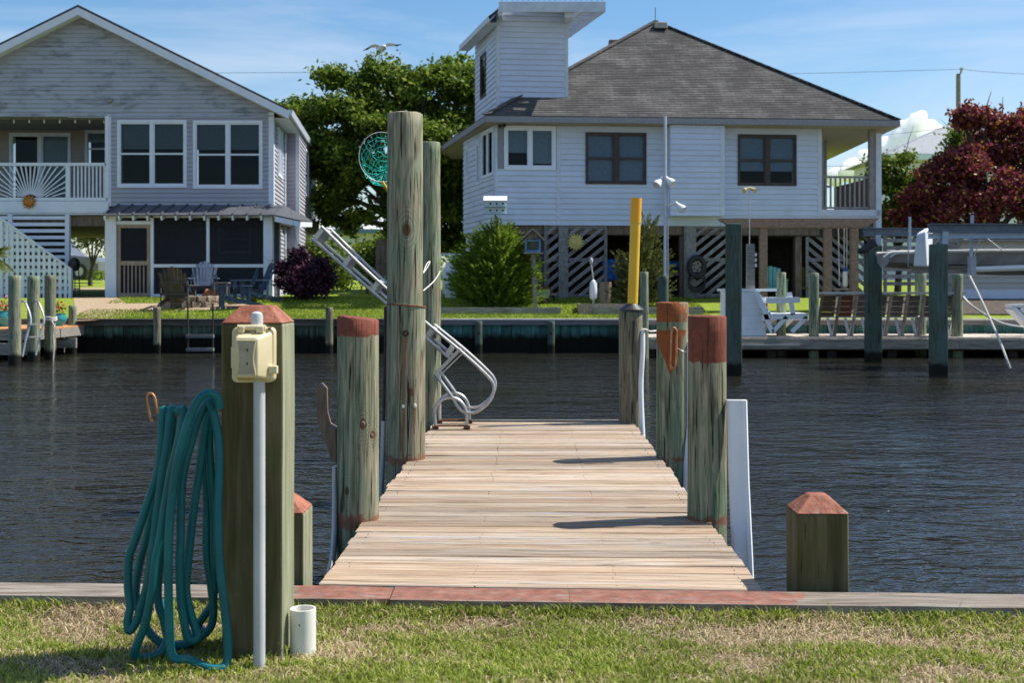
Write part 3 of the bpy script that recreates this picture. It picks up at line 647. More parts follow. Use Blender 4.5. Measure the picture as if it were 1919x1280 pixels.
# the water
def water():
    t = NT('canal_water'); v1 = t.coord((1.1, 1.9, 1)); v2 = t.coord((3.2, 5.2, 1)); v3 = t.coord((1, 1.4, 1))
    a = t.noise(v1, 1.25, 2, .45, .6); b = t.noise(v2, 1.5, 2, .5, .5); c = t.noise(v3, .22, 3); d = t.noise(t.coord((6.5, 11, 1)), 1.9, 2, .5, .3)
    gust = t.ramp(c, [(.36, (.42, .42, .42)), (.64, (1.1, 1.1, 1.1))])
    h = t.math('ADD', t.math('MULTIPLY', a, .75), t.math('MULTIPLY', b, .62)); h = t.math('ADD', h, t.math('MULTIPLY', d, .16)); h = t.math('MULTIPLY', h, gust)
    t.bump(h, 1.0, .092); t.b.inputs['IOR'].default_value = 1.33
    m = t.done((.018, .018, .0135), .03, .5)
    mb = MB(); mb.add([(-300, 4.2, WATER), (300, 4.2, WATER), (300, 29.62, WATER), (-300, 29.62, WATER)], [(0, 1, 2, 3)]); o = mb.build('canal_water', m); tag(o, 'dark rippled canal water', kind='structure')
    return o
water()
# ------------------------------------------------------------------ far bank
def lawn_mat():
    t = NT('far_lawn'); v = t.coord(); n = t.noise(v, .9, 5); f = t.noise(t.coord((30, 14, 30)), 1.0, 6, .7)
    g = t.ramp(f, [(.25, (.09, .14, .016)), (.5, (.20, .27, .032)), (.75, (.30, .36, .06))])
    c = t.mix(t.math('MULTIPLY', t.ramp(n, [(.52, (0, 0, 0)), (.72, (1, 1, 1))]), .55), g, (.26, .22, .075)); t.bump(f, .8, .03); return t.done(c, .9, .1)
M_LAWN = lawn_mat()
mb = MB(); ys = [29.62, 30.5, 31.5, 32.5, 33.6, 36, 45, 60, 100, 300, 900, 2500]; xs = list(np.linspace(-40, 40, 41)); xs = [-2500, -600, -150] + xs + [150, 600, 2500]
vs = []
for y_ in ys:
    for x_ in xs: vs.append((x_, y_, gz(y_) + (.02 * mnoise.noise((x_ * .6, y_ * .6, 2)) if y_ < 60 else 0)))
n_ = len(xs); fs = [(j * n_ + i, j * n_ + i + 1, (j + 1) * n_ + i + 1, (j + 1) * n_ + i) for j in range(len(ys) - 1) for i in range(n_ - 1)]
mb.v = vs; mb.f = fs; o = mb.build('far_lawn_ground', M_LAWN, None, True, ang=180); tag(o, 'green lawn on the far bank', kind='structure')
def lawn_poly(name, label, pts, mat, dz=.012):     # a sheet that follows the lawn
    b = bmesh.new(); vv = [b.verts.new((p[0], p[1], 0)) for p in pts]; b.faces.new(vv)
    bmesh.ops.triangulate(b, faces=b.faces); bmesh.ops.subdivide_edges(b, edges=b.edges, cuts=5, use_grid_fill=True)
    for v_ in b.verts: v_.co.z = gz(v_.co.y) + dz + .02 * mnoise.noise((v_.co.x * .6, v_.co.y * .6, 2))
    me = bpy.data.meshes.new(name); b.to_mesh(me); b.free(); me.materials.append(mat); o = bpy.data.objects.new(name, me); COL.objects.link(o); tag(o, label, kind='structure'); return o
M_GRAVEL = mottled('tan_pea_gravel', (.30, .215, .135), (.52, .40, .275), 30, bump=.8, bd=.02, rough=.9)
def gp2(a, b): p = gpt(a, b); return (p.x, p.y)
lawn_poly('garden_path', 'tan gravel path from the steps to the fire pit', [gp2(143, 610), gp2(208, 600), gp2(240, 588), gp2(330, 584), (X(420, 31.4), 31.4), (X(490, 31.5), 31.5), (X(480, 32.5), 32.5), (X(300, 32.6), 32.6), (X(238, 32.4), 32.4), (X(225, 33.4), 33.4), (X(196, 37), 37), (X(196, 46), 46), (X(118, 46), 46), (X(130, 36), 36), (X(138, 33.6), 33.6)], M_GRAVEL)

lawn_poly('garden_bed', 'dark mulched ground behind the long bench and boat lift', [(X(1560, 30.6), 30.6), (X(2100, 30.3), 30.3), (X(2100, 36), 36), (X(1560, 36), 36)], mottled('dark_mulch', (.035, .028, .02), (.11, .085, .06), 9, bump=.9, bd=.03), .03)
# --- bulkheads of the far bank
def sheet_mat(name, A, B):
    t = NT(name); v = t.coord((1, 1, 1), rnd=True); c = t.ramp(t.noise(t.coord((5, 5, .8), rnd=True), 2.4, 6, .65), [(.3, A), (.55, B), (.8, tuple(min(1, q * 1.7) for q in B))])
    c = t.val(c, t.rand(.6, 1.25)); 
    geo = t.node('ShaderNodeNewGeometry'); z = t.sep(geo.outputs['Position'])[2]
    e = t.math('ADD', z, t.math('MULTIPLY', t.noise(v, 6, 4), .22)); c = t.mix(t.ramp(t.math('SUBTRACT', e, WATER - .5 + .52), [(.44, (1, 1, 1)), (.60, (0, 0, 0))]), c, (.010, .010, .007))
    t.bump(t.noise(v, 14, 4), .4, .01); return t.done(c, .85, .15)
M_SHEET_L = sheet_mat('old_sheet_boards', (.035, .045, .032), (.10, .15, .115)); M_SHEET_R = sheet_mat('teal_sheet_boards', (.035, .085, .08), (.075, .19, .175))
M_WALE_D = mottled('dark_wale_timber', (.055, .05, .042), (.14, .125, .10), 3, (.6, 8, 8), bump=.4)
M_WALE_G = mottled('grey_wale_timber', (.13, .125, .13), (.22, .215, .22), 3, (.5, 9, 9), bump=.4)
M_CAPG = mottled('pale_cap_board', (.42, .40, .365), (.60, .575, .53), 3, (.5, 9, 9), bump=.3)
def bulkhead(label, x0, x1, m_sheet, m_wale, m_cap, wale_h, bw=.235):
    rt = thing('bulkhead', label, 'bulkhead', ((x0 + x1) / 2, Y_BULK, -1.2)); mb = MB(); mb.box(-bw / 2 + .006, bw / 2 - .006, 0, .05, -1.2, CAPZ - .06); me = mb.mesh('sheet_board', m_sheet)
    k = 0; x = x0 + bw / 2
    while x < x1 - bw / 2 + .01:
        put('sheet_board', me, (x, Y_BULK + random.uniform(0, .022), random.uniform(-.01, .0)), rt); x += bw
    mb = MB(); mb.box(x0, x1, Y_BULK + .075, Y_BULK + .13, -1.2, CAPZ - .06); mb.build('backing', M_WALE_D, rt)
    n = max(1, int((x1 - x0) / 3.6)); L = (x1 - x0) / n
    for i in range(n):
        a, b = x0 + i * L + .004, x0 + (i + 1) * L - .004
        mb = MB(); mb.box(a, b, Y_BULK - .09, Y_BULK - .003, CAPZ - .045 - wale_h, CAPZ - .045); mb.build('wale', m_wale, rt)
        mb = MB(); mb.box(a, b, Y_BULK - .12, Y_BULK + .15, CAPZ - .042, CAPZ + random.uniform(-.003, .003)); mb.build('cap_board', m_cap, rt, bevel=.004)
    return rt
bulkhead('dark weathered bulkhead along the lawn of the gabled house', -11.15, -2.55, M_SHEET_L, M_WALE_D, M_WALE_D, .12)
bulkhead('teal stained bulkhead with pale cap in front of the hip roofed house', -2.52, 3.4, M_SHEET_R, M_WALE_G, M_CAPG, .10)
bulkhead('teal stained bulkhead with pale cap behind the right hand dock', 3.42, 26, M_SHEET_R, M_WALE_G, M_CAPG, .10)
bulkhead('bulkhead behind the small dock at the left edge', -30, -11.2, M_SHEET_L, M_WALE_D, M_WALE_D, .12)
M_PILE_BR = pile_mat('bulkhead_post_pale', .35, wet=True, dark=.7); M_PILE_TEAL = pile_mat('bulkhead_post_teal', .5, teal=True, wet=True)
for a, lab, top in ((294, 'thin bulkhead post left of the rusty swim ladder', 576), (617, 'thin bulkhead post left of the slanted red topped piling', 576)):
    pile('bulkhead_post', lab, X(a, 29.2), 29.2, .092, Z(top, 29.2), M_PILE_BR, -1.2, seg=14, cat='post')
for a, lab in ((897, 'teal bulkhead post below the cedar bush'), (1033, 'teal bulkhead post just right of the bird feeder'), (1170, 'teal bulkhead post behind the yellow pole piling')):
    rt = pile('bulkhead_post', lab, X(a, 29.25), 29.25, .088, CAPZ - .06, M_PILE_TEAL, -1.2, seg=14, cat='post')
    q = at(a, 625, 29.15); m_ = MB(); m_.tube([q, q + Vector((0, .04, 0))], .035, 12); m_.build('bolt_head', M_DARKSTEEL, rt, True)
sl = thing('swim_ladder', 'rusty two-rail swim ladder hung on the dark bulkhead', 'ladder', at(375, 655, 29.2))
for a in (352, 399):
    m_ = MB(); m_.tube([at(a, 568, 29.3), at(a, 590, 29.28), at(a, 680, 29.2)], .022, 8); m_.build('rail', M_DARKSTEEL, sl, True)
for b in (630, 655):
    m_ = MB(); m_.box(X(350, 29.2), X(401, 29.2), 29.12, 29.24, Z(b + 3, 29.2), Z(b - 3, 29.2)); m_.build('step', M_WALE_G, sl)

# --- small dock at the left edge
dk = thing('small_dock', 'small orange stained dock at the left edge of the far bank', 'dock', at(60, 660, 27.5))
M_ODECK = mottled('orange_stained_deck', (.44, .21, .08), (.58, .31, .14), 5, (8, 1, 8), bump=.3, rnd=(.8, 1.15))
dz_ = .36
xa, xb = X(-160, 27.5), X(136, 28.5)
mb = MB(); bwid = .14; mb.box(-bwid / 2 + .004, bwid / 2 - .004, 26.3, 29.35, dz_ - .04, dz_); me = mb.mesh('deck_board', M_ODECK); x_ = xa
while x_ < xb:
    yo = 0; o = put('deck_board', me, (x_, 0, random.uniform(-.003, .003)), dk)
    x_ += bwid
for (x0, x1, y0, y1, z0, z1) in ((xa - .07, xb, 26.26, 26.3, dz_ - .24, dz_ - .042), (xa - .07, xb, 27.8, 27.84, dz_ - .24, dz_ - .042), (xb - .06, xb - .02, 26.3, 29.3, dz_ - .24, dz_ - .042), (xa - .07, xb + .1, 26.15, 26.23, dz_ - .55, dz_ - .30), (X(0, 27.5), xb + .15, 28.3, 28.38, dz_ - .5, dz_ - .28)):
    mb = MB(); mb.box(x0, x1, y0, y1, z0, z1); mb.build('joist', M_OLDWOOD, dk)
M_PILE_G = pile_mat('dock_pile_green', .8, wet=True); M_PILE_G2 = pile_mat('dock_pile_green_dark', .7, wet=True, dark=.8)
for (a, w_, top, Yv, lab) in ((27.5, 23, 517, 24.7, 'left most of the three green pilings by the small dock'), (63, 23, 518, 26.0, 'middle of the three green pilings by the small dock'), (94, 21, 516, 26.6, 'piling with a white rope round it at the small dock'), (136, 15, 573, 28.9, 'short post where the small dock meets the dark bulkhead')):
    rt = pile('dock_piling', lab, X(a, Yv), Yv, w_ / 2 * Yv / F, Z(top, Yv), M_PILE_G if a != 94 else M_PILE_G2, -1.2, seg=18, cat='piling')
rp = thing('mooring_rope', 'white rope tied round the third piling of the small dock', 'rope', at(98, 625, 26.4))
m_ = MB(); cxr, cyr = X(94, 26.6), 26.6
for j in range(3): m_.tube([(cxr + .135 * math.cos(a), cyr + .135 * math.sin(a), Z(600, 26.6) + .03 * j + .01 * math.sin(3 * a)) for a in np.linspace(0, 2 * math.pi, 18, endpoint=False)], .014, 6, closed=True)
m_.build('coil', M_ROPE, rp, True)
m_ = MB(); m_.tube(smoothpath([at(97, 602, 26.42), at(102, 612, 26.4), at(100, 625, 26.4), at(101, 655, 26.4), at(99, 685, 26.4)], 4), .016, 6); m_.build('tail', M_ROPE, rp, True)
gl = thing('grab_rail_ladder', 'bent aluminium swim ladder between the first two green pilings', 'ladder', at(52, 660, 25.4))
for dy in (0, .42):
    e = Vector((dy * .25, dy, 0)); m_ = MB(); m_.tube(smoothpath([at(34, 590, 25.6) + e, at(37, 570, 25.5) + e, at(43, 564, 25.4) + e, at(50, 572, 25.3) + e, at(58, 600, 25.2) + e, at(50, 630, 25.1) + e, at(42, 668, 25.0) + e], 5), .022, 8); m_.build('rail', M_ALU, gl, True)
for b in (608, 632): m_ = MB(); m_.bar(at(54, b, 25.1), at(54, b, 25.1) + Vector((.12, .42, 0)), .09, .03); m_.build('step', M_ALU, gl)
def flower_pot(label, p, r, cols, seed):
    rnd = random.Random(seed); rt = thing('flower_pot', label, 'flower pot', p); m_ = MB(); m_.lathe(p, [(r * .55, 0), (r * .95, r * .6), (r, r * 1.0), (r * .85, r * 1.45), (r * .93, r * 1.5), (r * .78, r * 1.5), (r * .7, r * 1.3)], 20); m_.build('pot', M_TEALPOT, rt, True)
    for ci, col in enumerate(cols):
        m_ = MB()
        for k in range(46):
            a = rnd.uniform(0, 6.28); q = Vector(p) + Vector((rnd.gauss(0, r * .5), rnd.gauss(0, r * .5), r * 1.5 + abs(rnd.gauss(.12, .09))))
            u = Vector((rnd.gauss(0, 1), rnd.gauss(0, 1), rnd.gauss(0, 1))).normalized() * .032; w = u.cross(Vector((rnd.random(), rnd.random(), rnd.random()))).normalized() * .03
            m_.add([q - u, q + w, q + u, q - w], [(0, 1, 2, 3)])
        m_.build('leaves' if ci == 0 else 'blossoms', col, rt)
M_TEALPOT = mottled('glazed_turquoise', (.03, .24, .26), (.05, .32, .33), 5, rough=.25, spec=.6, bump=.03)
def flat(n, c, rough=.6, spec=.3): t = NT(n); cc = t.ramp(t.noise(t.coord(), 20, 3), [(.3, tuple(q * .8 for q in c)), (.7, tuple(min(1, q * 1.15) for q in c))]); return t.done(cc, rough, spec)
M_LEAFG = flat('leaf_green_plain', (.07, .14, .025)); M_REDFL = flat('red_petals', (.5, .03, .04)); M_PINKFL = flat('pink_white_petals', (.65, .35, .38))
flower_pot('turquoise pot with red flowers on the small dock', (X(109, 28.4), 28.4, dz_), .19, [M_LEAFG, M_REDFL], 3)
flower_pot('turquoise pot with pink and white flowers at the left edge of the small dock', (X(6, 28.0), 28.0, dz_), .24, [M_LEAFG, M_PINKFL, M_REDFL], 4)

# ------------------------------------------------------------------ house builders
def vinyl(name, c, dirty=0.0, dirt_col=(.08, .09, .09)):
    t = NT(name); v = t.coord(); n = t.noise(v, 1.2, 5); cc = t.ramp(n, [(.3, tuple(q * .93 for q in c)), (.7, tuple(min(1, q * 1.04) for q in c))])
    if dirty:
        d = t.noise(t.coord((1.1, 1.1, 3.2)), 1.15, 7, .72, .4); cc = t.mix(t.math('MULTIPLY', t.ramp(d, [(.49, (0, 0, 0)), (.68, (1, 1, 1))]), dirty), cc, dirt_col)
    t.bump(t.noise(v, 3, 2), .04, .004); return t.done(cc, .55, .3)
M_SID_L = vinyl('grey_vinyl_siding', (.40, .40, .45)); M_SID_LD = vinyl('grey_vinyl_siding_mildewed', (.43, .45, .50), .80, (.12, .135, .15))
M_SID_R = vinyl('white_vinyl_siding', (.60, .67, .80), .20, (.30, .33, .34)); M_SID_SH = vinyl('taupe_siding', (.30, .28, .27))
M_TRIM = mottled('white_trim_paint', (.70, .75, .84), (.78, .82, .89), 3, rough=.5, bump=.04); M_TRIMW = mottled('weathered_white_trim', (.52, .57, .66), (.66, .71, .79), 4, rough=.6, bump=.1)
M_BRONZE = mottled('dark_bronze_frame', (.050, .036, .032), (.075, .055, .048), 8, rough=.45, bump=.03)
M_DARKROOM = flat('dark_room', (.012, .013, .016), .9, .1); M_DARKWOOD = mottled('shade_dark_boards', (.02, .017, .015), (.06, .05, .042), 5, (1, 1, 6), bump=.2)  # boards near-black: shade of carport and porch is put into the colour
M_BLIND = flat('grey_blind', (.22, .26, .275), .8, .1); M_BLIND2 = flat('slate_blind', (.38, .47, .58), .8, .1); M_BLINDW = flat('pale_blue_blind', (.42, .50, .56), .8, .1); M_CURTAIN = mottled('pale_curtain', (.30, .40, .42), (.45, .56, .58), 9, (14, 14, .3), bump=.4)
def glass_mat(name, tint, refl):
    t = NT(name); tr = t.node('ShaderNodeBsdfTransparent'); tr.inputs[0].default_value = (*tint, 1); gl_ = t.node('ShaderNodeBsdfGlossy'); gl_.inputs['Roughness'].default_value = .03; gl_.inputs[0].default_value = (.9, .95, 1, 1)
    fr = t.node('ShaderNodeFresnel', IOR=1.14); ms = t.node('ShaderNodeMixShader'); f2 = t.math('ADD', fr.outputs[0], refl); t.l.new(f2, ms.inputs[0]); t.l.new(tr.outputs[0], ms.inputs[1]); t.l.new(gl_.outputs[0], ms.inputs[2]); t.l.new(ms.outputs[0], t.out.inputs['Surface']); return t.m
M_GLASS = glass_mat('window_glass', (.72, .76, .78), .004); 
t = NT('insect_screen'); tr = t.node('ShaderNodeBsdfTransparent'); tr.inputs[0].default_value = (.80, .80, .83, 1); df = t.node('ShaderNodeBsdfDiffuse'); df.inputs[0].default_value = (.05, .053, .065, 1); ms = t.node('ShaderNodeMixShader'); ms.inputs[0].default_value = .40
t.l.new(tr.outputs[0], ms.inputs[1]); t.l.new(df.outputs[0], ms.inputs[2]); t.l.new(ms.outputs[0], t.out.inputs['Surface']); M_SCREEN = t.m

class Wall:                              # a wall plane: u along P0->P1 (seen left to right from outside), z up
    def __init__(s, P0, P1): s.P0 = Vector((P0[0], P0[1], 0)); d = Vector((P1[0] - P0[0], P1[1] - P0[1], 0)); s.L = d.length; s.d = d / s.L; s.n = Vector((s.d.y, -s.d.x, 0))
    def pt(s, u, z, off=0.0): return s.P0 + s.d * u + s.n * off + Vector((0, 0, z))
    def quadbox(s, mb, ua, ub, za, zb, o0, o1, uat=None, ubt=None, o1t=None):
        uat = ua if uat is None else uat; ubt = ub if ubt is None else ubt; o1t = o1 if o1t is None else o1t
        return mb.hexa([s.pt(ua, za, o1), s.pt(ub, za, o1), s.pt(ub, za, o0), s.pt(ua, za, o0), s.pt(uat, zb, o1t), s.pt(ubt, zb, o1t), s.pt(ubt, zb, o0), s.pt(uat, zb, o0)])
    def siding(s, parent, mat, z0, z1, course, openings=(), clip=None, name='siding_board', u0=0.0, u1=None):
        u1 = s.L if u1 is None else u1; z = z0
        while z < z1 - .01:
            zb = min(z + course, z1); cut = [o for o in openings if o[2] < zb - .004 and o[3] > z + .004 and o[1] > u0 and o[0] < u1]
            edges = sorted({z, zb} | {o[2] for o in cut if z < o[2] < zb} | {o[3] for o in cut if z < o[3] < zb})
            for a, b in zip(edges, edges[1:]):
                if b - a < .012: continue
                spans = [(u0, u1)]
                for o in cut:
                    if o[2] <= a + .001 and o[3] >= b - .001:
                        ns_ = []
                        for (p, q) in spans:
                            if o[1] <= p or o[0] >= q: ns_.append((p, q)); continue
                            if o[0] > p: ns_.append((p, o[0]))
                            if o[1] < q: ns_.append((o[1], q))
                        spans = ns_
                for (p, q) in spans:
                    pb, qb, pt_, qt = p, q, p, q
                    if clip:
                        cb, ct = clip(a), clip(b); pb, qb, pt_, qt = max(p, cb[0]), min(q, cb[1]), max(p, ct[0]), min(q, ct[1])
                    if qb - pb < .02: continue
                    if qt < pt_: qt = pt_ = (pb + qb) / 2
                    fo = (a - z) / course; ft = (b - z) / course; mb = MB()
                    s.quadbox(mb, pb, qb, a + (.001 if a == z else 0), b, .0, .036 - .030 * fo, pt_, qt, .036 - .030 * ft); mb.build(name, mat, parent)
            z = zb
    def panel(s, parent, name, mat, ua, ub, za, zb, o0, o1, bevel=0):
        mb = MB(); s.quadbox(mb, ua, ub, za, zb, o0, o1); return mb.build(name, mat, parent, bevel=bevel)
def window(w, parent, ua, ub, za, zb, trim, m_trim, m_sash, cols=1, rows=2, blind=None, m_blind=None, sash=.045, proud=.03, slide=False):
    """one framed window: casing, sashes, panes, blind and the dark room behind"""
    casing = MB(); e = trim
    for (a, b, c, d) in ((ua - e, ub + e, zb, zb + e), (ua - e, ub + e, za - e, za), (ua - e, ua, za, zb), (ub, ub + e, za, zb)):
        if e > 0: w.quadbox(casing, a, b, c, d, .0, proud + .02)
    wi = casing.build('window', m_trim, parent)
    cw = (ub - ua) / cols
    w.panel(wi, 'dark_interior', M_DARKROOM, ua + .002, ub - .002, za + .002, zb - .002, -.30, -.28)
    for i in range(cols):
        a, b = ua + i * cw, ua + (i + 1) * cw
        if i > 0: w.panel(wi, 'mullion', m_trim, a - sash * .8, a + sash * .8, za, zb, -.02, proud + .022); 
        a2, b2 = (a + sash * .8 if i > 0 else a), (b - sash * .8 if i < cols - 1 else b)
        sm = MB()
        for (p, q, c, d) in ((a2, b2, zb - sash, zb), (a2, b2, za, za + sash), (a2, a2 + sash * .7, za + sash, zb - sash), (b2 - sash * .7, b2, za + sash, zb - sash)): w.quadbox(sm, p, q, c, d, -.02, proud - .003)
        if rows == 2: w.quadbox(sm, a2 + sash * .7, b2 - sash * .7, (za + zb) / 2 - sash * .5, (za + zb) / 2 + sash * .5, -.02, proud - .001)
        sm.build('sash', m_sash, wi)
        for r_ in range(rows):
            c = za + sash if r_ == 0 else (za + zb) / 2 + sash * .5; d = zb - sash if r_ == rows - 1 else (za + zb) / 2 - sash * .5
            w.panel(wi, 'pane', M_GLASS, a2 + sash * .7, b2 - sash * .7, c, d, .004, .010)
        if blind:
            bl = blind[i] if isinstance(blind, (list, tuple)) else blind
            if bl > 0: w.panel(wi, 'blind', m_blind, a2 + .01, b2 - .01, zb - (zb - za) * bl, zb - .005, -.06, -.045)
    return wi

# ------------------------------------------------------------------ gabled grey house (left)
YL = 35.5
def LX(p): return X(p, YL)
def LZ(p): return Z(p, YL)
GB = gz(40)
gh = thing('gabled_house', 'grey gabled house with a balcony and screened porch on the far bank', 'house', (LX(153), YL, GB))
xa_ = LX(153); za_ = LZ(14); slope = (LZ(14) - LZ(203)) / (LX(536) - xa_); xr = LX(512); xl = 2 * xa_ - xr
wf = Wall((xl, YL), (xr, YL)); U = lambda p: LX(p) - xl
z_rt = LZ(218); z_bt = LZ(386); uL0 = U(202)
def under(u): return za_ - .20 - abs(u + xl - xa_) * slope
def clip_g(z):
    h = (za_ - .20 - z) / slope; return (max(0, xa_ - xl - h), min(wf.L, xa_ - xl + h)) if h > 0 else (xa_ - xl, xa_ - xl)
wins = [(U(225), U(346), LZ(347), LZ(229)), (U(367), U(488), LZ(349), LZ(230))]
tw = .07
wl_ = MB()   # solid wall behind the siding (gable triangle), then the framed lower wall
wl_.prism([(xl + .02, z_rt), (xr - .02, z_rt), (xr - .02, under(wf.L - .02) - .02), (xa_, za_ - .23), (xl + .02, under(.02) - .02)], 'y', YL + .002, YL + .14); wall_g = wl_.build('gable_wall', M_SID_L, gh)
wf.siding(wall_g, M_SID_LD, z_rt, za_ - .22, .127, (), clip_g)
lw = MB(); prev = uL0
zs_ = [z_bt, wins[0][2], wins[0][3], z_rt]
for (a, b, c, d) in ((uL0, wf.L, z_bt, zs_[1] - .0), (uL0, wf.L, zs_[2], z_rt), (uL0, wins[0][0], zs_[1], zs_[2]), (wins[0][1], wins[1][0], zs_[1], zs_[2]), (wins[1][1], wf.L, zs_[1], zs_[2])): wf.quadbox(lw, a, b, c, d, -.14, -.002)
wall_lo = lw.build('front_wall', M_SID_L, gh)
ops = [(a - tw, b + tw, c - tw, d + tw) for a, b, c, d in wins]
wf.siding(wall_lo, M_SID_L, z_bt, z_rt, .127, ops, None, u0=uL0 + .10, u1=wf.L - .12)
wf.panel(gh, 'corner_trim', M_TRIM, wf.L - .13, wf.L + .022, LZ(386), under(wf.L) - .03, -.1, .026); wf.panel(gh, 'corner_trim', M_TRIM, uL0 - .0, uL0 + .10, z_bt, z_rt + .06, -.14, .028)
for a, b, c, d in wins: window(wf, gh, a, b, c, d, tw, M_TRIM, M_TRIM, 2, 2, .42, M_BLIND, .05)
vt = MB(); vt.tube([wf.pt(U(207), LZ(188), .02), wf.pt(U(207), LZ(188), .10)], .07, 12); vt.build('dryer_vent', M_OLDWOOD, gh, True)
# roof: two slabs, rake boards, soffit, gutter
skew = -.103; yb0, yb1 = YL - .42, YL + 10.6
def rp_(x, y, z): return (x + skew * (y - YL), y, z)
ov = 6.02
M_SHING_D = mottled('dark_asphalt_shingle', (.035, .036, .04), (.075, .075, .08), 14, bump=.5)
for sgn in (-1, 1):
    e = xa_ + sgn * ov; ze = za_ - ov * slope; th = .07
    mb = MB(); mb.hexa([rp_(xa_, yb0, za_ - th), rp_(e, yb0, ze - th), rp_(e, yb1, ze - th), rp_(xa_, yb1, za_ - th), rp_(xa_, yb0, za_), rp_(e, yb0, ze), rp_(e, yb1, ze), rp_(xa_, yb1, za_)]); mb.build('roof_slab', M_SHING_D, gh)
    mb = MB(); a, b = .075, .30; mb.hexa([rp_(xa_, yb0 - .02, za_ - b), rp_(e + sgn * .02, yb0 - .02, ze - b), rp_(e + sgn * .02, yb0 + .02, ze - b), rp_(xa_, yb0 + .02, za_ - b), rp_(xa_, yb0 - .02, za_ - a), rp_(e + sgn * .02, yb0 - .02, ze - a), rp_(e + sgn * .02, yb0 + .02, ze - a), rp_(xa_, yb0 + .02, za_ - a)]); mb.build('rake_board', M_TRIM, gh)
    mb = MB(); i_ = 5.45; a, b = .26, .285; mb.hexa([rp_(xa_, yb0 + .03, za_ - b), rp_(e, yb0 + .03, ze - b), rp_(e, YL - .025, ze - b), rp_(xa_, YL - .025, za_ - b), rp_(xa_, yb0 + .03, za_ - a), rp_(e, yb0 + .03, ze - a), rp_(e, YL - .025, ze - a), rp_(xa_, YL - .025, za_ - a)]); mb.build('rake_soffit', M_TRIM, gh)
    x0_, x1_ = xa_ + sgn * 5.50, e; zz = ze - .22
    mb = MB(); mb.hexa([rp_(x0_, YL, zz - .02), rp_(x1_, YL, zz - .02), rp_(x1_, yb1, zz - .02), rp_(x0_, yb1, zz - .02), rp_(x0_, YL, zz), rp_(x1_, YL, zz), rp_(x1_, yb1, zz), rp_(x0_, yb1, zz)]); mb.build('eave_soffit', M_TRIM, gh)
    mb = MB(); g0, g1 = e + sgn * .0, e + sgn * .13; mb.hexa([rp_(g0, yb0, ze - .20), rp_(g1 - sgn * .04, yb0, ze - .20), rp_(g1 - sgn * .04, yb1, ze - .20), rp_(g0, yb1, ze - .20), rp_(g0, yb0, ze - .045), rp_(g1, yb0, ze - .045), rp_(g1, yb1, ze - .045), rp_(g0, yb1, ze - .045)]); mb.build('gutter', M_TRIMW, gh)
# right side wall with bump-out
sx0 = xr; side = Wall((xr, YL + .0), (xr + skew * 3.4, YL + 3.4)); zside = za_ - 5.5 * slope - .25
M_SID_LS = M_SID_L
mb = MB(); side.quadbox(mb, 0, side.L, GB, zside, -.14, -.002); ws = mb.build('side_wall', M_SID_L, gh); sw = (1.1, 2.5, LZ(318), LZ(232)); side.siding(ws, M_SID_L, GB, zside, .127, [(sw[0] - .06, sw[1] + .06, sw[2] - .06, sw[3] + .06)], u0=.12, u1=side.L - .12)
window(side, gh, *sw, .06, M_TRIM, M_TRIM, 3, 1, 0, M_BLIND); side.panel(gh, 'corner_trim', M_TRIM, 0, .12, GB, zside, -.05, .025)
bump = .46; q0 = Vector((xr + skew * 3.4, YL + 3.4)); jog = Wall((q0.x, q0.y), (q0.x + bump, q0.y)); mb = MB(); jog.quadbox(mb, 0, jog.L, GB, zside, -.1, -.002); wj = mb.build('jog_wall', M_SID_L, gh); jog.siding(wj, M_SID_L, GB, zside, .127, u1=jog.L - .1); jog.panel(gh, 'corner_trim', M_TRIM, jog.L - .1, jog.L + .02, GB, zside, -.05, .026)
s2 = Wall((q0.x + bump, q0.y), (q0.x + bump + skew * 6.8, q0.y + 6.8)); mb = MB(); s2.quadbox(mb, 0, s2.L, GB, zside, -.14, -.002); w2 = mb.build('side_wall', M_SID_L, gh); sw = (2.2, 3.5, LZ(335), LZ(240)); s2.siding(w2, M_SID_L, GB, zside, .127, [(sw[0] - .06, sw[1] + .06, sw[2] - .06, sw[3] + .06)]); window(s2, gh, *sw, .06, M_TRIM, M_TRIM, 1, 2, 0, M_BLIND)
mb = MB(); zg = zside - .02; mb.tube(smoothpath([rp_(xa_ + ov + .05, YL + 10.3, zg + .15), rp_(xa_ + ov - .05, YL + 10.3, zg - .2), (s2.pt(6.6, 0, .06).x, s2.pt(6.6, 0, .06).y, zg - .45), (s2.pt(6.6, 0, .06).x, s2.pt(6.6, 0, .06).y, GB)], 4), .05, 8); mb.build('downspout', M_TRIMW, gh, True)
mb = MB(); mb.tube(smoothpath([rp_(xa_ + ov + .05, YL + 2.9, zg + .1), rp_(xa_ + ov - .15, YL + 2.9, zg - .12), (side.pt(3.1, 0, .06).x, side.pt(3.1, 0, .06).y, zg - .28), (side.pt(3.1, 0, .06).x, side.pt(3.1, 0, .06).y, GB)], 4), .045, 8); mb.build('downspout', M_TRIMW, gh, True)
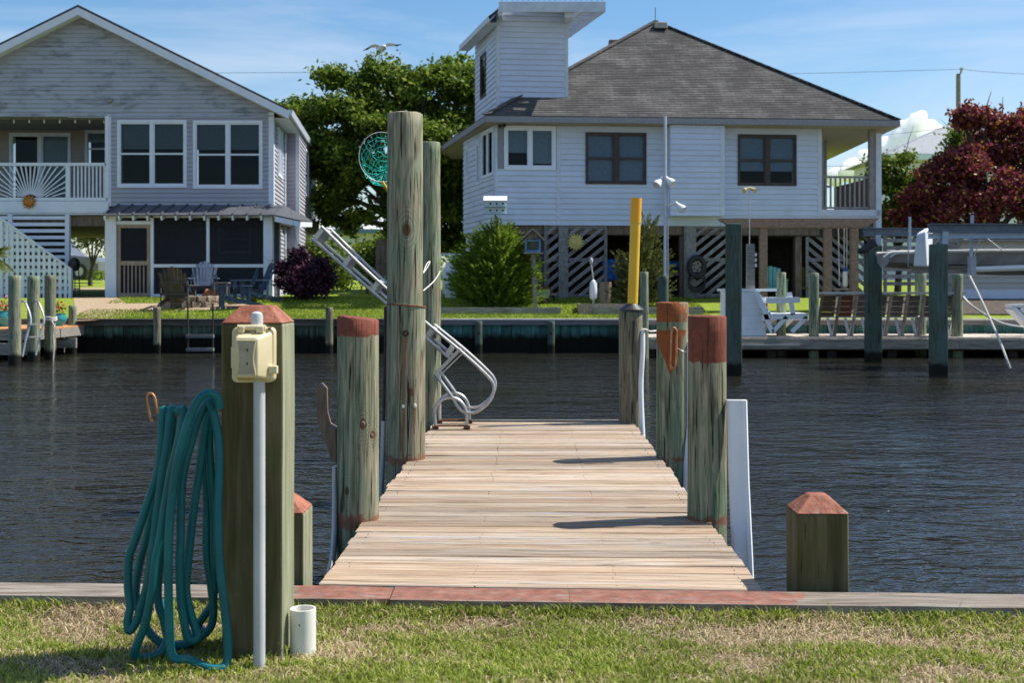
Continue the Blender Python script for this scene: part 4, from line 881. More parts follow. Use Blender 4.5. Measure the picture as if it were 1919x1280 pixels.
# balcony recess
yr = YL + 2.6; z_fl = LZ(383)
M_CEIL = flat('porch_ceiling', (.20, .19, .18), .8, .1)
mb = MB(); mb.box(xl, LX(202) - .0, YL + .15, yr, z_rt - .06, z_rt - .002); mb.build('balcony_ceiling', M_CEIL, gh)
mb = MB(); mb.box(xl, LX(205), YL - .05, yr, z_fl - .30, z_fl - .05); mb.build('balcony_floor', M_TRIMW, gh)
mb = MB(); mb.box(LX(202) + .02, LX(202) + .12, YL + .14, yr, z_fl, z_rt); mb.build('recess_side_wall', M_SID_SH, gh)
wr = Wall((xl, yr), (LX(202) + .02, yr)); mb = MB(); UR = lambda p: X(p, yr) - xl
d0 = (UR(22), UR(130), z_fl + .02, Z(252, yr)); d1 = (UR(164), UR(205) - .06, Z(310, yr), Z(247, yr))
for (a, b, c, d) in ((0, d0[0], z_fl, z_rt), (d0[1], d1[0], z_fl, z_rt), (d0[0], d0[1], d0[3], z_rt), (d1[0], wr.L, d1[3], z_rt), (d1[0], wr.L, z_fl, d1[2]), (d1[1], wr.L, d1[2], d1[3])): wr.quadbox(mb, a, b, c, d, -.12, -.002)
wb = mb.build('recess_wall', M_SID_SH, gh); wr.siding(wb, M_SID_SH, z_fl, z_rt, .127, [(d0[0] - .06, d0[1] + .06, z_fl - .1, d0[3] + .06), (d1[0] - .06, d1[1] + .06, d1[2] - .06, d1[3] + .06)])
window(wr, gh, *d0, .06, M_TRIMW, M_TRIMW, 2, 1, [.0, 1.0], M_CURTAIN, .06); window(wr, gh, *d1, .06, M_TRIMW, M_TRIMW, 1, 2, .3, M_BLINDW)
# ceiling fan and string lights
fn = thing('ceiling_fan', 'dark ceiling fan under the balcony roof of the gabled house', 'fan', at(54, 228, 36.8)); c_ = at(54, 228, 36.8)
mb = MB(); mb.lathe((c_.x, c_.y, 0), [(.03, z_rt - .07), (.03, c_.z + .08), (.10, c_.z + .07), (.11, c_.z - .03), (.05, c_.z - .09)], 14); mb.build('motor', M_DARKSTEEL, fn, True)
for k in range(5):
    a = 2 * math.pi * k / 5 + .2; d = Vector((math.cos(a), math.sin(a), 0)); mb = MB(); mb.bar(c_ + d * .10, c_ + d * .66, .13, .012); mb.build('blade', M_DARKSTEEL, fn)
stl = thing('string_lights', 'row of small white bulbs hanging under the balcony lintel', 'string lights', at(100, 222, 35.7))
mb = MB(); mb.tube([(LX(-60), YL + .2, z_rt - .075), (LX(200), YL + .2, z_rt - .075)], .006, 5); mb.build('cable', M_BLACK, stl)
for p in (-2, 26, 55, 83, 112, 141, 168, 195):
    q = at(p, 225, 35.7); mb = MB(); mb.lathe((q.x, q.y, q.z), [(.012, .03), (.022, -.02), (.024, -.05), (.012, -.085)], 8); mb.build('bulb', M_WHITEPVC, stl, True)
# balcony rail with sunburst
yrail = YL - .02
def bl(p): return X(p, yrail)
def bzz(p): return Z(p, yrail)
ra = thing('balcony_railing', 'white balcony railing with a sunburst panel on the gabled house', 'railing', (bl(60), yrail, z_fl))
def rb(name, a, b, c, d, y0=0, th=.05): mb = MB(); mb.box(bl(a), bl(b), yrail - th / 2 + y0, yrail + th / 2 + y0, bzz(d), bzz(c)); return mb.build(name, M_TRIM, ra)
rb('top_rail', -170, 200, 305, 310.5, 0, .12); rb('bottom_rail', -170, 200, 370, 376, 0, .08); rb('rim_board', -170, 204, 377, 398, -.04, .05)
rb('newel', 124, 132, 310.6, 369.8, 0, .1); rb('newel', -18, -10, 310.6, 369.8, 0, .1); rb('corner_column', 198, 204.6, 217, 370, -.015, .09)
for k in range(9):
    p = 138 + k * 7; rb('baluster', p, p + 2.6, 310.7, 369.8, 0, .035)
for k in range(18):
    p = -26 - k * 7; rb('baluster', p, p + 2.6, 310.7, 369.8, 0, .035)
cx2, cz2 = 57, 381
for k in range(25):
    a = R(3 + 174 * k / 24); dx, dz = math.cos(a), -math.sin(a); tmax = 1e9
    if dx > 0: tmax = min(tmax, (123 - cx2) / dx)
    if dx < 0: tmax = min(tmax, (-9 - cx2) / dx)
    if dz < 0: tmax = min(tmax, (311 - cz2) / dz)
    p0 = (cx2 + dx * 17, cz2 + dz * 17); p1 = (cx2 + dx * tmax, cz2 + dz * tmax)
    if p0[1] > 368: p0 = (cx2 + (368 - cz2) / dz * dx, 368)
    if p1[1] > 369 or abs(p1[0] - p0[0]) + abs(p1[1] - p0[1]) < 6: continue
    mb = MB(); mb.bar(Vector((bl(p0[0]), yrail, bzz(p0[1]))), Vector((bl(p1[0]), yrail, bzz(p1[1]))), .03, .042, (0, 1, 0)); mb.build('sunburst_ray', M_TRIM, ra)
so = thing('sun_ornament', 'rusty copper sun face hung on the balcony rim of the gabled house', 'ornament', (bl(57), yrail - .09, bzz(390)))
M_BRASS = mottled('orange_copper', (.42, .15, .03), (.62, .28, .06), 9, rough=.4, metal=.6, bump=.2)
c_ = Vector((bl(57), yrail - .11, bzz(378))); mb = MB(); mb.ball(c_, (.13, .05, .13), 16, 8); mb.build('face', M_BRASS, so, True)
for k in range(20):
    a = 2 * math.pi * k / 20; d = Vector((math.cos(a), 0, math.sin(a))); e = Vector((-math.sin(a), 0, math.cos(a))); r1 = .235 if k % 2 else .20
    mb = MB(); b0, b1, tp = c_ + d * .12 + e * .028, c_ + d * .12 - e * .028, c_ + d * r1; dd = Vector((0, .012, 0)); mb.add([b0 - dd, b1 - dd, tp - dd, b0 + dd, b1 + dd, tp + dd], [(0, 1, 2), (5, 4, 3), (0, 3, 4, 1), (1, 4, 5, 2), (2, 5, 3, 0)]); mb.build('ray', M_BRASS if k % 2 else M_RUST, so)
# ground level: back wall, posts, slatted screen, screened porch
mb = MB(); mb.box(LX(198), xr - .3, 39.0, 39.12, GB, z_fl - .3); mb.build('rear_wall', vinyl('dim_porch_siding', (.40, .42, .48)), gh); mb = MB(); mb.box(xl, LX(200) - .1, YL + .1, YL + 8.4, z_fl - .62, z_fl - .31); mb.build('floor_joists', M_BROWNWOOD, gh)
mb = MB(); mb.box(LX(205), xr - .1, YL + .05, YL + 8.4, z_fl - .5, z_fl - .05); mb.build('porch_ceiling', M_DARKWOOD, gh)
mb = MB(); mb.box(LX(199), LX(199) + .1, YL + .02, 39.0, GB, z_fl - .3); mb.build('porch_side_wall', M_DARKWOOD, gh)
for p in (124, 17):
    mb = MB(); mb.box(LX(p), LX(p + 8), YL - .1, YL + .04, GB, z_fl - .305); mb.build('balcony_post', M_TRIM, gh)
mb = MB(); mb.box(LX(-150), LX(-142), YL - .1, YL + .04, GB, z_fl - .305); mb.build('balcony_post', M_TRIM, gh)
for k in range(13):
    py_ = 405 + k * 12.2
    if py_ > 540: break
    mb = MB(); mb.box(LX(-140), LX(16.6), YL - .07, YL - .035, LZ(py_ + 6.4), LZ(py_)); mb.build('screen_slat', M_TRIM, gh); mb = MB(); mb.box(LX(25.4), LX(123.6), YL - .07, YL - .035, LZ(py_ + 6.4), LZ(py_)); mb.build('screen_slat', M_TRIM, gh)
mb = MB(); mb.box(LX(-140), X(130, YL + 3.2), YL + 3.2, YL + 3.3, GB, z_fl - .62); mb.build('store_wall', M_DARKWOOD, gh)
# screened porch front
YP = 34.55
def qx(p): return X(p, YP)
def qz(p): return Z(p, YP)
sp = gh
def pbx(name, a, b, c, d, mat=M_TRIM, y0=0, th=.1): mb = MB(); mb.box(qx(a), qx(b), YP + y0 - th / 2, YP + y0 + th / 2, qz(d), qz(c)); return mb.build(name, mat, gh)
pbx('porch_post', 199, 219.5, 400, 557, th=.2); pbx('porch_post', 283, 288.5, 400, 557); pbx('porch_post', 387.5, 393, 408, 557); pbx('porch_post', 495, 512, 404, 557, th=.2)
pbx('porch_header', 219.7, 494.8, 400.5, 407.8); pbx('door_header', 219.7, 282.8, 414, 420.5); pbx('mid_rail', 288.7, 387.3, 495, 501); pbx('mid_rail', 393.2, 494.8, 495, 501); pbx('kick_board', 288.7, 387.3, 551, 557); pbx('kick_board', 393.2, 494.8, 551, 557)
for (a, b) in ((289, 387), (393.3, 494.7)): pbx('screen_panel', a, b, 408, 551, M_SCREEN, .0, .004)
for k, xx in enumerate((X(512, YP), )):
    mb = MB(); mb.box(xx - .003, xx + .003, YP + .1, YL - .02, GB, qz(404)); mb.build('screen_panel', M_SCREEN, gh); mb = MB(); mb.box(xx - .05, xx + .03, YL - .14, YL - .03, GB, qz(404)); mb.build('porch_post', M_TRIM, gh)
dr = MB(); 
for (a, b, c, d) in ((220.5, 226.5, 421, 556), (276, 282, 421, 556), (226.5, 276, 421, 427), (226.5, 276, 489, 497), (226.5, 276, 549, 556)): dr.box(qx(a), qx(b), YP - .03, YP + .02, qz(d), qz(c))
door = dr.build('screen_door', M_TANWOOD, gh)
for k in range(6):
    a = 232 + k * 7.3; mb = MB(); mb.box(qx(a), qx(a + 2.4), YP - .02, YP + .01, qz(549), qz(497)); mb.build('slat', M_TANWOOD, door)
mb = MB(); mb.box(qx(226.5), qx(276), YP - .002, YP + .002, qz(549), qz(427)); mb.build('mesh_screen', M_SCREEN, door)
# inner window of the porch and its lit sign-like towels
w3 = Wall((LX(199), 38.98), (xr - .3, 38.98)); UU = lambda p: X(p, 38.98) - LX(199)
window(w3, gh, UU(412), UU(468), Z(472, 38.98), Z(424, 38.98), .06, M_TRIM, M_TRIM, 1, 2, 0, M_BLIND); window(w3, gh, UU(296), UU(330), Z(485, 38.98), Z(432, 38.98), .07, M_SID_SH, M_DARKWOOD, 1, 1, .5, M_BLINDW)
# metal porch roof: panels with seams, rafter tails
M_METALROOF = mottled('charcoal_metal_roof', (.095, .10, .115), (.14, .145, .16), 4, rough=.45, metal=.3, bump=.05)
def prf(x, f): return Vector((x, YL - .03 + (YP - .34 - YL + .03) * f, LZ(384) + (Z(402, YP - .34) - LZ(384)) * f))
x_ = X(195, YP - .34); k = 0; xend = X(515, YP - .34); stepw = (xend - x_) / 12
while k < 12:
    a, b = x_ + k * stepw + .006, x_ + (k + 1) * stepw - .006; mb = MB(); p = [prf(a, 0), prf(b, 0), prf(b, 1), prf(a, 1)]; mb.hexa([q - Vector((0, 0, .03)) for q in (p[3], p[2], p[1], p[0])] + [p[3], p[2], p[1], p[0]]); mb.build('roof_panel', M_METALROOF, gh)
    mb = MB(); mb.bar(prf(a - .006, 0) + Vector((0, 0, .02)), prf(a - .006, 1) + Vector((0, 0, .02)), .025, .05); mb.build('roof_seam', M_METALROOF, gh)
    mb = MB(); mb.bar(prf(a, .1) - Vector((0, 0, .1)), prf(a, .985) - Vector((0, 0, .1)), .05, .13); mb.build('rafter_tail', M_TRIM, gh); k += 1
hp_ = [prf(xend, 0), prf(xend, 1), Vector((xend + .68, YP - .2, Z(413, YP))), Vector((xend + .55, YL + 1.5, LZ(408))), Vector((xr + .03, YL + 1.4, LZ(390)))]
mb = MB(); mb.add([*hp_, *[v - Vector((0, 0, .05)) for v in hp_]], [(0, 1, 2), (0, 2, 3), (0, 3, 4), (7, 6, 5), (8, 7, 5), (9, 8, 5), (1, 6, 7, 2), (2, 7, 8, 3), (3, 8, 9, 4), (0, 5, 6, 1)]); mb.build('roof_hip', M_METALROOF, gh)
mb = MB(); mb.bar(hp_[1] - Vector((0, -.02, .12)), hp_[2] - Vector((0, -.02, .12)), .04, .14); mb.bar(hp_[2] - Vector((0.02, 0, .12)), hp_[3] - Vector((0.02, 0, .12)), .04, .14); mb.build('hip_fascia', M_TRIM, gh)
# outside stair with lattice
st = thing('outside_stair', 'white outside stair with lattice panel beside the gabled house', 'stairs', (LX(60), 34.6, GB)); YS = 34.4
def sx_(p): return X(p, YS)
def sz_(p): return Z(p, YS)
mb = MB(); mb.bar((sx_(-60), YS, sz_(364)), (sx_(134), YS, sz_(505)), .09, .05); mb.build('hand_rail', M_TRIM, st)
mb = MB(); mb.box(sx_(129.5), sx_(134.5), YS - .06, YS + .06, GB, sz_(505)); mb.build('newel', M_TRIM, st); mb = MB(); mb.box(sx_(0.5), sx_(6), YS - .06, YS + .06, GB, sz_(412)); mb.build('newel', M_TRIM, st)
for k in range(10):
    py_ = 425 + k * 13.2; xs0 = -60 + (py_ - 364) / 141 * 194
    mb = MB(); mb.box(sx_(max(6.5, 6.5)), sx_(129), YS + .012, YS + .03, sz_(py_ + 6.5), sz_(py_)) if False else None
    xr_ = 129.0; xl2 = 6.5
    # lattice lies below the rail: each strip starts where the rail passes its height
    xlim = min(129.0, max(6.5, xs0))
    if py_ > 505: xlim = 129.0
    if xlim - 6.5 > 6: mb = MB(); mb.box(sx_(6.5), sx_(xlim - 1), YS + .012, YS + .03, sz_(py_ + 6.5), sz_(py_)); mb.build('lattice_strip', M_TRIM, st)
for k in range(12):
    p = 10 + k * 10; ytop = 364 + (p + 60) / 194 * 141 + 5
    mb = MB(); mb.box(sx_(p), sx_(p + 5.5), YS - .012, YS + .008, GB, sz_(ytop)); mb.build('lattice_strip', M_TRIM, st)
for k in range(9):
    f = k / 9; mb = MB(); x0 = -40 + 165 * f; mb.box(sx_(x0), sx_(x0 + 20), YS + .06, YS + .95, sz_(440 + 112 * f) - .04, sz_(440 + 112 * f)); mb.build('tread', M_TRIMW, st)
# ------------------------------------------------------------------ hip roofed house (right)
rh = thing('hip_roof_house', 'white house with a hip roof and a square lookout tower on the far bank', 'house', (4.0, 36, GB))
A_ = Vector((-.90, 33.35)); B_ = Vector((X(1538, 34.2), 34.2)); Cc_ = Vector((-1.95, 37.2))
ZB, ZE = Z(422, 33.5), Z(226, 33.3)
wf2 = Wall(A_, B_); wl2 = Wall(Cc_, A_)
def UF(p):                                # u on the front wall that shows at photo column p
    k = (p - 990) / F; return (k * A_.y - A_.x) / (wf2.d.x - k * wf2.d.y)
def ZF(p, u): return Z(p, A_.y + wf2.d.y * u)
def fop(a, b, c, d): u0_, u1_ = UF(a), UF(b); um = (u0_ + u1_) / 2; return (u0_, u1_, ZF(d, um), ZF(c, um))
wA = fop(950, 1036, 241, 313); wB = fop(1099, 1209, 250, 343); wC = fop(1384, 1490, 254, 346)
u_bump0, u_bump1 = UF(1250), UF(1349)
def wall_with_holes(w, u0, u1, z0, z1, holes, name, mat, parent, th=.14):
    mb = MB(); us = sorted({u0, u1} | {q for h in holes for q in h[:2]})
    for a, b in zip(us, us[1:]):
        hs2 = [h for h in holes if h[0] <= a + 1e-6 and h[1] >= b - 1e-6]
        if hs2:
            h = hs2[0]; w.quadbox(mb, a, b, z0, h[2], -th, -.002); w.quadbox(mb, a, b, h[3], z1, -th, -.002)
        else: w.quadbox(mb, a, b, z0, z1, -th, -.002)
    return mb.build(name, mat, parent)
def grow(h, e): return (h[0] - e, h[1] + e, h[2] - e, h[3] + e)
ZTOP = ZE - .10
wall = wall_with_holes(wf2, 0, wf2.L, ZB, ZTOP, [wA, wB, wC], 'front_wall', M_SID_R, rh)
CR = .150
u1c = UF(1049); zsill = ZF(316, 1.0)
wf2.siding(wall, M_SID_R, ZB, zsill - .02, CR, (), u0=.06, u1=u1c - .09)
wf2.siding(wall, M_SID_R, ZB, ZTOP, CR, [grow(wB, .03)], u0=u1c + .02, u1=u_bump0)
wf2.siding(wall, M_SID_R, ZB, ZTOP, CR, [grow(wC, .03)], u0=u_bump1 + .03, u1=wf2.L - .09)
for a, b, c, d in ((0, .06, ZB, ZTOP), (u1c - .09, u1c + .02, ZB, ZTOP), (wf2.L - .09, wf2.L + .02, ZB - .05, ZTOP)): wf2.panel(rh, 'corner_trim', M_TRIMW, a, b, c, d, -.02, .032)
# sunroom corner: grey panels and a white slider window
M_GREYPANEL = flat('grey_panel', (.27, .28, .30), .6); wf2.panel(rh, 'grey_panel', M_GREYPANEL, .06, wA[0] - .08, zsill, ZTOP, -.02, .012); wf2.panel(rh, 'grey_panel', M_GREYPANEL, wA[1] + .08, u1c - .09, zsill, ZTOP, -.02, .012)
window(wf2, rh, *wA, .08, M_TRIM, M_TRIM, 2, 1, [.62, .9], M_BLINDW, .05); window(wf2, rh, *wB, .03, M_BRONZE, M_BRONZE, 2, 2, .99, M_BLIND2 if 'M_BLIND2' in globals() else M_BLIND, .06); window(wf2, rh, *wC, .03, M_BRONZE, M_BRONZE, 2, 2, .72, M_BLIND2, .06)
# closet bump-out between the windows
bo = .42; Pb0 = wf2.pt(u_bump0, 0, bo); Pb1 = wf2.pt(u_bump1, 0, bo); wbo = Wall((Pb0.x, Pb0.y), (Pb1.x, Pb1.y)); zb0 = ZF(405, 3.0)
mb = MB(); wf2.quadbox(mb, u_bump0, u_bump1, zb0, ZTOP, .0, bo - .002); wbb = mb.build('closet_bump_out', M_SID_R, rh); wbo.siding(wbb, M_SID_R, zb0, ZTOP, CR, u1=wbo.L - .1); wbo.panel(rh, 'corner_trim', M_TRIMW, wbo.L - .1, wbo.L + .02, zb0, ZTOP, -.02, .03)
# left side wall
UL = lambda p: ((lambda k: (k * Cc_.y - Cc_.x) / (wl2.d.x - k * wl2.d.y))((p - 990) / F))
sA = (UL(905), UL(925), Z(325, 33.6), Z(242, 33.6)); sB = (UL(895), UL(899), Z(340, 34.8), Z(265, 34.8)); sC = (UL(875), UL(878.5), Z(332, 36.6), Z(277, 36.6))
wsl = wall_with_holes(wl2, 0, wl2.L, ZB - .08, ZTOP, [sC, sB, sA], 'side_wall', M_SID_R, rh); wl2.siding(wsl, M_SID_R, ZB - .08, ZTOP, CR, [grow(sA, .05), grow(sB, .05), grow(sC, .05)], u1=wl2.L - .06); wl2.panel(rh, 'corner_trim', M_TRIMW, wl2.L - .06, wl2.L + .0, ZB, ZTOP, -.02, .03)
window(wl2, rh, *sA, .05, M_TRIM, M_TRIM, 2, 1, 0, M_BLIND); window(wl2, rh, *sB, .05, M_TRIM, M_TRIM, 1, 1, 0, M_BLIND, .04); window(wl2, rh, *sC, .05, M_TRIM, M_TRIM, 1, 1, 0, M_BLIND, .04)
# lower storey: left enclosed corner, dark carport behind
lo1 = Wall((Cc_.x + .1, Cc_.y), (A_.x + .15, A_.y + .4)); mb = MB(); lo1.quadbox(mb, 0, lo1.L, GB, ZB, -.1, -.002); wq = mb.build('lower_side_wall', M_SID_R, rh); lo1.siding(wq, M_SID_R, GB, ZB - .02, CR)
lo1.panel(rh, 'corner_trim', M_TRIMW, 0, .18, GB, ZB - .1, -.02, .04)
pL = Vector((A_.x + .15, A_.y + .4)); pR = wf2.pt(UF(1022), 0, -.4); lo2 = Wall((pL.x, pL.y), (pR.x, pR.y)); M_SID_SHADED = vinyl('shaded_white_siding', (.16, .18, .22)); mb = MB(); lo2.quadbox(mb, 0, lo2.L, GB, ZB, -.1, -.002); wq = mb.build('lower_front_wall', M_SID_SHADED, rh); lo2.siding(wq, M_SID_SHADED, GB, ZB - .02, CR)  # white siding's colour darkened to stand for the shade under the house
mb = MB(); mb.box(A_.x + .3, B_.x + 2.0, 38.5, 38.6, GB, ZB); mb.build('carport_rear_wall', M_DARKWOOD, rh)  # rear wall coloured dark so the carport reads as unlit
mb = MB(); q = [wf2.pt(0.1, ZB - .05, -.16), wf2.pt(wf2.L + 2.2, ZB - .05, -.16), Vector((B_.x + 2.0, 41, ZB - .05)), Vector((Cc_.x + .3, 41, ZB - .05))]; mb.hexa([v - Vector((0, 0, .22)) for v in q] + [v for v in q]); mb.build('floor_frame', M_DARKWOOD, rh)
mb = MB(); wf2.quadbox(mb, 0, wf2.L, ZB - .24, ZB - .002, -.16, -.10); mb.build('band_board', M_BROWNWOOD, rh)
for p in (1024, 1283, 1500, 1640):
    u = UF(p); mb = MB(); wf2.quadbox(mb, u - .09, u + .09, GB - .1, ZB - .25, -.35, -.17); mb.build('house_pile', M_BROWNWOOD, rh)
for k in range(5):
    mb = MB(); mb.box(1.2 + k * 2.2, 1.4 + k * 2.2, 36.4, 36.6, GB, ZB); mb.build('house_pile', M_DARKWOOD, rh)
# diagonal slat screens
M_SLAT = mottled('weathered_grey_slat', (.17, .165, .17), (.29, .285, .285), 4, (3, 3, 3), bump=.3, rnd=(.8, 1.2))
def slat_screen(label, pa, pb, off, slope_=1, posts=(), bw=.10, gap=.20, y_top=424, y_bot=553):
    u0_, u1_ = UF(pa), UF(pb); rt = thing('slat_screen', label, 'lattice', wf2.pt((u0_ + u1_) / 2, GB, off)); z1_ = ZF(y_top, u0_); z0_ = GB + .06; H = z1_ - z0_; Wd = u1_ - u0_
    k = -H * 1.1
    while k < Wd + .1:
        # a 42 degree slat clipped to the panel
        m = .80; pts = []
        a0, a1 = k, k + H / m
        def clipu(u): return max(0, min(Wd, u))
        s0, s1 = max(0, a0), min(Wd, a1)
        if s1 - s0 > .06:
            zz0, zz1 = z0_ + (s0 - a0) * m, z0_ + (s1 - a0) * m
            if slope_ < 0: s0, s1 = Wd - s0, Wd - s1
            mb = MB(); mb.bar(wf2.pt(u0_ + s0, zz0, off + .025), wf2.pt(u0_ + s1, zz1, off + .025), .022, bw, wf2.n.cross(Vector((0, 0, 1)))) if False else None
            d = (wf2.pt(u0_ + s1, zz1, off) - wf2.pt(u0_ + s0, zz0, off)).normalized(); up = wf2.n.cross(d)
            mb.bar(wf2.pt(u0_ + s0, zz0, off + .025), wf2.pt(u0_ + s1, zz1, off + .025), .022, bw, up) if mb else None
            if not mb:
                mb = MB(); mb.bar(wf2.pt(u0_ + s0, zz0, off + .025), wf2.pt(u0_ + s1, zz1, off + .025), .022, bw, up)
            mb.build('slat', M_SLAT, rt)
        k += gap / m * 1.35
    for (a, b) in ((u0_ - .03, u0_ + .05), (u1_ - .05, u1_ + .03)) + tuple((UF(p) - .13, UF(p) + .13) for p in posts):
        mb = MB(); wf2.quadbox(mb, a, b, GB - .05, z1_ + .02, off + .04, off + .075); mb.build('upright', M_SLAT, rt)
    for z in (z0_ - .03, z1_ - .06, (z0_ + z1_) / 2):
        mb = MB(); wf2.quadbox(mb, u0_, u1_, z, z + .09, off - .02, off + .01); mb.build('cross_rail', M_SLAT, rt)
    return rt
slat_screen('diagonal grey slat screen with a yellow sun on it under the white house', 1022, 1136, -.08, 1, (1056,))
slat_screen('diagonal slat screen with a tyre against it under the white house', 1284, 1366, -.08, 1, (1296,))
slat_screen('brown diagonal slat screen behind the pergola posts', 1517, 1645, -.3, -1, ())
# --- roof: four hips with stepped shingle courses
EA, EB = Vector((X(910, 32.85), 32.85, Z(216, 32.85))), Vector((X(1686, 33.75), 33.75, 0)); EB.z = EA.z
AP = Vector((X(1228, 38.6), 38.6, Z(40, 38.6))); EC = Vector((-2.75, 39.6, EA.z)); ED = Vector((EB.x + .2, 45.5, EA.z)); EE = Vector((-2.6, 45.0, EA.z))
t = NT('weathered_asphalt_shingle'); v = t.coord(); bk = t.node('ShaderNodeTexBrick', Scale=1.0); bk.inputs['Brick Width'].default_value = .30; bk.inputs['Row Height'].default_value = .088; bk.inputs['Mortar Size'].default_value = .006; bk.offset = .5
bk.inputs['Color1'].default_value = (.095, .092, .090, 1); bk.inputs['Color2'].default_value = (.155, .150, .146, 1); bk.inputs['Mortar'].default_value = (.04, .037, .035, 1)
x_n, y_n, z_n = t.sep(v); cmb = t.node('ShaderNodeCombineXYZ'); t.l.new(x_n, cmb.inputs[0]); t.l.new(z_n, cmb.inputs[1]); t.l.new(cmb.outputs[0], bk.inputs['Vector'])
st_ = t.noise(t.coord((.9, .9, .28)), 1.1, 6, .62); c = t.mix(t.math('MULTIPLY', t.ramp(st_, [(.40, (0, 0, 0)), (.58, (1, 1, 1))]), .62), bk.outputs['Color'], (.045, .044, .045))
c = t.mix(t.math('MULTIPLY', t.ramp(t.noise(t.coord((1.2, 1.2, .3)), 1.6, 5), [(.58, (0, 0, 0)), (.74, (1, 1, 1))]), .30), c, (.26, .26, .25)); t.bump(t.noise(v, 30, 4), .5, .012); M_SHING = t.done(c, .9, .15)
def hip_face(P, Q, Apex, name):
    mb = MB(); n = 60; nrm = (Q - P).cross(Apex - P).normalized()
    if nrm.z < 0: nrm = -nrm
    mb.add([P, Q, Apex], [(0, 1, 2)])
    for i in range(n):
        f0, f1 = i / n, min(1, (i + 1.05) / n); a, b = P.lerp(Apex, f0), Q.lerp(Apex, f0); c, d = P.lerp(Apex, f1), Q.lerp(Apex, f1); up = nrm * .018; lo = nrm * .006; jit = nrm * random.uniform(0, .004)
        mb.add([a, b, b + up + jit, a + up + jit, d + lo, c + lo], [(0, 1, 2, 3), (3, 2, 4, 5)])
    return mb.build(name, M_SHING, rh)
hip_face(EA, EB, AP, 'roof_front'); hip_face(EB, ED, AP, 'roof_right'); hip_face(EC, EA, AP, 'roof_left'); hip_face(ED, EE, AP, 'roof_back'); hip_face(EE, EC, AP, 'roof_left')
for P in (EA, EB):
    mb = MB(); n = 30
    for i in range(n):
        a, b = P.lerp(AP, i / n), P.lerp(AP, (i + 1.1) / n if i < n - 1 else 1); mb.bar(a + Vector((0, 0, .035)), b + Vector((0, 0, .028)), .22, .03)
    mb.build('ridge_cap', M_SHING, rh)
for P, Q in ((EA, EB), (EC, EA), (EB, ED)):
    mb = MB(); d = Vector((0, 0, -.09)); mb.bar(P + d, Q + d, .04, .16); mb.build('fascia', M_GREYFAS if 'M_GREYFAS' in globals() else M_GREYPANEL, rh)
M_SOFFIT = flat('cream_soffit', (.42, .37, .30), .8, .1)
mb = MB(); zz = EA.z - .17; mb.add([(EA.x, EA.y, zz), (EB.x, EB.y, zz), (ED.x, ED.y, zz), (EE.x, EE.y, zz), (EC.x, EC.y, zz)], [(0, 1, 2, 3, 4)]); mb.build('soffit', M_SOFFIT, rh)
wf2.panel(rh, 'frieze_board', M_SOFFIT, 0, wf2.L + 1.6, ZTOP + .002, zz - .003, -.1, .02)
p = AP.lerp((EA + EB) / 2, .085); p.x = X(1238, p.y); mb = MB(); mb.hexa([(p.x - .2, p.y - .22, p.z - .02), (p.x + .2, p.y - .22, p.z - .02), (p.x + .2, p.y + .2, p.z + .06), (p.x - .2, p.y + .2, p.z + .06), (p.x - .19, p.y - .18, p.z + .18), (p.x + .19, p.y - .18, p.z + .18), (p.x + .19, p.y + .2, p.z + .2), (p.x - .19, p.y + .2, p.z + .2)]); mb.build('roof_vent', mottled('tan_roof_vent', (.28, .27, .21), (.36, .35, .28), 8), rh, bevel=.02)
p = AP.lerp(EC, .16) + Vector((-.1, .4, .0)); mb = MB(); mb.box(p.x - .25, p.x + .15, p.y - .2, p.y + .2, p.z - .1, p.z + .12); mb.build('roof_vent', M_BROWNWOOD, rh, bevel=.02)
mb = MB(); mb.tube([AP, AP + Vector((0, 0, .45))], .012, 6); mb.build('lightning_rod', M_DARKSTEEL, rh)
# --- lookout tower
TA = Vector((X(932, 33.75), 33.75)); TB = Vector((X(1063, 33.95), 33.95)); TC = Vector((X(891.5, 37.0), 37.0)); TD = TC + (TB - TA)
zt0, zt1 = EA.z + .02, Z(18, 33.8)
tf, tl = Wall(TA, TB), Wall(TC, TA); tr_ = Wall(TB, TD)
for w, nm in ((tf, 'tower_front'), (tl, 'tower_side'), (tr_, 'tower_side')):
    hol = [(w.L * .30, w.L * .52, Z(178, 35.6), Z(102, 35.6))] if w is tl else []
    q = wall_with_holes(w, 0, w.L, zt0, zt1, hol, nm, M_SID_R, rh); w.siding(q, M_SID_R, zt0 + .02, zt1, CR, [grow(h, .05) for h in hol], u0=.07 if w is tf else 0, u1=w.L - .07)
    if hol: window(w, rh, *hol[0], .05, M_BRONZE, M_BRONZE, 1, 1, 0, M_BLIND)
    w.panel(rh, 'corner_trim', M_TRIMW, w.L - .075, w.L + .02, zt0, zt1, -.02, .032)
tf.panel(rh, 'corner_trim', M_TRIMW, -.01, .07, zt0, zt1, -.02, .032)
# deck on top of the tower: joists, boards, railing
x0d, x1d = X(935, 33.1), X(1134, 33.1); yd0, yd1 = 33.1, 38.2; zd = Z(22, 33.1); dsk = -.25
def dbox(name, xa3, xb3, ya3, yb3, za3, zb3):   # pieces of the deck follow the slant of the tower sides
    mb = MB(); s0, s1 = dsk * (ya3 - yd0), dsk * (yb3 - yd0); mb.hexa([(xa3 + s0, ya3, za3), (xb3 + s0, ya3, za3), (xb3 + s1, yb3, za3), (xa3 + s1, yb3, za3), (xa3 + s0, ya3, zb3), (xb3 + s0, ya3, zb3), (xb3 + s1, yb3, zb3), (xa3 + s1, yb3, zb3)]); return mb.build(name, M_TRIMW, rh)
dbox('deck_rim', x0d, x1d, yd0 - .04, yd0, zd, Z(3, 33.1)); dbox('deck_rim', x1d - .04, x1d, yd0 + .002, yd1, zd, Z(3, 33.1))
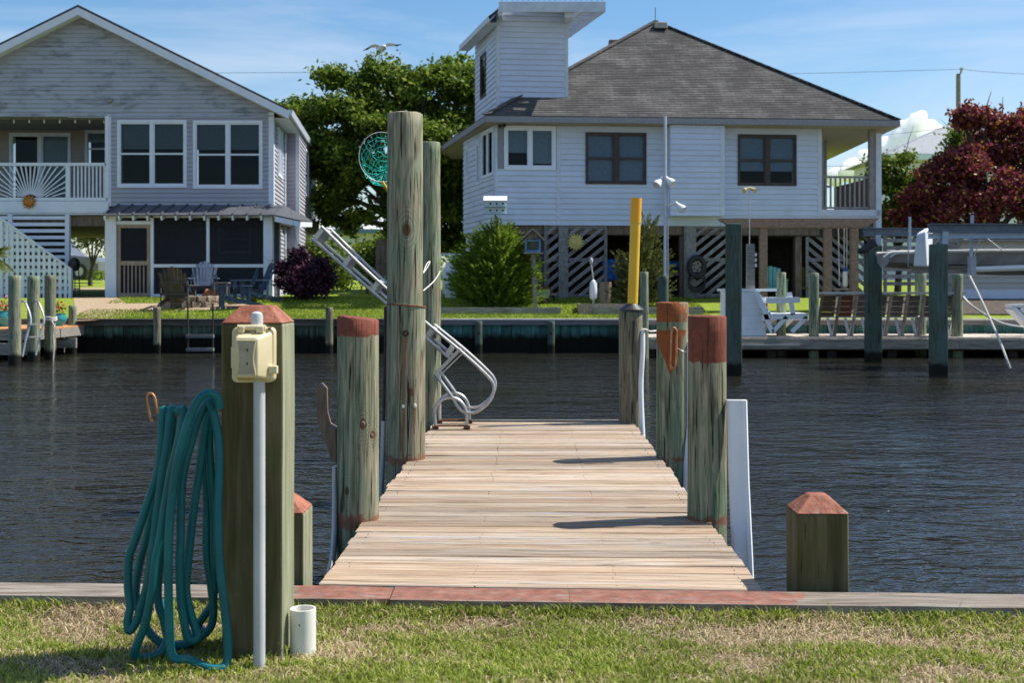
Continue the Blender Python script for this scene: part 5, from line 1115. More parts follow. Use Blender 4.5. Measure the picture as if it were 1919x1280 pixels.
for k in range(15):
    y0 = yd0 + .02 + k * .33; dbox('deck_board', x1d - 1.25 if k > 2 else x0d + .05, x1d - .045, y0, y0 + .22, zd + .16, zd + .2)
dbox('deck_joist', x1d - .62, x1d - .56, yd0 + .01, yd1 - .1, zd + .02, zd + .158)
mb = MB(); mb.box(X(1058, 33.4), X(1072, 33.4), 33.2, 33.9, zd - .12, zd + .155); mb.build('deck_beam', M_TRIMW, rh); mb = MB(); mb.box(X(934, 33.4), X(942, 33.4), 33.15, 33.72, zd - .08, zd + .155); mb.build('deck_beam', M_TRIMW, rh)
for k in range(20):
    xk = x0d + .05 + k * (x1d - x0d - .15) / 19; mb = MB(); mb.box(xk, xk + .05, yd0 - .02, yd0 + .02, zd + .3, zd + 1.2); mb.build('baluster', M_TRIMW, rh)
mb = MB(); mb.box(x0d, x1d, yd0 - .05, yd0 + .06, zd + 1.2, zd + 1.25); mb.build('top_rail', M_TRIMW, rh)
# tower side eave (left)
q0, q1 = Vector((X(936, 33.2), 33.2, Z(14, 33.2))), Vector((X(936, 33.2) - 1.0, 37.2, Z(14, 33.2)))
mb = MB(); off = Vector((-.30, 0, 0)); dz2 = Vector((0, 0, -.22)); a, b, c, d = q0, q1, q1 + off + dz2, q0 + off + dz2; mb.hexa([d - Vector((0, 0, .05)), a - Vector((0, 0, .05)), b - Vector((0, 0, .05)), c - Vector((0, 0, .05)), d, a, b, c]); mb.build('tower_eave', M_SHING_D, rh)
mb = MB(); mb.bar(d - Vector((0, 0, .09)), c - Vector((0, 0, .09)), .04, .15); mb.build('tower_fascia', M_TRIMW, rh)
mb = MB(); mb.add([d + Vector((0, .02, -.17)), Vector((a.x, a.y + .02, d.z - .17)), Vector((b.x, b.y, d.z - .17)), c + Vector((0, 0, -.17))], [(0, 1, 2, 3)]); mb.build('tower_soffit', M_TRIMW, rh)
# floodlight at the corner
q = wf2.pt(.12, ZF(237, 0), .12); mb = MB(); mb.ball(q, (.05, .07, .05), 10, 6); mb.ball(q + Vector((.12, 0, .02)), (.05, .07, .05), 10, 6); mb.build('flood_light', M_DARKSTEEL, rh, True)
# --- right porch of the house: posts, rail, floor
M_GREYPOST = mottled('weathered_porch_post', (.24, .22, .21), (.36, .34, .325), 5, (5, 5, 1), bump=.3)
PZ = ZF(395, wf2.L); e0 = wf2.L; e1 = wf2.L + 1.62
for (u, off, w_) in ((e1 - .12, -.02, .16), (e0 + .02, -.03, .14)): wf2.panel(rh, 'porch_post', M_GREYPOST, u - w_ / 2, u + w_ / 2, PZ - .25, ZTOP - .02, off - .16, off)
wf2.panel(rh, 'porch_post', M_GREYPOST, e1 - .62, e1 - .46, PZ - .1, ZTOP, -3.0, -2.84)
wf2.panel(rh, 'corner_board', M_TRIMW, e1 - .035, e1 + .12, PZ - .5, ZTOP - .1, -.19, .03)
mb = MB(); wf2.quadbox(mb, e0, e1 + .06, PZ - .25, PZ, -3.4, .0); mb.build('porch_floor', M_TRIMW, rh)
mb = MB(); wf2.quadbox(mb, e0 - .02, e1 + .1, PZ - .14, PZ + .04, .002, .03); mb.build('porch_rim', M_TRIMW, rh)
for off in (-.1, -3.3):
    wf2.panel(rh, 'porch_rail', M_GREYPOST, e0 + .1, e1 - .21, PZ + .93, PZ + .99, off - .03, off + .03); wf2.panel(rh, 'porch_rail', M_GREYPOST, e0 + .1, e1 - .21, PZ + .07, PZ + .12, off - .03, off + .03)
    for k in range(9): u = e0 + .16 + k * .138; wf2.panel(rh, 'baluster', M_GREYPOST, u, u + .045, PZ + .12, PZ + .93, off - .02, off + .02)
mb = MB(); rw = Wall((wf2.pt(e1 - .05, 0, -.2).x, wf2.pt(e1 - .05, 0, -.2).y), (wf2.pt(e1 - .05, 0, -3.3).x, wf2.pt(e1 - .05, 0, -3.3).y))
rw.panel(rh, 'side_rail_panel', M_BROWNWOOD, 0, rw.L, PZ + .05, PZ + .95, -.03, .0)
pw = Wall((wf2.pt(wf2.L - .02, 0, -.15).x, wf2.pt(wf2.L - .02, 0, -.15).y), (wf2.pt(wf2.L - .02, 0, -6).x, wf2.pt(wf2.L - .02, 0, -6).y)); mb = MB(); pw.quadbox(mb, 0, pw.L, ZB, ZTOP, -.12, -.002); wq = mb.build('porch_side_wall', M_SID_R, rh); pw.siding(wq, M_SID_R, ZB, ZTOP, CR)
bt = thing('rolled_blind', 'rolled bamboo blind under the porch beam of the white house', 'blind', wf2.pt(e0 + .3, ZTOP - .4, -2.8)); mb = MB(); mb.tube([wf2.pt(e0 + .25, ZTOP - .33, -2.9), wf2.pt(e0 + .95, ZTOP - .33, -2.9)], .11, 10); mb.build('roll', M_TANWOOD, bt, True)

# ------------------------------------------------------------------ right hand dock
DZ = .145; YD0, YD1 = 27.25, 29.36
rdk = thing('long_dock', 'long grey dock along the bulkhead of the white house', 'dock', (10, 28, WATER))
M_DECKP = mottled('bleached_dock_board', (.42, .36, .30), (.60, .53, .46), 5, (8, 1, 8), bump=.3, rnd=(.8, 1.12))
mb = MB(); mb.box(-.066, .066, YD0, YD1, DZ - .04, DZ); me = mb.mesh('dock_board', M_DECKP); x_ = X(1205, 28)
while x_ < 14.0: put('dock_board', me, (x_, 0, random.uniform(-.003, .003)), rdk); x_ += .14
xd0 = X(1205, 28) - .07
for i, (a, b) in enumerate(((xd0, 7.6), (7.61, 9.55), (9.56, 14))):
    mb = MB(); mb.box(a, b, YD0 - .05 - .01 * (i % 2), YD0 - .004, DZ - .26, DZ - .042 + .036 * (i == 0) * 0); mb.build('fascia_board', M_OLDWOOD, rdk)
mb = MB(); mb.box(X(1390, 27), X(1502, 27), YD0 - .10, YD0 - .065, DZ - .185, DZ - .15); mb.build('rub_rail', M_CAPG, rdk)
for x_ in np.linspace(xd0 + .2, 13.6, 9):
    mb = MB(); mb.box(x_ - .1, x_ + .1, YD0 + .3, YD0 + .5, -1.2, DZ - .05); mb.build('dock_pile', M_DARKWOOD, rdk)
mb = MB(); mb.box(xd0, 14, YD0 + .08, YD0 + .13, DZ - .30, DZ - .045); mb.box(xd0, 14, YD1 - .2, YD1 - .15, DZ - .30, DZ - .045); mb.build('stringer', M_DARKWOOD, rdk)
M_PT = pile_mat('lift_pile_teal', .5, teal=True, wet=True); M_PT2 = pile_mat('lift_pile_teal_pale', .6, teal=True, wet=True, dark=1.15); M_PG = pile_mat('dock_pile_sage', .8, dark=1.05)
def sqpile(label, px_, w_, top, Yv, mat, zb=-1.3):
    a, b = X(px_ - w_ / 2, Yv), X(px_ + w_ / 2, Yv); rt = thing('lift_piling', label, 'piling', ((a + b) / 2, Yv, WATER)); mb = MB(); mb.box(a, b, Yv, Yv + (b - a), zb, Z(top, Yv)); mb.build('timber', mat, rt, bevel=.015); return rt
sqpile('tall square teal piling left of the white dock box', 1377, 27, 418, 21.6, M_PT); sqpile('tall square teal piling in front of the middle of the slatted bench', 1640, 27, 460, 25.6, M_PT); sqpile('tall square teal piling beside the white wedge shaped cover', 1763, 28, 457, 21.6, M_PT2)
for (a, w_, top, Yv, lab, mt) in ((1464, 18, 511, 28.3, 'sage green dock piling behind the white settee', M_PG), (1525, 19, 512, 27.5, 'sage green dock piling at the left end of the slatted bench', M_PG), (1725, 21, 512, 28.6, 'sage green dock piling behind the slatted bench, near the white cover', M_PG), (1794, 21, 514, 27.6, 'sage green dock piling at the right end of the slatted bench', M_PG), (1207, 17, 510, 27.0, 'sage green piling just right of the yellow pole', M_PG), (1243, 20, 517, 25.0, 'teal piling carrying the tall floodlight mast', M_PT)):
    rt = pile('dock_piling', lab, X(a, Yv), Yv, w_ / 2 * Yv / F, Z(top, Yv), mt, -1.2, seg=18, cat='piling')
# white dock box and settee
M_WB = mottled('white_dock_paint', (.70, .75, .80), (.80, .83, .86), 4, rough=.5, bump=.08)
db = thing('dock_box', 'white slant fronted dock box beside the white settee', 'dock box', (X(1415, 28), 28, DZ)); Yb = 27.75
def kx(p): return X(p, Yb)
def kz(p): return Z(p, Yb)
mb = MB(); mb.prism([(kx(1360), DZ + .01), (kx(1437), DZ + .01), (kx(1417), kz(546)), (kx(1362), kz(546))], 'y', Yb, Yb + .9); mb.build('body', M_WB, db); mb = MB(); mb.box(kx(1356), kx(1455), Yb - .04, Yb + .95, kz(546) + .002, kz(541)); mb.build('lid', M_WB, db)
for k in range(1, 6): mb = MB(); z_ = DZ + .01 + k * .15; mb.box(kx(1362), kx(1436 - k * 3.0), Yb - .008, Yb - .001, z_, z_ + .006); mb.build('board_joint', M_TRIMW, db)
se = thing('settee', 'white slatted settee with wide arms facing right on the long dock', 'bench', (X(1470, 27.7), 27.7, DZ)); Ye = 27.55; Ys2 = 28.75
def ex(p): return X(p, Ye)
def ez(p): return Z(p, Ye)
def ebar(name, a, b, w, h, y0=None, both=True):
    for yy in ((Ye, Ys2) if both else (y0,)): mb = MB(); mb.bar((ex(a[0]), yy, ez(a[1])), (ex(b[0]), yy, ez(b[1])), w, h, (0, 1, 0)) ; mb.build(name, M_WB, se)
ebar('back_leg', (1418, 546), (1447, 623), .10, .04); ebar('brace', (1448, 622), (1474, 594), .09, .04); ebar('arm_post', (1479, 548), (1486, 590), .11, .04); ebar('arm_rest', (1435, 563), (1498, 562), .12, .14); ebar('front_leg', (1484, 622), (1512, 594), .09, .04); ebar('seat_rail', (1428, 594), (1514, 592), .12, .04)
for k in range(6):
    f = k / 5; mb = MB(); p0 = Vector((ex(1421 + 21 * f), Ye + .03, ez(549 + 38 * f))); mb.box(p0.x - .01, p0.x + .03, Ye + .03, Ys2 - .03, p0.z - .06, p0.z + .045); mb.build('back_slat', M_WB, se)
for k in range(7):
    xk = ex(1436) + k * .142; mb = MB(); mb.box(xk, xk + .125, Ye + .03, Ys2 - .03, ez(590), ez(590) + .03); mb.build('seat_slat', M_WB, se)
# long bench seen from behind
bn = thing('long_bench', 'long weathered bench seen from behind on the dock, with white V legs', 'bench', (X(1670, 27.7), 27.7, DZ)); Yn = 27.6
def nx_(p): return X(p, Yn)
def nz_(p): return Z(p, Yn)
mb = MB(); mb.box(nx_(1521), nx_(1809), Yn - .08, Yn + .10, nz_(551), nz_(547)); mb.build('top_rail', M_CAPG, bn)
M_BBACK = [mottled('bench_board_brown', (.10, .065, .05), (.17, .12, .095), 5, (1, 8, 8), bump=.3), mottled('bench_board_red_brown', (.16, .055, .03), (.22, .085, .05), 5, (1, 8, 8), bump=.3), M_OLDWOODB if 'M_OLDWOODB' in globals() else mottled('bench_board_grey_brown', (.12, .10, .085), (.22, .19, .165), 5, (1, 8, 8), bump=.3)]
rib = [1538, 1571, 1603, 1635, 1667, 1698, 1729, 1760, 1792]
for i in range(8):
    a, b = nx_(rib[i]) + .03, nx_(rib[i + 1]) - .03
    for k in range(4):
        z1_ = nz_(554) - k * .125; z0_ = z1_ - .118; mb = MB(); yo = .06 + k * .05; mb.hexa([(a, Yn + yo + .05, z0_), (b, Yn + yo + .05, z0_), (b, Yn + yo + .08, z0_), (a, Yn + yo + .08, z0_), (a, Yn + yo, z1_), (b, Yn + yo, z1_), (b, Yn + yo + .03, z1_), (a, Yn + yo + .03, z1_)]); mb.build('back_board', M_BBACK[0] if i == 0 else M_BBACK[1] if i == 1 else M_BBACK[2], bn)
for i, p in enumerate(rib):
    mb = MB(); mb.bar((nx_(p + 3), Yn - .02, nz_(552)), (nx_(p - 8), Yn - .05 + .02, DZ + .005), .05, .09, (0, 1, 0)); mb.build('back_post', M_TANWOOD if i > 1 else M_BROWNWOOD, bn)
    if i < 8:
        mb = MB(); mb.bar((nx_(p + 18), Yn + .25, nz_(597)), (nx_(p + 26), Yn + .28, DZ + .005), .05, .07, (0, 1, 0)); mb.build('leg', M_WB, bn); mb = MB(); mb.bar((nx_(p + 36), Yn + .25, nz_(597)), (nx_(p + 28), Yn + .28, DZ + .005), .06, .09, (0, 1, 0)); mb.build('leg', M_WB, bn)
mb = MB(); mb.box(nx_(1540), nx_(1790), Yn + .25, Yn + .75, nz_(596), nz_(593.5)); mb.build('seat', M_CAPG, bn)
# --- boat lift and boat
M_GALV = mottled('galvanised_blue_grey', (.10, .125, .16), (.16, .19, .235), 5, rough=.5, metal=.35, bump=.08); M_GALVL = mottled('light_galvanised', (.30, .36, .45), (.40, .46, .54), 5, rough=.45, metal=.3, bump=.05)
bl2 = thing('boat_lift', 'grey steel boat lift beams on teal pilings at the right edge', 'boat lift', at(1770, 640, 24))
def beam(name, pa, pb, c, d, Yv, mat=M_GALV, th=.18, par=None):
    mb = MB(); xa2, xb2, z0_, z1_ = X(pa, Yv), X(pb, Yv), Z(d, Yv), Z(c, Yv); f = (z1_ - z0_) * .12
    mb.box(xa2, xb2, Yv - th / 2, Yv + th / 2, z0_, z0_ + f); mb.box(xa2, xb2, Yv - th / 2, Yv + th / 2, z1_ - f, z1_); mb.box(xa2, xb2, Yv - .02, Yv + .02, z0_ + f, z1_ - f); return mb.build(name, mat, par or bl2)
beam('top_beam', 1740, 2150, 419, 436, 21.75); beam('top_beam', 1740, 2150, 437.5, 447, 21.72, M_GALVL, .1); beam('top_beam', 1618, 2100, 427, 442, 25.75); beam('cradle_beam', 1706, 1826, 499, 512, 23.4, M_OLDWOOD, .12); beam('cradle_beam', 1780, 2100, 472, 497, 24.6, M_OLDWOOD, .12)
for (a, b, c, d, Yv, w_, mt) in ((1770, 434, 1770, 458, 21.7, .11, M_GALVL), (1645, 440, 1645, 462, 25.7, .11, M_GALVL), (1705, 406, 1705, 472, 24.0, .045, M_GALVL), (1822, 403, 1820, 482, 22.6, .05, M_GALVL)):
    mb = MB(); mb.bar(at(a, b, Yv), at(c, d, Yv), w_, w_, (0, 1, 0)); mb.build('upright', mt, bl2)
mb = MB(); mb.box(X(1815, 22.5), X(1826, 22.5), 22.4, 22.55, Z(514, 22.5), Z(480, 22.5)); mb.build('guide_bracket', M_GALVL, bl2)
mot = at(1620, 470, 25.7); mb = MB(); mb.tube([mot, mot + Vector((.22, 0, .16))], .11, 14); mb.tube([mot + Vector((.2, 0, -.1)), mot + Vector((.2, 0, -.45))], .07, 10); mb.tube([mot + Vector((-.15, -.05, .0)), mot + Vector((.0, -.05, .0))], .06, 10); mb.build('hoist_motor', M_DARKSTEEL, bl2, True)
for (pa, pb) in (((1760, 447), (1720, 500)), ((1850, 447), (1880, 470)), ((1702, 442), (1702, 500)), ((1838, 447), (1818, 500))):
    mb = MB(); mb.tube([at(*pa, 23), at(*pb, 23)], .010, 5); mb.build('cable', M_ALU, bl2)
cv = thing('wedge_cover', 'tall pale wedge shaped cover standing on the boat lift', 'motor cover', at(1732, 500, 22.5)); Yv = 22.5
front = [(1711, 499), (1737, 500), (1742, 429), (1718, 437)]; mb = MB(); P = [at(a, b, Yv) for a, b in front] + [at(1748, 498, Yv + .35) + Vector((0, 0, 0)), at(1749, 427, Yv + .35)]
f0 = [at(1711, 499, Yv), at(1738, 500, Yv), at(1734, 432, Yv), at(1717, 438, Yv)]; b0 = [at(1722, 498, Yv + .4), at(1747, 499, Yv + .4), at(1749, 427, Yv + .4), at(1733, 427, Yv + .4)]
mb.add(f0 + b0, [(0, 1, 2, 3), (7, 6, 5, 4), (1, 5, 6, 2), (0, 3, 7, 4), (3, 2, 6, 7), (0, 4, 5, 1)]); mb.build('shell', M_WB, cv, bevel=.03)
bo_ = thing('boat', 'grey open boat with a white gunwale resting on the boat lift', 'boat', at(1840, 505, 24)); Yc = 24.0
M_HULL = mottled('weathered_grey_hull', (.20, .20, .20), (.36, .36, .355), 3, (1, 1, 1), rough=.5, bump=.1); M_HULLW = mottled('white_hull_stripe', (.74, .76, .76), (.82, .83, .83), 3, rough=.4, bump=.02)
secs = []
for i, p in enumerate(np.linspace(1655, 2060, 12)):
    f = i / 11; wv_ = .85 * min(1, .55 + f * 1.2); top = 474 - 3 * f; bot = 498 + 16 * min(1, f * 2)
    secs.append((X(p, Yc), wv_, Z(top, Yc), Z(bot, Yc) - .02))
vs = []; 
for (x_, w_, zt2, zb2) in secs: vs += [(x_, Yc - w_, zt2), (x_, Yc - w_ * .82, (zt2 + zb2) / 2 - .05), (x_, Yc - w_ * .35, zb2), (x_, Yc + w_ * .35, zb2), (x_, Yc + w_ * .82, (zt2 + zb2) / 2 - .05), (x_, Yc + w_, zt2)]
fs = [(i * 6 + j, i * 6 + j + 1, i * 6 + 7 + j, i * 6 + 6 + j) for i in range(11) for j in range(5)] + [tuple(range(6)), tuple(66 + j for j in range(5, -1, -1))]
mb = MB(); mb.add(vs, fs); mb.build('hull', M_HULL, bo_, True)
for s_ in (0, 5):
    mb = MB(); mb.tube([vs[i * 6 + s_] for i in range(12)], .035, 8); mb.build('gunwale', M_CAPG, bo_, True)
mb = MB(); mb.tube([(X(p, Yc - .9), Yc - .88, Z(505 - (p - 1826) * .035, Yc - .9)) for p in (1826, 1900, 2060)], .055, 8); mb.build('rub_rail', M_HULLW, bo_, True)
mb = MB(); mb.tube(smoothpath([at(1656, 482, 23.3), at(1672, 473, 23.3), at(1712, 472, 23.3)], 4), .018, 6); mb.tube(smoothpath([at(1668, 482, 23.3), at(1680, 475, 23.3), at(1712, 474, 23.3)], 4), .018, 6); mb.build('bow_rail', M_WHITEPVC, bo_, True)
# mooring lines on the right
r1 = thing('mooring_line', 'pale mooring line slanting from the boat lift down into the water', 'rope', at(1860, 600, 21)); mb = MB(); mb.tube(smoothpath([at(1816, 515, 22.4), at(1838, 560, 22), at(1862, 613, 21.6), at(1876, 645, 21.3), at(1886, 672, 21.1), at(1893, 690, 21.1)], 5), .02, 7); mb.build('line', M_ROPE, r1, True)
r2 = thing('mooring_line', 'slack tan rope sagging across the dock to the right edge', 'rope', at(1860, 600, 27)); mb = MB(); mb.tube(smoothpath([at(1805, 556, 27.4), at(1820, 572, 27), at(1850, 592, 27), at(1885, 608, 27), at(1940, 616, 27)], 5), .025, 7); mb.build('line', M_ROPE, r2, True)
wb2 = thing('white_bench', 'white slanted bench end at the far right edge of the dock', 'bench', (X(1905, 28), 28, DZ))
for (a, b, w_) in (((1890, 573), (1960, 573), .07), ((1893, 577), (1935, 620), .11), ((1907, 577), (1948, 612), .09)): mb = MB(); mb.bar(at(*a, 28), at(*b, 28), w_, .5, (0, 1, 0)) if False else mb.bar(at(*a, 28), at(*b, 28), .4, w_, (0, 0, 1)); mb.build('slat', M_WB, wb2)
# white shed base behind the lift
sh = thing('low_shed', 'low pale sided shed behind the boat lift', 'shed', (X(1850, 33), 33, gz(33))); wsh = Wall((X(1800, 33.4), 33.4), (X(1990, 33.4), 33.4)); mb = MB(); wsh.quadbox(mb, 0, wsh.L, gz(33), Z(452, 33.4), -2.0, -.002); q = mb.build('wall', M_SID_R, sh); wsh.siding(q, vinyl('beige_siding', (.42, .41, .38)), gz(33) + .35, Z(452, 33.4), .15)
mb = MB(); wsh.quadbox(mb, -.2, wsh.L + .2, Z(452, 33.4) + .002, Z(449, 33.4), -2.1, .2); mb.build('roof', M_GREYPANEL, sh)
fc = thing('slat_fence', 'weathered horizontal slat fence behind the boat lift', 'fence', (X(1710, 32.8), 32.8, gz(33)))
for k in range(8):
    z_ = Z(535 - k * 13.5, 32.8); mb = MB(); mb.box(X(1655, 32.8), X(1795, 32.8), 32.8, 32.83, z_, z_ + .10); mb.build('slat', M_SLAT, fc)
for p in (1657, 1702, 1748, 1792): mb = MB(); mb.box(X(p, 32.85), X(p + 5, 32.85), 32.835, 32.93, gz(33) - .1, Z(436, 32.85)); mb.build('post', M_SLAT, fc)

# ------------------------------------------------------------------ pergola and things by the white house
M_PERG = mottled('brown_pergola', (.17, .115, .085), (.27, .19, .145), 4, (3, 3, 3), bump=.25)
pg = thing('pergola', 'brown pergola with scalloped beam ends in front of the white house', 'pergola', (X(1500, 31.3), 31.3, gz(31.3))); Yg = 31.2
for yy in (Yg, Yg + .35):
    mb = MB(); zt2, zb2 = Z(409, Yg), Z(426, Yg); xl3, xr3 = X(1348, Yg), X(1648, Yg); mb.prism([(xl3, zt2), (xr3, zt2), (xr3 - .12, zt2 - .09), (xr3 - .32, zb2 + .03), (xr3 - .42, zb2), (xl3 + .42, zb2), (xl3 + .32, zb2 + .03), (xl3 + .12, zt2 - .09)], 'y', yy - .04, yy + .04); mb.build('beam', M_PERG, pg)
    for p in ((1432, 1553, 1603) if yy == Yg else ()):
        mb = MB(); mb.box(X(p - 7, Yg), X(p + 7, Yg), yy + .045, yy + .22, gz(yy) - .1, zt2 - .02); mb.build('post', M_PERG, pg)
sw_ = thing('hanging_swing', 'rope swing with a worn white buoy hanging from the pergola', 'swing', at(1578, 538, 31.4))
for p in (1571, 1582, 1587): mb = MB(); mb.tube([at(p, 427, 31.4), at(p + (2 if p == 1571 else 0), 536 if p == 1571 else 505, 31.4)], .012, 6); mb.build('rope', M_ROPE, sw_)
mb = MB(); q = at(1584, 538, 31.4); mb.lathe((q.x, q.y, q.z), [(.03, 0), (.065, .03), (.07, .2), (.065, .40), (.03, .45)], 12); mb.build('buoy', M_WHITEPVC, sw_, True); mb = MB(); mb.lathe((q.x, q.y, q.z), [(.066, .40), (.06, .46), (.02, .53)], 12); mb.build('buoy_cap', flat('blue_plastic', (.03, .10, .30)), sw_, True); mb = MB(); mb.box(X(1563, 31.4), X(1592, 31.4), 31.3, 31.5, Z(543, 31.4), Z(540.5, 31.4)); mb.build('seat', M_TANWOOD, sw_)
def pole_light(name, label, px_, Yv, top, bottom, r, heads, mat=M_ALU):
    rt = thing(name, label, 'lamp', at(px_, bottom, Yv)); mb = MB(); mb.tube([at(px_, bottom, Yv), at(px_, top, Yv)], r, 8); mb.build('pole', mat, rt, True)
    for (hx_, hy_, tilt) in heads:
        mb = MB(); q = at(hx_, hy_, Yv); d = Vector((.06 * tilt, -.05, -.07)); mb.tube([q - d * .8, q, q + d, q + d * 1.6], [.03, .04, .085, .09], 12); mb.build('lamp_head', M_VINYL, rt, True); mb = MB(); mb.tube([at(px_, hy_ + 2, Yv), q - d * .6], .012, 6); mb.build('arm', M_ALU, rt)
    return rt
pole_light('floodlight_mast', 'tall slim white mast with three white floodlights on the teal piling', 1246.5, 25.0, 217, 520, .030, [(1238, 337, -1), (1251, 335, 1), (1271, 384, 1)], mottled('pale_mast_paint', (.50, .54, .60), (.60, .63, .68), 5, rough=.4))
q = thing('mast_conduit', 'grey conduit beside the floodlight mast', 'conduit', at(1252, 520, 25)); mb = MB(); mb.tube([at(1251.5, 520, 25.0), at(1251.5, 340, 25.0)], .014, 6); mb.build('pipe', M_GALVL, q, True)
fp = thing('flood_post', 'grey post with a thin rod and twin floodlights near the pergola', 'lamp', at(1405, 545, 27.9)); mb = MB(); mb.box(X(1399, 27.9), X(1413, 27.9), 27.8, 27.97, DZ, Z(457, 27.9)); mb.build('post', M_OLDWOOD, fp); mb = MB(); mb.tube([at(1404.5, 458, 27.9), at(1404.5, 355, 27.9)], .013, 6); mb.build('rod', M_ALU, fp)
for a, tl_ in ((1397, -1), (1412, 1)): q = at(a, 355, 27.9); mb = MB(); mb.tube([at(1404.5, 352, 27.9), q, q + Vector((.04 * tl_, -.06, -.03))], [.03, .045, .06], 10); mb.build('lamp_head', mottled('amber_lamp', (.55, .42, .22), (.65, .55, .32), 9), fp, True)
for k in range(3): mb = MB(); mb.box(X(1413, 27.9) + .002, X(1417, 27.9), 27.8, 27.9, Z(480 + k * 10, 27.9), Z(474 + k * 10, 27.9)); mb.build('junction_box', M_WHITEPVC, fp)
# sun ornament on the slat screen
ys_ = thing('yellow_sun_ornament', 'pale yellow sun face with wavy rays on the slat screen', 'ornament', wf2.pt(UF(1078), ZF(472, 2), .05)); M_SUNY = mottled('pale_yellow_paint', (.55, .43, .12), (.66, .56, .22), 8, bump=.2)
c_ = wf2.pt(UF(1078), ZF(453, 2), .05); mb = MB(); mb.ball(c_, (.15, .04, .15), 16, 8); mb.build('face', M_SUNY, ys_, True)
for k in range(16):
    a = 2 * math.pi * k / 16; d = Vector((math.cos(a), 0, math.sin(a))); e = Vector((-math.sin(a), 0, math.cos(a))); P = [c_ + d * .13 + e * .035, c_ + d * .13 - e * .035, c_ + d * .19 + e * .0, c_ + d * .24 + e * .05, c_ + d * .19 + e * .045]; th = Vector((0, .012, 0))
    mb = MB(); mb.add([v - th for v in P] + [v + th for v in P], [(0, 1, 2, 3, 4), (9, 8, 7, 6, 5)] + [(i, 5 + i, 5 + (i + 1) % 5, (i + 1) % 5) for i in range(5)]); mb.build('ray', M_SUNY, ys_)
ty = thing('wall_tyre', 'dark tyre and coiled hose hung on the right slat screen', 'tyre', wf2.pt(UF(1304), ZF(540, 3), .12)); c_ = wf2.pt(UF(1304), ZF(500, 3), .12)
mb = MB(); mb.tube([c_ + Vector((.20 * math.cos(a), 0, .26 * math.sin(a))) for a in np.linspace(0, 6.283, 28, endpoint=False)], .075, 10, closed=True); mb.build('tread', M_BLACK, ty, True); mb = MB(); mb.tube([c_ + Vector((0, .02, 0)), c_ + Vector((0, -.02, 0))], .16, 18); mb.build('rim', M_OLDWOOD, ty, True)
for k in range(5): a = 2 * math.pi * k / 5; q = c_ + Vector((.09 * math.cos(a), -.022, .09 * math.sin(a))); mb = MB(); mb.tube([q, q + Vector((0, .005, 0))], .032, 8); mb.build('rim_hole', M_BLACK, ty)
for j in range(3): mb = MB(); mb.tube([c_ + Vector((.22 * math.cos(a), -.02 * j, -.36 - .05 * j + .22 * math.sin(a))) for a in np.linspace(0, 6.283, 22, endpoint=False)], .03, 7, closed=True); mb.build('hose_coil', M_BLACK, ty, True)
# birdhouse on pole, feeder on post
bh = thing('martin_house', 'pale two-storey birdhouse on a thin pole above the cedar bush', 'birdhouse', gpt(928, 576)); Yh = 31.6
M_BHW = mottled('pale_green_white_paint', (.48, .58, .58), (.60, .68, .67), 6, bump=.1); M_BHT = flat('sage_teal_paint', (.20, .36, .35))
def hx_(p): return X(p, Yh)
def hz_(p): return Z(p, Yh)
mb = MB(); mb.box(hx_(908), hx_(948), Yh, Yh + .4, hz_(400), hz_(375)); mb.build('body', M_BHW, bh); mb = MB(); mb.prism([(Yh - .06, hz_(375.5)), (Yh + .46, hz_(375.5)), (Yh + .2, hz_(366))], 'x', hx_(906), hx_(950)); mb.build('roof', M_VINYL, bh)
for z_ in (387, 400.5): mb = MB(); mb.box(hx_(907), hx_(949), Yh - .09, Yh - .002, hz_(z_ + 1.3), hz_(z_)); mb.build('ledge', M_BHT, bh)
for i in range(3):
    for z_ in (381.5, 394): q = at(919 + i * 11.7, z_, Yh - .004); mb = MB(); mb.tube([q, q + Vector((0, .02, 0))], .028, 10); mb.build('entrance_hole', M_BLACK, bh)
mb = MB(); q = at(928, 402, Yh + .2); mb.tube([(q.x, q.y, gz(q.y) - .1), (q.x, q.y, q.z + .02)], .022, 8); mb.build('pole', M_ALU, bh, True)
fd = thing('bird_feeder', 'blue framed bird feeder with a pitched roof on a grey post', 'bird feeder', gpt(1003, 577)); b_ = gpt(1003, 577); Yq = b_.y
mb = MB(); mb.bar((X(1003.5, Yq), Yq, b_.z - .1), (X(999, Yq), Yq, Z(476, Yq)), .11, .11, (0, 1, 0)); mb.build('post', M_OLDWOOD, fd)
mb = MB(); mb.box(X(981, Yq), X(1018, Yq), Yq - .28, Yq + .28, Z(476, Yq) + .002, Z(473, Yq)); mb.build('tray', M_OLDWOOD, fd)
M_BLUEP = flat('blue_frame_paint', (.10, .26, .45))
for a in (984, 1010):
    for dy in (-.2, .18): mb = MB(); mb.box(X(a, Yq), X(a + 3, Yq), Yq + dy, Yq + dy + .04, Z(473, Yq) + .001, Z(448, Yq)); mb.build('frame_post', M_BLUEP, fd)
mb = MB(); mb.box(X(984, Yq), X(1013, Yq), Yq - .205, Yq - .18, Z(472.8, Yq), Z(469, Yq)); mb.box(X(984, Yq), X(1013, Yq), Yq - .205, Yq - .18, Z(452, Yq), Z(450, Yq)); mb.build('frame_rail', M_BLUEP, fd); mb = MB(); mb.box(X(987.2, Yq), X(1009.8, Yq), Yq - .19, Yq - .186, Z(468.8, Yq), Z(452.2, Yq)); mb.build('pane', M_GLASS, fd)
for s_ in (-1, 1): mb = MB(); a = Vector((X(998, Yq), Yq, Z(429, Yq))); e = Vector((X(998 + s_ * 22, Yq), Yq, Z(450, Yq))); mb.bar(a, e, .62, .035, Vector((e - a).cross(Vector((0, 1, 0))))); mb.build('roof_board', M_OLDWOOD, fd)
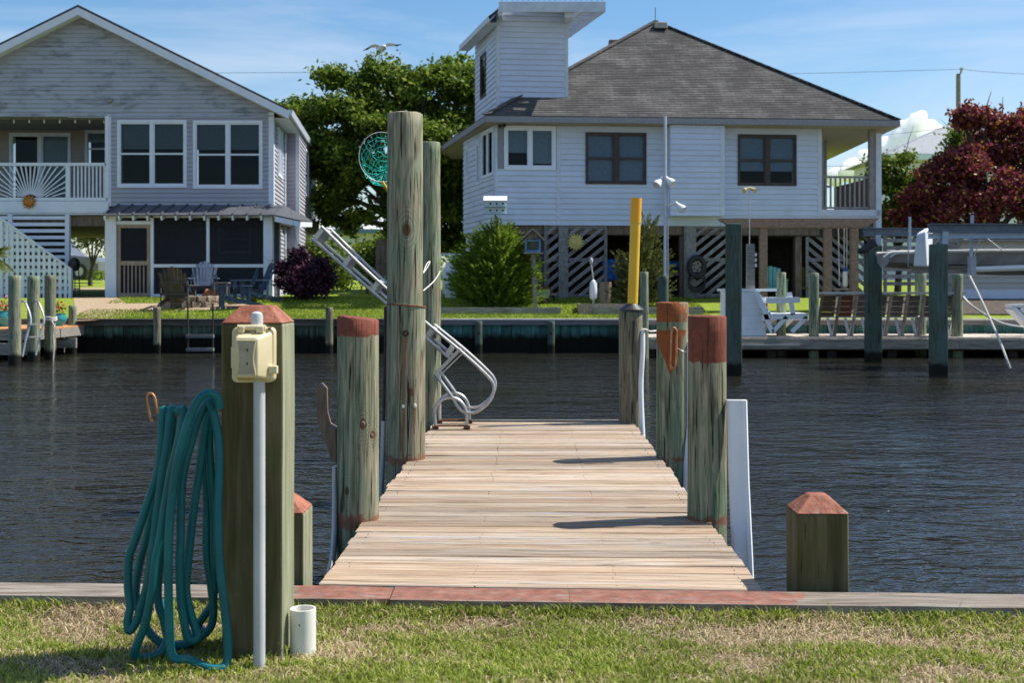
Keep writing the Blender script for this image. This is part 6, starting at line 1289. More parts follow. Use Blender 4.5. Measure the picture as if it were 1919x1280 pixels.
mb = MB(); mb.prism([(X(984, Yq), Z(447.5, Yq)), (X(1012, Yq), Z(447.5, Yq)), (X(998, Yq), Z(433, Yq))], 'y', Yq - .2, Yq - .17); mb.build('gable', M_BROWNWOOD, fd)
# raised beds, tub, tank, stump, float, tarp
def bed(label, pa, pb, ytop, ybot, depth, mat):
    p = gpt(pa, ybot); x0_, x1_ = X(pa, p.y), X(pb, p.y); zt2 = Z(ytop, p.y); rt = thing('raised_bed', label, 'planter', (x0_, p.y, p.z))
    for (a, b, c, d) in ((x0_, x1_, p.y, p.y + .06), (x0_, x1_, p.y + depth, p.y + depth + .06), (x0_ - .001, x0_ + .06, p.y + .061, p.y + depth - .001), (x1_ - .06, x1_ + .001, p.y + .061, p.y + depth - .001)):
        mb = MB(); mb.box(a, b, c, d, p.z - .1, zt2 + random.uniform(0, .012)); mb.build('plank', mat, rt)
    mb = MB(); mb.box(x0_ + .06, x1_ - .06, p.y + .06, p.y + depth, p.z - .1, zt2 - .09); mb.build('soil', mottled('bed_soil_' + name_safe(label), (.10, .075, .05), (.22, .165, .11), 12, bump=.8, bd=.03), rt)
def name_safe(s): return s.split()[0]
bed('long dark timber raised bed around the cedar bush', 815, 1051, 577, 589, 1.2, M_OLDWOOD); bed('tan timber raised bed left of the second cedar', 1084, 1180, 570, 589, .9, M_TANWOOD); bed('short timber raised bed in front of the second cedar', 1112, 1318, 576, 590, .55, M_OLDWOOD)
tb = thing('garden_tub', 'pale green trough on legs behind the bird feeder', 'tub', gpt(1000, 570)); p = gpt(1000, 572); Yq = p.y + .4
mb = MB(); z1_, z0_ = Z(543, Yq), Z(559, Yq); mb.hexa([(X(972, Yq), Yq - .2, z0_), (X(1028, Yq), Yq - .2, z0_), (X(1028, Yq), Yq + .2, z0_), (X(972, Yq), Yq + .2, z0_), (X(969, Yq), Yq - .3, z1_), (X(1031, Yq), Yq - .3, z1_), (X(1031, Yq), Yq + .3, z1_), (X(969, Yq), Yq + .3, z1_)]); mb.build('basin', flat('pale_green_enamel', (.27, .36, .35), .4), tb)
for a in (975, 1018): mb = MB(); mb.box(X(a, Yq), X(a + 8, Yq), Yq - .15, Yq + .15, gz(Yq) - .05, z0_); mb.build('leg', M_BROWNWOOD, tb)
wb_ = thing('wheelbarrow', 'rusty red wheelbarrow tipped behind the pale green trough', 'wheelbarrow', gpt(1020, 566)); Yq = 33.0; c_ = at(1018, 548, Yq); mb = MB(); mb.ball(c_, (.26, .2, .17), 14, 8); mb.build('tray', M_RUST, wb_, True); mb = MB(); mb.bar(at(1022, 552, Yq - .22), at(1042, 551, Yq - .22), .05, .04, (0, 1, 0)); mb.build('handle', M_TANWOOD, wb_); mb = MB(); mb.tube([c_ + Vector((.2 + .1 * math.cos(a), 0, -.18 + .1 * math.sin(a))) for a in np.linspace(0, 6.283, 16, endpoint=False)], .03, 6, closed=True); mb.build('wheel', M_BLACK, wb_, True)
pt = thing('propane_tank', 'white upright propane tank beside the cedar bush', 'tank', (X(843, 33.8), 33.8, GB)); q = at(844, 551, 33.8); r_ = .225; z0_ = GB; mb = MB(); mb.lathe((q.x, q.y, 0), [(.15, z0_), (.15, z0_ + .09), (.19, z0_ + .10), (r_, z0_ + .17), (r_, Z(506, 33.8)), (.19, Z(501, 33.8)), (.11, Z(498, 33.8))], 22); mb.build('cylinder', M_VINYL, pt, True); mb = MB(); mb.lathe((q.x, q.y, 0), [(.13, Z(498.5, 33.8)), (.13, Z(491, 33.8)), (.12, Z(491, 33.8)), (.12, Z(498, 33.8))], 16); mb.build('collar', M_VINYL, pt, True)
sm = thing('log_round', 'standing log round beside the white float under the slat screen', 'log', gpt(1135, 571)); p = gpt(1135, 571); mb = MB(); p.y = 32.6; p.z = gz(32.6); mb.lathe((X(1135, 32.6), 32.6, p.z), [(.18, 0), (.17, .2), (.175, Z(528, 32.6) - p.z)], 16); mb.build('trunk', M_TANWOOD, sm, True)
fl = thing('marker_float', 'white cylinder float with a rod standing by the log round', 'float', gpt(1112, 576)); Yq = 31.6; q = at(1112, 562, Yq); mb = MB(); mb.lathe((q.x, q.y, q.z), [(.05, 0), (.095, .05), (.10, .2), (.095, .42), (.05, .50), (.02, .52)], 14); mb.build('float', M_VINYL, fl, True); mb = MB(); mb.tube([(q.x, q.y, q.z + .5), at(1108, 495, Yq)], .016, 7); mb.tube([(q.x, q.y, gz(Yq) - .05), (q.x, q.y, q.z + .02)], .03, 7); mb.build('rod', M_PVC, fl, True); mb = MB(); mb.ball(at(1108, 489, Yq), (.05, .05, .09), 10, 6); mb.build('head', M_PVC, fl, True)
tp = thing('blue_tarp', 'blue tarpaulin hanging over things under the white house', 'tarp', (X(1150, 34.3), 34.3, GB + .6)); mb = MB(); vs = []; nx2, nz2 = 14, 7
for j in range(nz2):
    for i in range(nx2): vs.append((X(1128 + 46 * i / (nx2 - 1), 34.3), 34.3 + .10 * mnoise.noise((i * .6, j * .5, 2)), Z(486 + 40 * j / (nz2 - 1), 34.3) + .03 * mnoise.noise((i * .5, j, 7))))
mb.add(vs, [(j * nx2 + i, j * nx2 + i + 1, (j + 1) * nx2 + i + 1, (j + 1) * nx2 + i) for j in range(nz2 - 1) for i in range(nx2 - 1)]); o = mb.build('sheet', flat('blue_tarp_cloth', (.015, .13, .45), .45, .4), tp, True); sol = o.modifiers.new('thick', 'SOLIDIFY'); sol.thickness = .01
ky = thing('kayak', 'blue kayak lying on a rack under the white house', 'kayak', at(1270, 497, 35.5)); c_ = at(1262, 496, 35.3); mb = MB(); mb.ball(c_, (.75, .25, .13), 18, 8); mb.build('hull', flat('blue_kayak', (.02, .16, .42), .35, .5), ky, True)
rk = thing('storage_rack', 'pale shelf rail carrying the kayak under the white house', 'rack', at(1270, 512, 35)); mb = MB(); mb.box(X(1245, 35), X(1286, 35), 34.9, 35.5, Z(516, 35), Z(512, 35)); mb.build('shelf', M_OLDWOOD, rk)
for p in (1247, 1283): mb = MB(); mb.box(X(p, 35), X(p + 3, 35), 34.95, 35.1, GB, Z(516, 35)); mb.build('leg', M_OLDWOOD, rk)
for (p, lab) in ((888, 'dark round hoop edging left of the cedar bush'), (1166, 'pale round hoop edging left of the second cedar')):
    q = at(p + 14, 566, 32.2); rt = thing('garden_hoop', lab, 'hoop', (q.x, q.y, gz(32.2))); mb = MB(); mb.tube([q + Vector((-.25 * math.sin(a), 0, .35 * math.cos(a) - .05)) for a in np.linspace(-.2, 1.7, 12)], .035, 8); mb.build('arc', M_OLDWOOD, rt, True)
# teal chairs and yellow chair in the shade
for (p, py_, col, lab) in ((1448, 530, (.18, .42, .42), 'turquoise chair in the shade behind the dock box'), (1508, 545, (.16, .135, .03), 'yellow chair in the shade under the pergola')):
    q = at(p, py_, 33.0 if p < 1500 else 34.6); m0 = flat('chair_paint_%d' % p, col); rt = thing('shade_chair', lab, 'chair', (q.x, q.y, gz(33))); g = gz(33)
    for k in range(5): mb = MB(); mb.box(q.x - .26 + k * .11, q.x - .165 + k * .11, q.y + .3, q.y + .33, g + .35, g + .95 - .03 * abs(k - 2)); mb.build('back_slat', m0, rt)
    mb = MB(); mb.box(q.x - .28, q.x + .28, q.y - .25, q.y + .29, g + .33, g + .37); mb.build('seat', m0, rt)
    for sx2 in (-.3, .26):
        mb = MB(); mb.box(q.x + sx2, q.x + sx2 + .1, q.y - .3, q.y + .3, g + .56, g + .59); mb.build('arm', m0, rt)
        for yy in (-.27, .22): mb = MB(); mb.box(q.x + sx2 + .02, q.x + sx2 + .08, q.y + yy, q.y + yy + .06, g - .05, g + .56); mb.build('leg', m0, rt)
# ------------------------------------------------------------------ foliage
def leaf_mat(name, stops, trans=.35, rough=.5):
    t = NT(name); g = t.node('ShaderNodeNewGeometry'); c = t.ramp(g.outputs['Random Per Island'], stops)
    big = t.noise(t.coord(), .9, 3); c = t.val(c, t.ramp(big, [(.3, (.78, .78, .78)), (.7, (1.2, 1.2, 1.2))]))
    t.done(c, rough, .25); tl = t.node('ShaderNodeBsdfTranslucent'); t.l.new(c, tl.inputs[0]); ms = t.node('ShaderNodeMixShader'); ms.inputs[0].default_value = trans
    t.l.new(t.b.outputs[0], ms.inputs[1]); t.l.new(tl.outputs[0], ms.inputs[2]); t.l.new(ms.outputs[0], t.out.inputs['Surface']); return t.m
def quads_obj(name, C, Uv, Vv, mat, parent=None, tip=False):
    n = len(C); P = np.empty((n, 4, 3)); P[:, 0] = C - Uv; P[:, 1] = C + Vv * (1 if not tip else 1); P[:, 2] = C + Uv; P[:, 3] = C - Vv
    me = bpy.data.meshes.new(name); me.vertices.add(n * 4); me.vertices.foreach_set('co', P.reshape(-1).astype(np.float32)); me.loops.add(n * 4); me.loops.foreach_set('vertex_index', np.arange(n * 4, dtype=np.int32)); me.polygons.add(n); me.polygons.foreach_set('loop_start', np.arange(0, n * 4, 4, dtype=np.int32)); me.polygons.foreach_set('loop_total', np.full(n, 4, dtype=np.int32)); me.update(); me.validate()
    me.materials.append(mat); o = bpy.data.objects.new(name, me); COL.objects.link(o); setpar(o, parent); return o
def unit(a): return a / (np.linalg.norm(a, axis=1, keepdims=True) + 1e-9)
def crown(name, lobes, n, size, mat, parent, sub=26, spread=.26, aspect=.55, shell=.55, up=.35, seed=1, jitter=.35):
    """leaves gathered in twig clumps spread through the lobes"""
    g = np.random.default_rng(seed); w = np.array([l[1][0] * l[1][1] + l[1][0] * l[1][2] for l in lobes]); w = w / w.sum(); C = []; 
    for (c, r), wi in zip(lobes, w):
        k = max(4, int(n * wi / sub)); d = unit(g.normal(size=(k, 3))); rad = g.uniform(0, 1, (k, 1)) ** (1 / 3); rad = shell + (1 - shell) * rad; rad *= 1 + g.normal(0, .10, (k, 1))
        cl = np.array(c) + d * rad * np.array(r); rs = spread * g.uniform(.5, 1.4, (k, 1, 1)); pts = cl[:, None, :] + g.normal(0, 1, (k, sub, 3)) * rs * np.array([1, 1, .7]); C.append(pts.reshape(-1, 3))
    C = np.concatenate(C); m = len(C); u = unit(g.normal(size=(m, 3)) + np.array([0, 0, up])); a = unit(np.cross(u, g.normal(size=(m, 3)))); b = np.cross(u, a); s = size * g.uniform(1 - jitter, 1 + jitter, (m, 1))
    return quads_obj(name, C, a * s, b * s * aspect, mat, parent)
def limbs(parent, base, lobes, r, mat, seed=1):
    rnd = random.Random(seed); base = Vector(base); cs = [Vector(l[0]) for l in lobes]; mid = sum(cs, Vector()) / len(cs); fork = base.lerp(Vector((base.x * .6 + mid.x * .4, base.y * .6 + mid.y * .4, mid.z)), .45)
    mb = MB(); mb.tube(smoothpath([base - Vector((0, 0, .3)), base.lerp(fork, .5) + Vector((rnd.uniform(-.1, .1), 0, 0)), fork], 4), [r * (1.25 - .5 * i / 8) for i in range(9)], 10); mb.build('trunk', mat, parent, True)
    for c in cs:
        m1 = fork.lerp(c, .5) + Vector((rnd.uniform(-.2, .2), rnd.uniform(-.2, .2), rnd.uniform(0, .25))) * min(1, (c - fork).length * .4); pts = smoothpath([fork - Vector((0, 0, .1)), m1, c], 5); mb = MB(); mb.tube(pts, [r * .55 * (1 - .8 * i / (len(pts) - 1)) for i in range(len(pts))], 6); mb.build('limb', mat, parent, True)
        for k in range(3):
            e = c + Vector((rnd.gauss(0, .5), rnd.gauss(0, .4), rnd.gauss(.3, .4))) * min(1.2, (c - fork).length * .35); mb = MB(); mb.tube([m1.lerp(c, .5), c.lerp(e, .6), e], [r * .2, r * .12, r * .04], 5); mb.build('limb', mat, parent, True)
M_BARK = mottled('grey_brown_bark', (.055, .045, .035), (.14, .115, .09), 9, (3, 3, .6), bump=.8, bd=.02)
M_OAK = leaf_mat('live_oak_leaves', [(0, (.045, .085, .010)), (.4, (.105, .175, .018)), (.8, (.19, .275, .030)), (1, (.32, .36, .06))], .42); M_PURP = leaf_mat('burgundy_leaves', [(0, (.07, .018, .026)), (.30, (.17, .030, .050)), (.55, (.30, .055, .095)), (.75, (.30, .10, .035)), (1, (.32, .22, .05))], .38)
M_BRIGHT = leaf_mat('bright_shrub_leaves', [(0, (.06, .11, .015)), (.5, (.13, .21, .025)), (1, (.27, .33, .05))]); M_DPURP = leaf_mat('dark_plum_leaves', [(0, (.014, .006, .012)), (.6, (.045, .012, .03)), (1, (.10, .025, .06))], .15); M_CEDAR = leaf_mat('cedar_sprays', [(0, (.05, .10, .010)), (.5, (.15, .25, .02)), (.85, (.26, .38, .035)), (1, (.38, .40, .08))], .52, .6)
M_CEDAR2 = leaf_mat('olive_cedar_sprays', [(0, (.06, .075, .02)), (.5, (.13, .155, .04)), (1, (.27, .26, .09))], .3, .6)
def L(px_, py_, rp, Yv, dy=0.0, sy=1.0):
    s = Yv / F; p = at(px_, py_, Yv + dy); return (tuple(p), (rp * s, rp * s * sy, rp * s * .9))
def sublobes(lobes, k, f, seed, drop=.0):       # break each mass into boughs with gaps between them
    rnd = random.Random(seed); out = []
    for c, r in lobes:
        for i in range(k):
            d = Vector((rnd.gauss(0, 1), rnd.gauss(0, 1), rnd.gauss(.25, .9))).normalized(); q = rnd.uniform(.62, 1.0); s = f * rnd.uniform(.65, 1.35)
            out.append(((c[0] + d.x * r[0] * q, c[1] + d.y * r[1] * q, c[2] + d.z * r[2] * q), (r[0] * s, r[1] * s, r[2] * s * .72)))
    return out
def tree(name, label, cat, base, lobes, n, size, mat, r=.2, seed=1, boughs=0, bf=.34, **kw):
    rt = thing(name, label, cat, base); limbs(rt, base, lobes, r, M_BARK, seed)
    crown('crown', sublobes(lobes, boughs, bf, seed) if boughs else lobes, n, size, mat, rt, seed=seed, **kw); return rt
YO = 44.0
tree('live_oak', 'large dark green live oak between the two houses', 'tree', (X(800, YO), YO, GB),
     [L(645, 185, 62, YO, -.5), L(722, 165, 62, YO, .3), L(800, 172, 66, YO), L(868, 165, 62, YO, .8), L(905, 230, 60, YO, 1), L(562, 222, 38, YO, 1.2), L(605, 265, 62, YO), L(700, 262, 85, YO, -1.0), L(800, 275, 85, YO, -.6), L(872, 320, 70, YO), L(612, 352, 52, YO, .4), L(690, 365, 66, YO, -.4), L(780, 380, 66, YO, -.3), L(865, 410, 58, YO), L(640, 415, 30, YO, .5), L(850, 470, 40, YO, .8), L(760, 440, 40, YO, .8)], 98000, .088, M_OAK, .30, 3, boughs=15, bf=.37, sub=24, spread=.16, shell=.4, up=.8)
tree('distant_oak', 'tree top showing just right of the gabled house eave', 'tree', (X(545, 50), 50, GB), [L(545, 225, 32, 50), L(560, 290, 42, 50), L(540, 350, 40, 50), L(600, 340, 50, 50)], 11000, .09, M_OAK, .2, 9, boughs=9, bf=.34, sub=20, spread=.17)
YPp = 37.5
tree('purple_leaf_tree', 'burgundy leaved tree at the right edge behind the boat lift', 'tree', (X(1850, YPp), YPp, GB),
     [L(1838, 235, 36, YPp), L(1800, 300, 48, YPp, -.3), L(1880, 270, 55, YPp, .3), L(1950, 250, 60, YPp), L(1760, 350, 50, YPp), L(1840, 350, 65, YPp, -.8), L(1930, 350, 70, YPp, -.3), L(1725, 395, 40, YPp, -.2), L(1800, 405, 52, YPp, -.6), L(1890, 410, 60, YPp, -.4), L(1990, 380, 80, YPp), L(1810, 215, 18, YPp), L(1700, 415, 24, YPp)], 56000, .066, M_PURP, .16, 5, boughs=15, bf=.36, sub=20, spread=.13, shell=.45, aspect=.6, up=.6)
tree('green_shrub_tree', 'bright green leafy shrub beside the porch of the white house', 'shrub', (X(1680, 38.8), 38.8, GB), [L(1650, 320, 28, 38.8), L(1672, 350, 36, 38.8), L(1705, 345, 30, 38.8), L(1738, 350, 28, 38.8), L(1665, 410, 42, 38.8), L(1710, 400, 44, 38.8), L(1690, 300, 18, 38.8)], 14000, .07, M_BRIGHT, .10, 6, boughs=8, bf=.38, sub=16, spread=.12)
tree('green_shrub_tree', 'light green sapling in front of the distant grey roof', 'tree', (X(1782, 40), 40, GB), [L(1798, 255, 16, 40), L(1792, 290, 20, 40), L(1805, 305, 24, 40)], 3200, .075, M_BRIGHT, .07, 8, spread=.18)
tree('plum_bush', 'rounded dark plum coloured bush beside the screened porch', 'shrub', gpt(570, 556), [L(545, 518, 30, 33.6), L(590, 515, 30, 33.6), L(568, 495, 28, 33.6), L(568, 530, 34, 33.3)], 11000, .055, M_DPURP, .05, 11, boughs=9, bf=.4, sub=16, spread=.08)
tree('yellow_green_shrub', 'yellow green shrub behind the plum bush', 'shrub', (X(612, 37), 37, GB), [L(600, 470, 24, 37), L(622, 490, 24, 37), L(605, 510, 26, 37), L(635, 520, 18, 37)], 4200, .07, M_BRIGHT, .05, 12, spread=.16)
tree('yellow_green_shrub', 'small pale green shrub behind the ladder, near the brown fence', 'shrub', (X(690, 40), 40, GB), [L(680, 480, 26, 40), L(712, 470, 24, 40), L(698, 510, 26, 40)], 4200, .07, M_BRIGHT, .05, 13, spread=.16)
def cedar(label, px_, base_py, Yv, spec, n, mat, seed):
    rt = thing('cedar_bush', label, 'shrub', (X(px_, Yv), Yv, gz(Yv))); g = np.random.default_rng(seed); C, D = [], []; axis = np.array([X(px_, Yv), Yv])
    for (pa, pb, rp) in spec:
        p = np.array(at(pa, pb, Yv)); r = rp * Yv / F; k = int(n * rp * rp / sum(q[2] ** 2 for q in spec) / 34); d = unit(g.normal(size=(k, 3)) * np.array([1, 1, .9])); base = p + d * r * g.uniform(.45, 1.0, (k, 1)); out = unit(np.stack([base[:, 0] - axis[0], base[:, 1] - axis[1], np.full(k, .0)], 1) * 1.0 + d * .25 + np.array([0, 0, 1.05]) * g.uniform(.55, 1.2, (k, 1)) * .45)
        L_ = g.uniform(.16, .46, (k, 1, 1)); tpar = g.uniform(0, 1, (k, 34, 1)); pts = base[:, None, :] + out[:, None, :] * L_ * tpar + g.normal(0, .022, (k, 34, 3)) * (1.2 - tpar); dirs = unit((out[:, None, :] + g.normal(0, .45, (k, 34, 3))).reshape(-1, 3)); C.append(pts.reshape(-1, 3)); D.append(dirs)
    C = np.concatenate(C); D = np.concatenate(D); side = unit(np.cross(D, g.normal(size=D.shape))); m = len(C); quads_obj('foliage', C, D * g.uniform(.03, .065, (m, 1)), side * g.uniform(.008, .014, (m, 1)), mat, rt)
    mb = MB(); b0 = Vector((X(px_, Yv), Yv, gz(Yv) - .1)); mb.tube([b0, at(px_, spec[0][1], Yv)], [.06, .02], 8); mb.build('stem', M_BARK, rt, True); return rt
cedar('bushy bright green cedar below the pale birdhouse', 930, 576, 32.0, [(935, 445, 24), (920, 470, 36), (950, 475, 36), (892, 505, 36), (930, 515, 50), (968, 510, 34), (885, 535, 34), (915, 550, 40), (960, 545, 40), (930, 562, 36)], 80000, M_CEDAR, 21)
cedar('olive green cedar behind the yellow pole', 1205, 572, 32.0, [(1218, 425, 9), (1214, 450, 15), (1208, 480, 24), (1180, 505, 20), (1225, 510, 26), (1200, 530, 38), (1185, 550, 26), (1222, 552, 26)], 24000, M_CEDAR2, 22)
# small palm at the left edge
pm = thing('small_palm', 'small palm with drooping fronds at the left edge', 'palm', (X(-12, 29.9), 29.9, gz(29.9))); b0 = Vector((X(-12, 29.9), 29.9, gz(29.9))); hd = Vector((X(-12, 29.9), 29.9, Z(482, 29.9))); mb = MB(); mb.tube([b0 - Vector((0, 0, .1)), b0.lerp(hd, .5), hd], [.11, .09, .08], 10); mb.build('trunk', M_BARK, pm, True); M_PALM = leaf_mat('palm_leaflets', [(0, (.06, .09, .02)), (1, (.20, .23, .06))])
rnd = random.Random(4)
for k in range(16):
    a = rnd.uniform(0, 6.28); el = rnd.uniform(-.3, 1.1); ln = rnd.uniform(.55, .8); d = Vector((math.cos(a) * math.cos(el), math.sin(a) * math.cos(el), math.sin(el))); pts = [hd + d * ln * f - Vector((0, 0, .42 * f * f * ln)) for f in (0, .2, .4, .6, .8, 1)]; mb = MB(); mb.tube(pts, [.012, .01, .008, .006, .004, .002], 4)
    for i in range(1, 26):
        f = i / 26; j = min(4, int(f * 5)); p = pts[j].lerp(pts[j + 1], f * 5 - j); t_ = (pts[j + 1] - pts[j]).normalized(); s_ = t_.cross(Vector((0, 0, 1))).normalized()
        for sg in (-1, 1): tip = p + (s_ * sg + t_ * .8 + Vector((0, 0, -.35))).normalized() * .26 * math.sin(math.pi * (.15 + .8 * f)); w_ = t_ * .012; mb.add([p - w_, p + w_, tip], [(0, 1, 2)])
    mb.build('frond', M_PALM, pm)
# tree seen through the carport, and the far tree line
tree('crape_tree', 'pale leaved multi-stemmed tree seen through the carport of the gabled house', 'tree', (X(172, 50), 50, GB), [L(150, 440, 24, 50), L(180, 432, 26, 50), L(205, 445, 24, 50), L(165, 420, 22, 50), L(190, 405, 20, 50)], 3500, .07, leaf_mat('pale_olive_leaves', [(0, (.12, .14, .05)), (1, (.30, .30, .14))]), .09, 14, spread=.22)
g = np.random.default_rng(5); lob = []
for i in range(70):
    Yv = g.uniform(120, 150); xx = -75 + 150 * i / 69 + g.normal(0, 1.0); h = g.uniform(2.2, 4.2); lob.append(((xx, Yv, GB + h * .5), (2.4, 2.4, h * .62)))
o = crown('distant_tree_line', lob, 30000, .30, M_OAK, None, sub=20, spread=.6, seed=15); tag(o, 'low distant belt of trees beyond the houses', 'trees', kind='stuff')
# ------------------------------------------------------------------ distant buildings, pole, wires
fb = thing('white_outbuilding', 'long white outbuilding with a blue grey fascia behind the live oak', 'building', (X(640, 62), 62, GB)); x0_, x1_ = X(560, 62), X(760, 62)
M_WHITEW = mottled('white_block_wall', (.66, .68, .70), (.74, .75, .77), 2, bump=.05); M_BLUEF = flat('blue_grey_fascia', (.16, .25, .36)); M_PALEROOF = mottled('pale_metal_roof', (.50, .52, .54), (.60, .62, .63), 3, rough=.5)
mb = MB(); mb.box(x0_, x1_, 62, 70, GB - .1, Z(437, 62)); mb.build('wall', M_WHITEW, fb); mb = MB(); mb.box(x0_ - .4, x1_ + .4, 61.6, 61.75, Z(437, 61.6), Z(429, 61.6)); mb.build('fascia', M_BLUEF, fb); mb = MB(); mb.prism([(61.6, Z(429, 61.6)), (70.4, Z(429, 61.6)), (66, Z(398, 61.6))], 'x', x0_ - .4, x1_ + .4); mb.build('roof', M_PALEROOF, fb)
for p in (634, 680): mb = MB(); mb.box(X(p, 62), X(p + 14, 62), 61.96, 61.995, Z(468, 62), Z(452, 62)); mb.build('window', M_DARKROOM, fb); 
mb = MB(); mb.box(X(622, 62), X(628, 62), 61.9, 62.0, GB, Z(445, 62)); mb.build('door_post', M_BLUEF, fb)
gr = thing('grey_roof_house', 'distant house with a grey hip roof behind the burgundy tree', 'house', (X(1780, 72), 72, GB)); zz = Z(288, 72); ap = Z(212, 76); mb = MB(); x0_, x1_ = X(1662, 72), X(1990, 72); mb.add([(x0_, 72, zz), (x1_, 72, zz), (x1_, 82, zz), (x0_, 82, zz), (X(1812, 77), 77, ap), (X(1850, 77), 77, ap)], [(0, 1, 5, 4), (1, 2, 5), (2, 3, 4, 5), (3, 0, 4), (3, 2, 1, 0)]); mb.build('roof', mottled('grey_shingle_far', (.24, .26, .28), (.34, .36, .38), 6), gr); mb = MB(); mb.box(x0_ + .6, x1_ - .6, 72.5, 81.5, GB, zz - .002); mb.build('wall', M_WHITEW, gr); mb = MB(); mb.box(x0_, x1_, 71.9, 72.0, zz - .35, zz + .02); mb.build('fascia', M_TRIM, gr)
up_ = thing('utility_pole', 'grey utility pole with wires above the burgundy tree', 'utility pole', (X(1796, 60), 60, GB)); mb = MB(); mb.tube([(X(1796, 60), 60, GB), (X(1796, 60), 60, Z(138, 60))], [.15, .11], 12); mb.build('pole', M_OLDWOOD, up_, True); mb = MB(); mb.tube([at(1797, 142, 60), at(1801, 134, 60), at(1802, 127, 60)], [.04, .05, .10], 10); mb.build('insulator', M_PVC, up_, True)
for nm, pts in (('overhead wire running left from the utility pole past the hip roof', [at(1801, 129, 60), at(1500, 137, 60), at(1250, 139, 60), at(400, 136, 60), at(-300, 158, 60)]), ('overhead wire running right from the utility pole', [at(1801, 129, 60), at(1919, 138, 60), at(2400, 160, 60)]), ('upper cable crossing behind the porch of the white house', [at(1560, 262, 62), at(1700, 248, 62), at(1800, 236, 60)]), ('lower cable crossing behind the porch of the white house', [at(1500, 311, 62), at(1600, 310, 62), at(1700, 305, 62), at(1900, 300, 62)])):
    rt = thing('overhead_wire', nm, 'wire', pts[0]); mb = MB(); mb.tube(smoothpath(pts, 6), .010, 5); mb.build('cable', M_DARKSTEEL, rt)
# car seen through the carport
car = thing('parked_car', 'grey car parked beyond the carport of the gabled house', 'car', (X(160, 54), 54, gz(54))); Yk = 54.0; GBs = GB; GB = gz(54); M_CARP = mottled('dark_silver_paint', (.16, .17, .19), (.20, .21, .23), 3, rough=.3, metal=.4, spec=.6, bump=.01); x0_ = X(184, Yk) - 4.55
prof = [(4.55 - a, b) for a, b in ((0, .35), (0, .85), (.25, .98), (1.15, 1.08), (1.75, 1.68), (3.3, 1.72), (4.1, 1.15), (4.5, 1.05), (4.55, .4))]
mb = MB(); mb.prism([(x0_ + a, GB + b) for a, b in prof], 'y', Yk, Yk + 1.8); mb.build('body', M_CARP, car, bevel=.06)
for poly in ([(3.2, 1.12), (2.75, 1.6), (2.15, 1.63), (2.15, 1.12)], [(2.07, 1.12), (2.07, 1.63), (1.3, 1.64), (.7, 1.15)]): mb = MB(); mb.prism([(x0_ + a, GB + b) for a, b in poly], 'y', Yk - .012, Yk - .002); mb.build('side_window', M_GLASSD if 'M_GLASSD' in globals() else flat('car_glass_dark', (.05, .07, .08), .1, .6), car)
for a in (.85, 3.7):
    c_ = Vector((x0_ + a, Yk - .02, GB + .36)); mb = MB(); mb.tube([c_, c_ + Vector((0, .24, 0))], .36, 20); w_ = mb.build('wheel', M_BLACK, car, True); mb = MB(); mb.tube([c_ - Vector((0, .012, 0)), c_], .21, 16); mb.build('rim', M_ALU, w_, True)
mb = MB(); mb.box(x0_ + 4.25, x0_ + 4.53, Yk - .01, Yk - .002, GB + .72, GB + .86); mb.build('headlight', M_VINYL, car); GB = GBs
bq = thing('barbecue', 'black barbecue standing by the carport of the gabled house', 'barbecue', (X(140, 34.9), 34.9, GB)); c_ = Vector((X(139, 34.9), 34.9, GB)); mb = MB(); mb.ball(c_ + Vector((0, 0, .95)), (.16, .25, .2), 12, 8); mb.build('kettle', M_BLACK, bq, True)
for dx in (-.12, .1):
    for dy in (-.2, .2): mb = MB(); mb.tube([c_ + Vector((dx, dy, -.02)), c_ + Vector((dx * .7, dy * .7, .85))], .015, 6); mb.build('leg', M_BLACK, bq)
bf = thing('brown_fence', 'brown woven fence panel behind the ladder and tallest piling', 'fence', (X(715, 36.5), 36.5, GB)); 
for k in range(6): mb = MB(); mb.box(X(704 + k * 9, 36.5), X(712 + k * 9, 36.5), 36.5, 36.53, GB - .05, Z(449, 36.5)); mb.build('picket', mottled('brown_fence_wood', (.13, .085, .06), (.20, .14, .10), 5) if k == 0 else bpy.data.materials['brown_fence_wood'], bf)
for z_ in (470, 500, 530): mb = MB(); mb.box(X(702, 36.5), X(760, 36.5), 36.535, 36.58, Z(z_ + 4, 36.5), Z(z_, 36.5)); mb.build('rail', bpy.data.materials['brown_fence_wood'], bf)
lt = thing('white_lattice', 'white lattice panel behind the propane tank', 'lattice', (X(850, 35.4), 35.4, GB))
for k in range(9):
    for sg in (-1, 1):
        a = X(822, 35.4) + k * .12 + (0 if sg > 0 else .42); mb = MB(); mb.bar((a, 35.4 + .012 * sg, Z(500, 35.4)), (a + .42 * sg, 35.4 + .012 * sg, Z(478, 35.4)), .012, .03, (0, 1, 0)); mb.build('strip', M_TRIM, lt)
mb = MB(); mb.box(X(820, 35.4), X(888, 35.4), 35.37, 35.43, Z(478, 35.4), Z(475, 35.4)); mb.build('top_rail', M_TRIM, lt)
